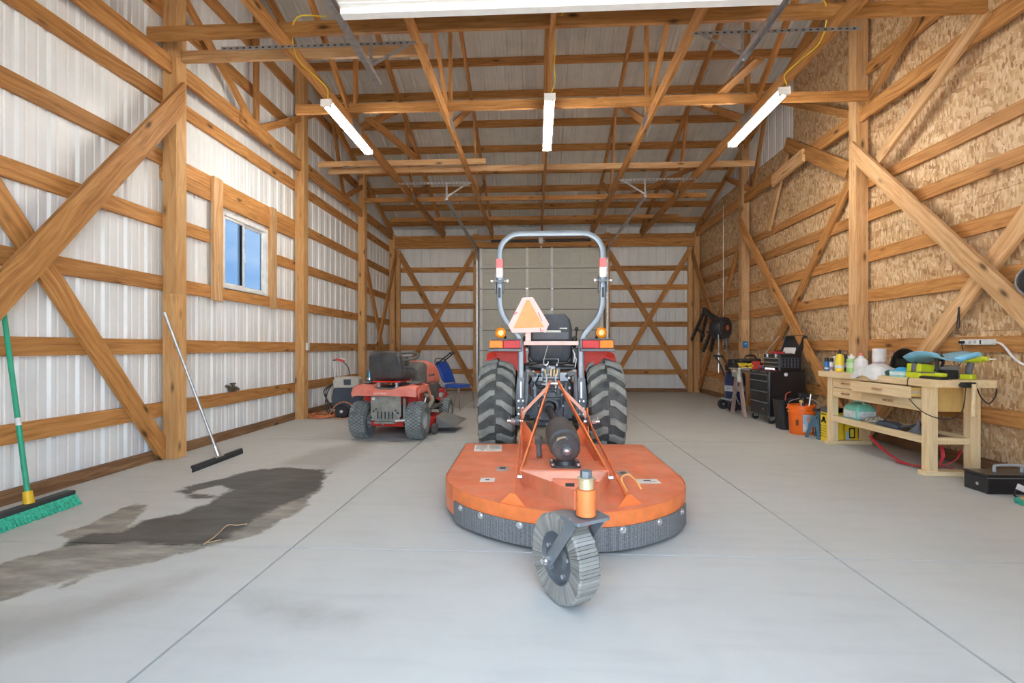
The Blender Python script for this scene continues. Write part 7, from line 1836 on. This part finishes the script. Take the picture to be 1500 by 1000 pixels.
MB().lathe([(0.0, -0.09), (0.032, -0.085), (0.035, 0.0), (0.032, 0.06), (0.022, 0.07), (0.020, 0.105), (0.0, 0.11)], (0.03, 0, 0.175), (1, 0, 0), 20, caps=False).build('motor_body', LIME, dl)
MB().cyl((0.13, 0, 0.175), (0.19, 0, 0.175), 0.007, 8).build('bit', SILVER, dl)
# thin loose wire at the wall end
# ---- shelf things
gj = thing('coolant_jug', 'translucent green jug with white label on the bench shelf', 'jug', (3.56, 5.45, 0.3005), 0.0)
GT = mat('jug_green', (0.20, 0.58, 0.45), 0.3, var=.05)
rings = [[V((a, b, z)) for a, b in rrect(w_, d_, 0.03, 3)] for z, w_, d_ in ((0, 0.20, 0.24), (0.01, 0.21, 0.25), (0.13, 0.21, 0.25), (0.17, 0.17, 0.20), (0.19, 0.10, 0.12))]
MB().loft(rings).build('body', GT, gj, 40)
MB().box2((-0.1062, -0.10, 0.03), (-0.105, 0.10, 0.11)).build('label', mat('jug_label', (0.70, 0.75, 0.76), .5, var=.1, vscale=30), gj, None); MB().box2((-0.09, -0.1262, 0.03), (0.09, -0.125, 0.11)).build('label', MATS['jug_label'], gj, None)
MB().tube(spline([(0.0, 0.08, 0.185), (0.0, 0.05, 0.215), (0.0, -0.05, 0.215), (0, -0.08, 0.18)], 5), 0.016, 8).build('handle', mat('jug_pale', (0.45, 0.62, 0.56), .4), gj)
MB().cyl((0, 0.075, 0.18), (0, 0.075, 0.215), 0.025, 12).build('cap', MATS['jug_pale'], gj)
gl = thing('rag_heap', 'heap of grey brown work rags on the bench shelf', 'rags', (3.53, 5.15, 0.3005))
vs_ = []; fs = []; rnd = random.Random(8); nu, nv = 14, 10
for j in range(nv + 1):
    for i in range(nu + 1):
        u_, v_ = i / nu - .5, j / nv - .5; hgt = 0.075 * max(0, 1 - 4 * u_ * u_) ** .5 * max(0, 1 - 4 * v_ * v_) ** .5 + rnd.uniform(-.014, .014)
        vs_.append((v_ * 0.20 + rnd.uniform(-.01, .01), u_ * 0.28 + rnd.uniform(-.01, .01), max(0.001, hgt)))
for j in range(nv):
    for i in range(nu): k = j * (nu + 1) + i; fs.append((k, k + 1, k + nu + 2, k + nu + 1))
MB().add(vs_, fs).build('rags', mat('rag_mix', (0.34, 0.31, 0.24), 0.9, var=.5, vscale=25), gl, None)
sc2 = thing('feed_scoop', 'dark grey plastic scoop lying on the bench shelf', 'scoop', (3.50, 4.88, 0.3005), 0.2)
DG = mat('scoop_grey', (0.06, 0.075, 0.10), 0.5)
MB().loft([[V((a, y, 0.036 * k + b * k)) for a, b in rrect(0.13 * k, 0.07, 0.025, 3)] for y, k in ((0.10, 1.0), (-0.02, 1.0), (-0.07, 0.75), (-0.09, 0.35))]).build('cup', DG, sc2, 40)
MB().tube([(0.01, -0.08, 0.03), (0.03, -0.15, 0.05), (0.06, -0.23, 0.08)], [0.014, 0.012, 0.014], 8).build('handle', DG, sc2)
fu = thing('funnel', 'dark grey plastic funnel upside down on the bench shelf', 'funnel', (3.50, 4.56, 0.3005))
MB().lathe([(0.085, 0), (0.085, 0.01), (0.025, 0.08), (0.016, 0.085), (0.010, 0.135), (0.006, 0.135), (0.012, 0.08), (0.078, 0.005)], (0, 0, 0), (0, 0, 1), 28, closed=True).build('cone', mat('funnel_grey', (0.16, 0.18, 0.22), .45), fu)
# red straps and cables under the bench
REDC = mat('red_strap', (0.60, 0.03, 0.04), 0.5)
for i, pts in enumerate(([(3.40, 5.05, 0.20), (3.42, 4.90, 0.10), (3.44, 4.70, 0.03), (3.50, 4.52, 0.018), (3.60, 4.42, 0.02)], [(3.62, 4.46, 0.22), (3.60, 4.42, 0.12), (3.55, 4.45, 0.04), (3.48, 4.60, 0.016), (3.42, 4.72, 0.016)], [(3.74, 4.40, 0.20), (3.70, 4.42, 0.10), (3.62, 4.50, 0.03), (3.68, 4.60, 0.018), (3.76, 4.5, 0.018)])):
    tag(MB().tube(spline(pts, 6), 0, sec=[(-0.003, -0.014), (0.003, -0.014), (0.003, 0.014), (-0.003, 0.014)], up=(0, 0, 1)).build('red_strap', REDC, None, 40), ['red strap drooping from the shelf front under the workbench', 'red strap hanging from the shelf end under the workbench', 'red strap curled on the floor under the workbench end'][i], 'strap', 'red straps under the bench')
rk = thing('ratchet_buckle', 'blue and white ratchet buckle on the floor under the workbench', 'buckle', (3.52, 4.43, 0))
MB().box2((-0.03, -0.06, 0), (0.03, 0.06, 0.04)).build('body', mat('buckle_grey', (0.35, 0.42, 0.5), .4, .3), rk, None, bevel=.006); MB().box2((-0.02, -0.03, 0.04), (0.03, 0.05, 0.055)).build('lever', REDC, rk, None, bevel=.003)

# ================================================================== BLACK TOOLBOX AND FLOOR BITS
tb_ = thing('metal_toolbox', 'black metal toolbox with grey handle on the floor by the bench', 'toolbox', (3.625, 3.86, 0))
mb = MB(); mb.box2((-0.24, -0.10, 0.0), (0.24, 0.10, 0.125)); mb.build('box', CABB, tb_, None, bevel=.006)
mb = MB(); mb.box2((-0.245, -0.105, 0.127), (0.245, 0.105, 0.145)); mb.build('lid', CABB, tb_, None, bevel=.006)
MB().tube(spline([(-0.10, 0, 0.144), (-0.10, 0, 0.18), (-0.08, 0, 0.195), (0.08, 0, 0.195), (0.10, 0, 0.18), (0.10, 0, 0.144)], 4), 0.011, 8).build('handle', mat('handle_grey', (0.40, 0.42, 0.43), .4), tb_)
MB().cyl((-0.242, -0.02, 0.06), (-0.246, -0.02, 0.06), 0.012, 12).build('lock', SILVER, tb_)
MB().box2((-0.242, -0.102, 0.118), (0.242, -0.100, 0.122)).build('edge_strip', TRIM, tb_, None)
bc = thing('power_lead', 'black power lead with white tag draped in front of the toolbox', 'cable', (3.55, 3.70, 0))
MB().tube(spline([(0.16, -0.02, 0.16), (0.02, -0.02, 0.10), (-0.06, -0.03, 0.03), (-0.04, -0.08, 0.008), (0.08, -0.12, 0.008), (0.22, -0.12, 0.008)], 7), 0.007, 8).build('lead', HOSE, bc)
MB().box((-0.015, -0.042, 0.075), (0.085, 0.002, 0.042), (0, 0.42, 0)).build('tag', WPLAST, bc, None); MB().box((0.01, -0.0435, 0.066), (0.02, 0.001, 0.02), (0, 0.42, 0)).build('tag_print', INK, bc, None)
gv = thing('work_glove', 'tan and orange work glove with green fingertips beside the toolbox', 'glove', (3.50, 3.52, 0))
TANL = mat('glove_tan', (0.55, 0.34, 0.14), .8); GLG = mat('glove_green', (0.04, 0.36, 0.24), .6); GLO = mat('glove_orange', (0.80, 0.30, 0.06), .7)
MB().loft([[V((x, b + yy_, 0.02 + a * k)) for b, a in rrect(w_, 0.035, 0.015, 3)] for x, w_, k, yy_ in ((-0.02, 0.08, 1, 0), (0.06, 0.11, 1.1, 0), (0.16, 0.10, 1, 0.01), (0.22, 0.11, 1, 0.01))]).build('palm', TANL, gv, 60)
for k_, (y, dx, m_) in enumerate(((-0.045, -0.07, GLO), (-0.015, -0.10, TANL), (0.015, -0.09, TANL), (0.045, -0.06, TANL))):
    MB().tube([(0.0, y, 0.022), (dx * .6, y * 1.3, 0.026), (dx, y * 1.5, 0.018)], [0.016, 0.015, 0.012], 10).build('finger', m_, gv)
    MB().tube([(dx * .95, y * 1.48, 0.018), (dx * 1.35, y * 1.6, 0.017)], [0.0165, 0.012], 10).build('fingertip', GLG, gv)
MB().tube([(0.05, -0.05, 0.025), (0.02, -0.11, 0.025), (-0.02, -0.14, 0.02)], [0.018, 0.016, 0.013], 10).build('thumb', GLO, gv)

# ================================================================== POWER STRIP, HOOK, ROUND DISH
ps = thing('power_strip', 'white power strip screwed to the girt above the workbench', 'power strip', (XR - 0.02, onX(1435, 502, XR).y, 1.15))
MB().box2((-0.02, -0.16, -0.025), (0.02, 0.16, 0.025)).build('body', WPLAST, ps, None, bevel=.006)
MB().box2((-0.04, 0.10, -0.012), (-0.02, 0.15, 0.014)).build('plug', DARKP, ps, None, bevel=.004); MB().box2((-0.0225, -0.06, -0.018), (-0.0205, -0.045, 0.018)).build('switch', DARKP, ps, None)
for y in (0.05, 0.0): MB().box2((-0.0215, y - 0.014, -0.014), (-0.0205, y + 0.014, 0.014)).build('socket', mat('socket_grey', (.5, .5, .49), .5), ps, None)
q = ps.location
tag(MB().tube(spline([q + V((-0.025, 0.13, -0.01)), q + V((-0.03, 0.11, -0.08)), q + V((-0.04, 0.10, -0.16)), q + V((-0.10, 0.12, -0.28))], 6), 0.004, 6).build('tool_lead', HOSE), 'thin black lead dropping from the power strip to the bench', 'cable')
tag(MB().tube(spline([q + V((0, -0.16, 0)), q + V((-0.02, -0.26, -0.03)), q + V((-0.02, -0.38, -0.16)), q + V((-0.02, -0.55, -0.22)), q + V((-0.02, -0.8, -0.2))], 7), 0.009, 8).build('extension_cord', WPLAST), 'thick white cord running from the power strip along the OSB', 'cord')
hp_ = thing('wall_hook', 'small black wire hook hanging on the diagonal brace above the bench', 'hook', (XR - 0.05, onX(1413, 460, XR).y, 1.28))
MB().tube(spline([(-0.0, 0.0, 0.20), (-0.005, -0.008, 0.10), (-0.01, -0.014, 0.02), (-0.012, -0.004, 0.0), (-0.012, 0.01, 0.01), (-0.008, 0.010, 0.05), (0, 0.003, 0.20)], 5), 0.005, 8).build('wire', BLACKM, hp_)
MB().cyl((0.03, 0.0, 0.20), (-0.012, 0.0, 0.20), 0.004, 6).build('nail', SILVER, hp_)
rd = thing('round_dish', 'round black disc with clear plastic dome hanging on the brace', 'dish', (XR - 0.26, onX(1524, 412, XR - 0.26).y, 1.60))
MB().lathe([(0.0, 0.0), (0.115, 0.0), (0.12, 0.02), (0.10, 0.07), (0.0, 0.09)], (0, 0, 0), (-0.8, -0.6, 0), 32, caps=False).build('disc', DARKP, rd)
MB().torus((0, 0, 0), (-0.8, -0.6, 0), 0.125, 0.010, 36, 8).build('clear_rim', mat('clear_rim', (0.30, 0.30, 0.30), 0.2), rd)
MB().cyl((0, 0, 0), (0.075, 0.06, 0.03), 0.01, 8).build('peg', SILVER, rd)
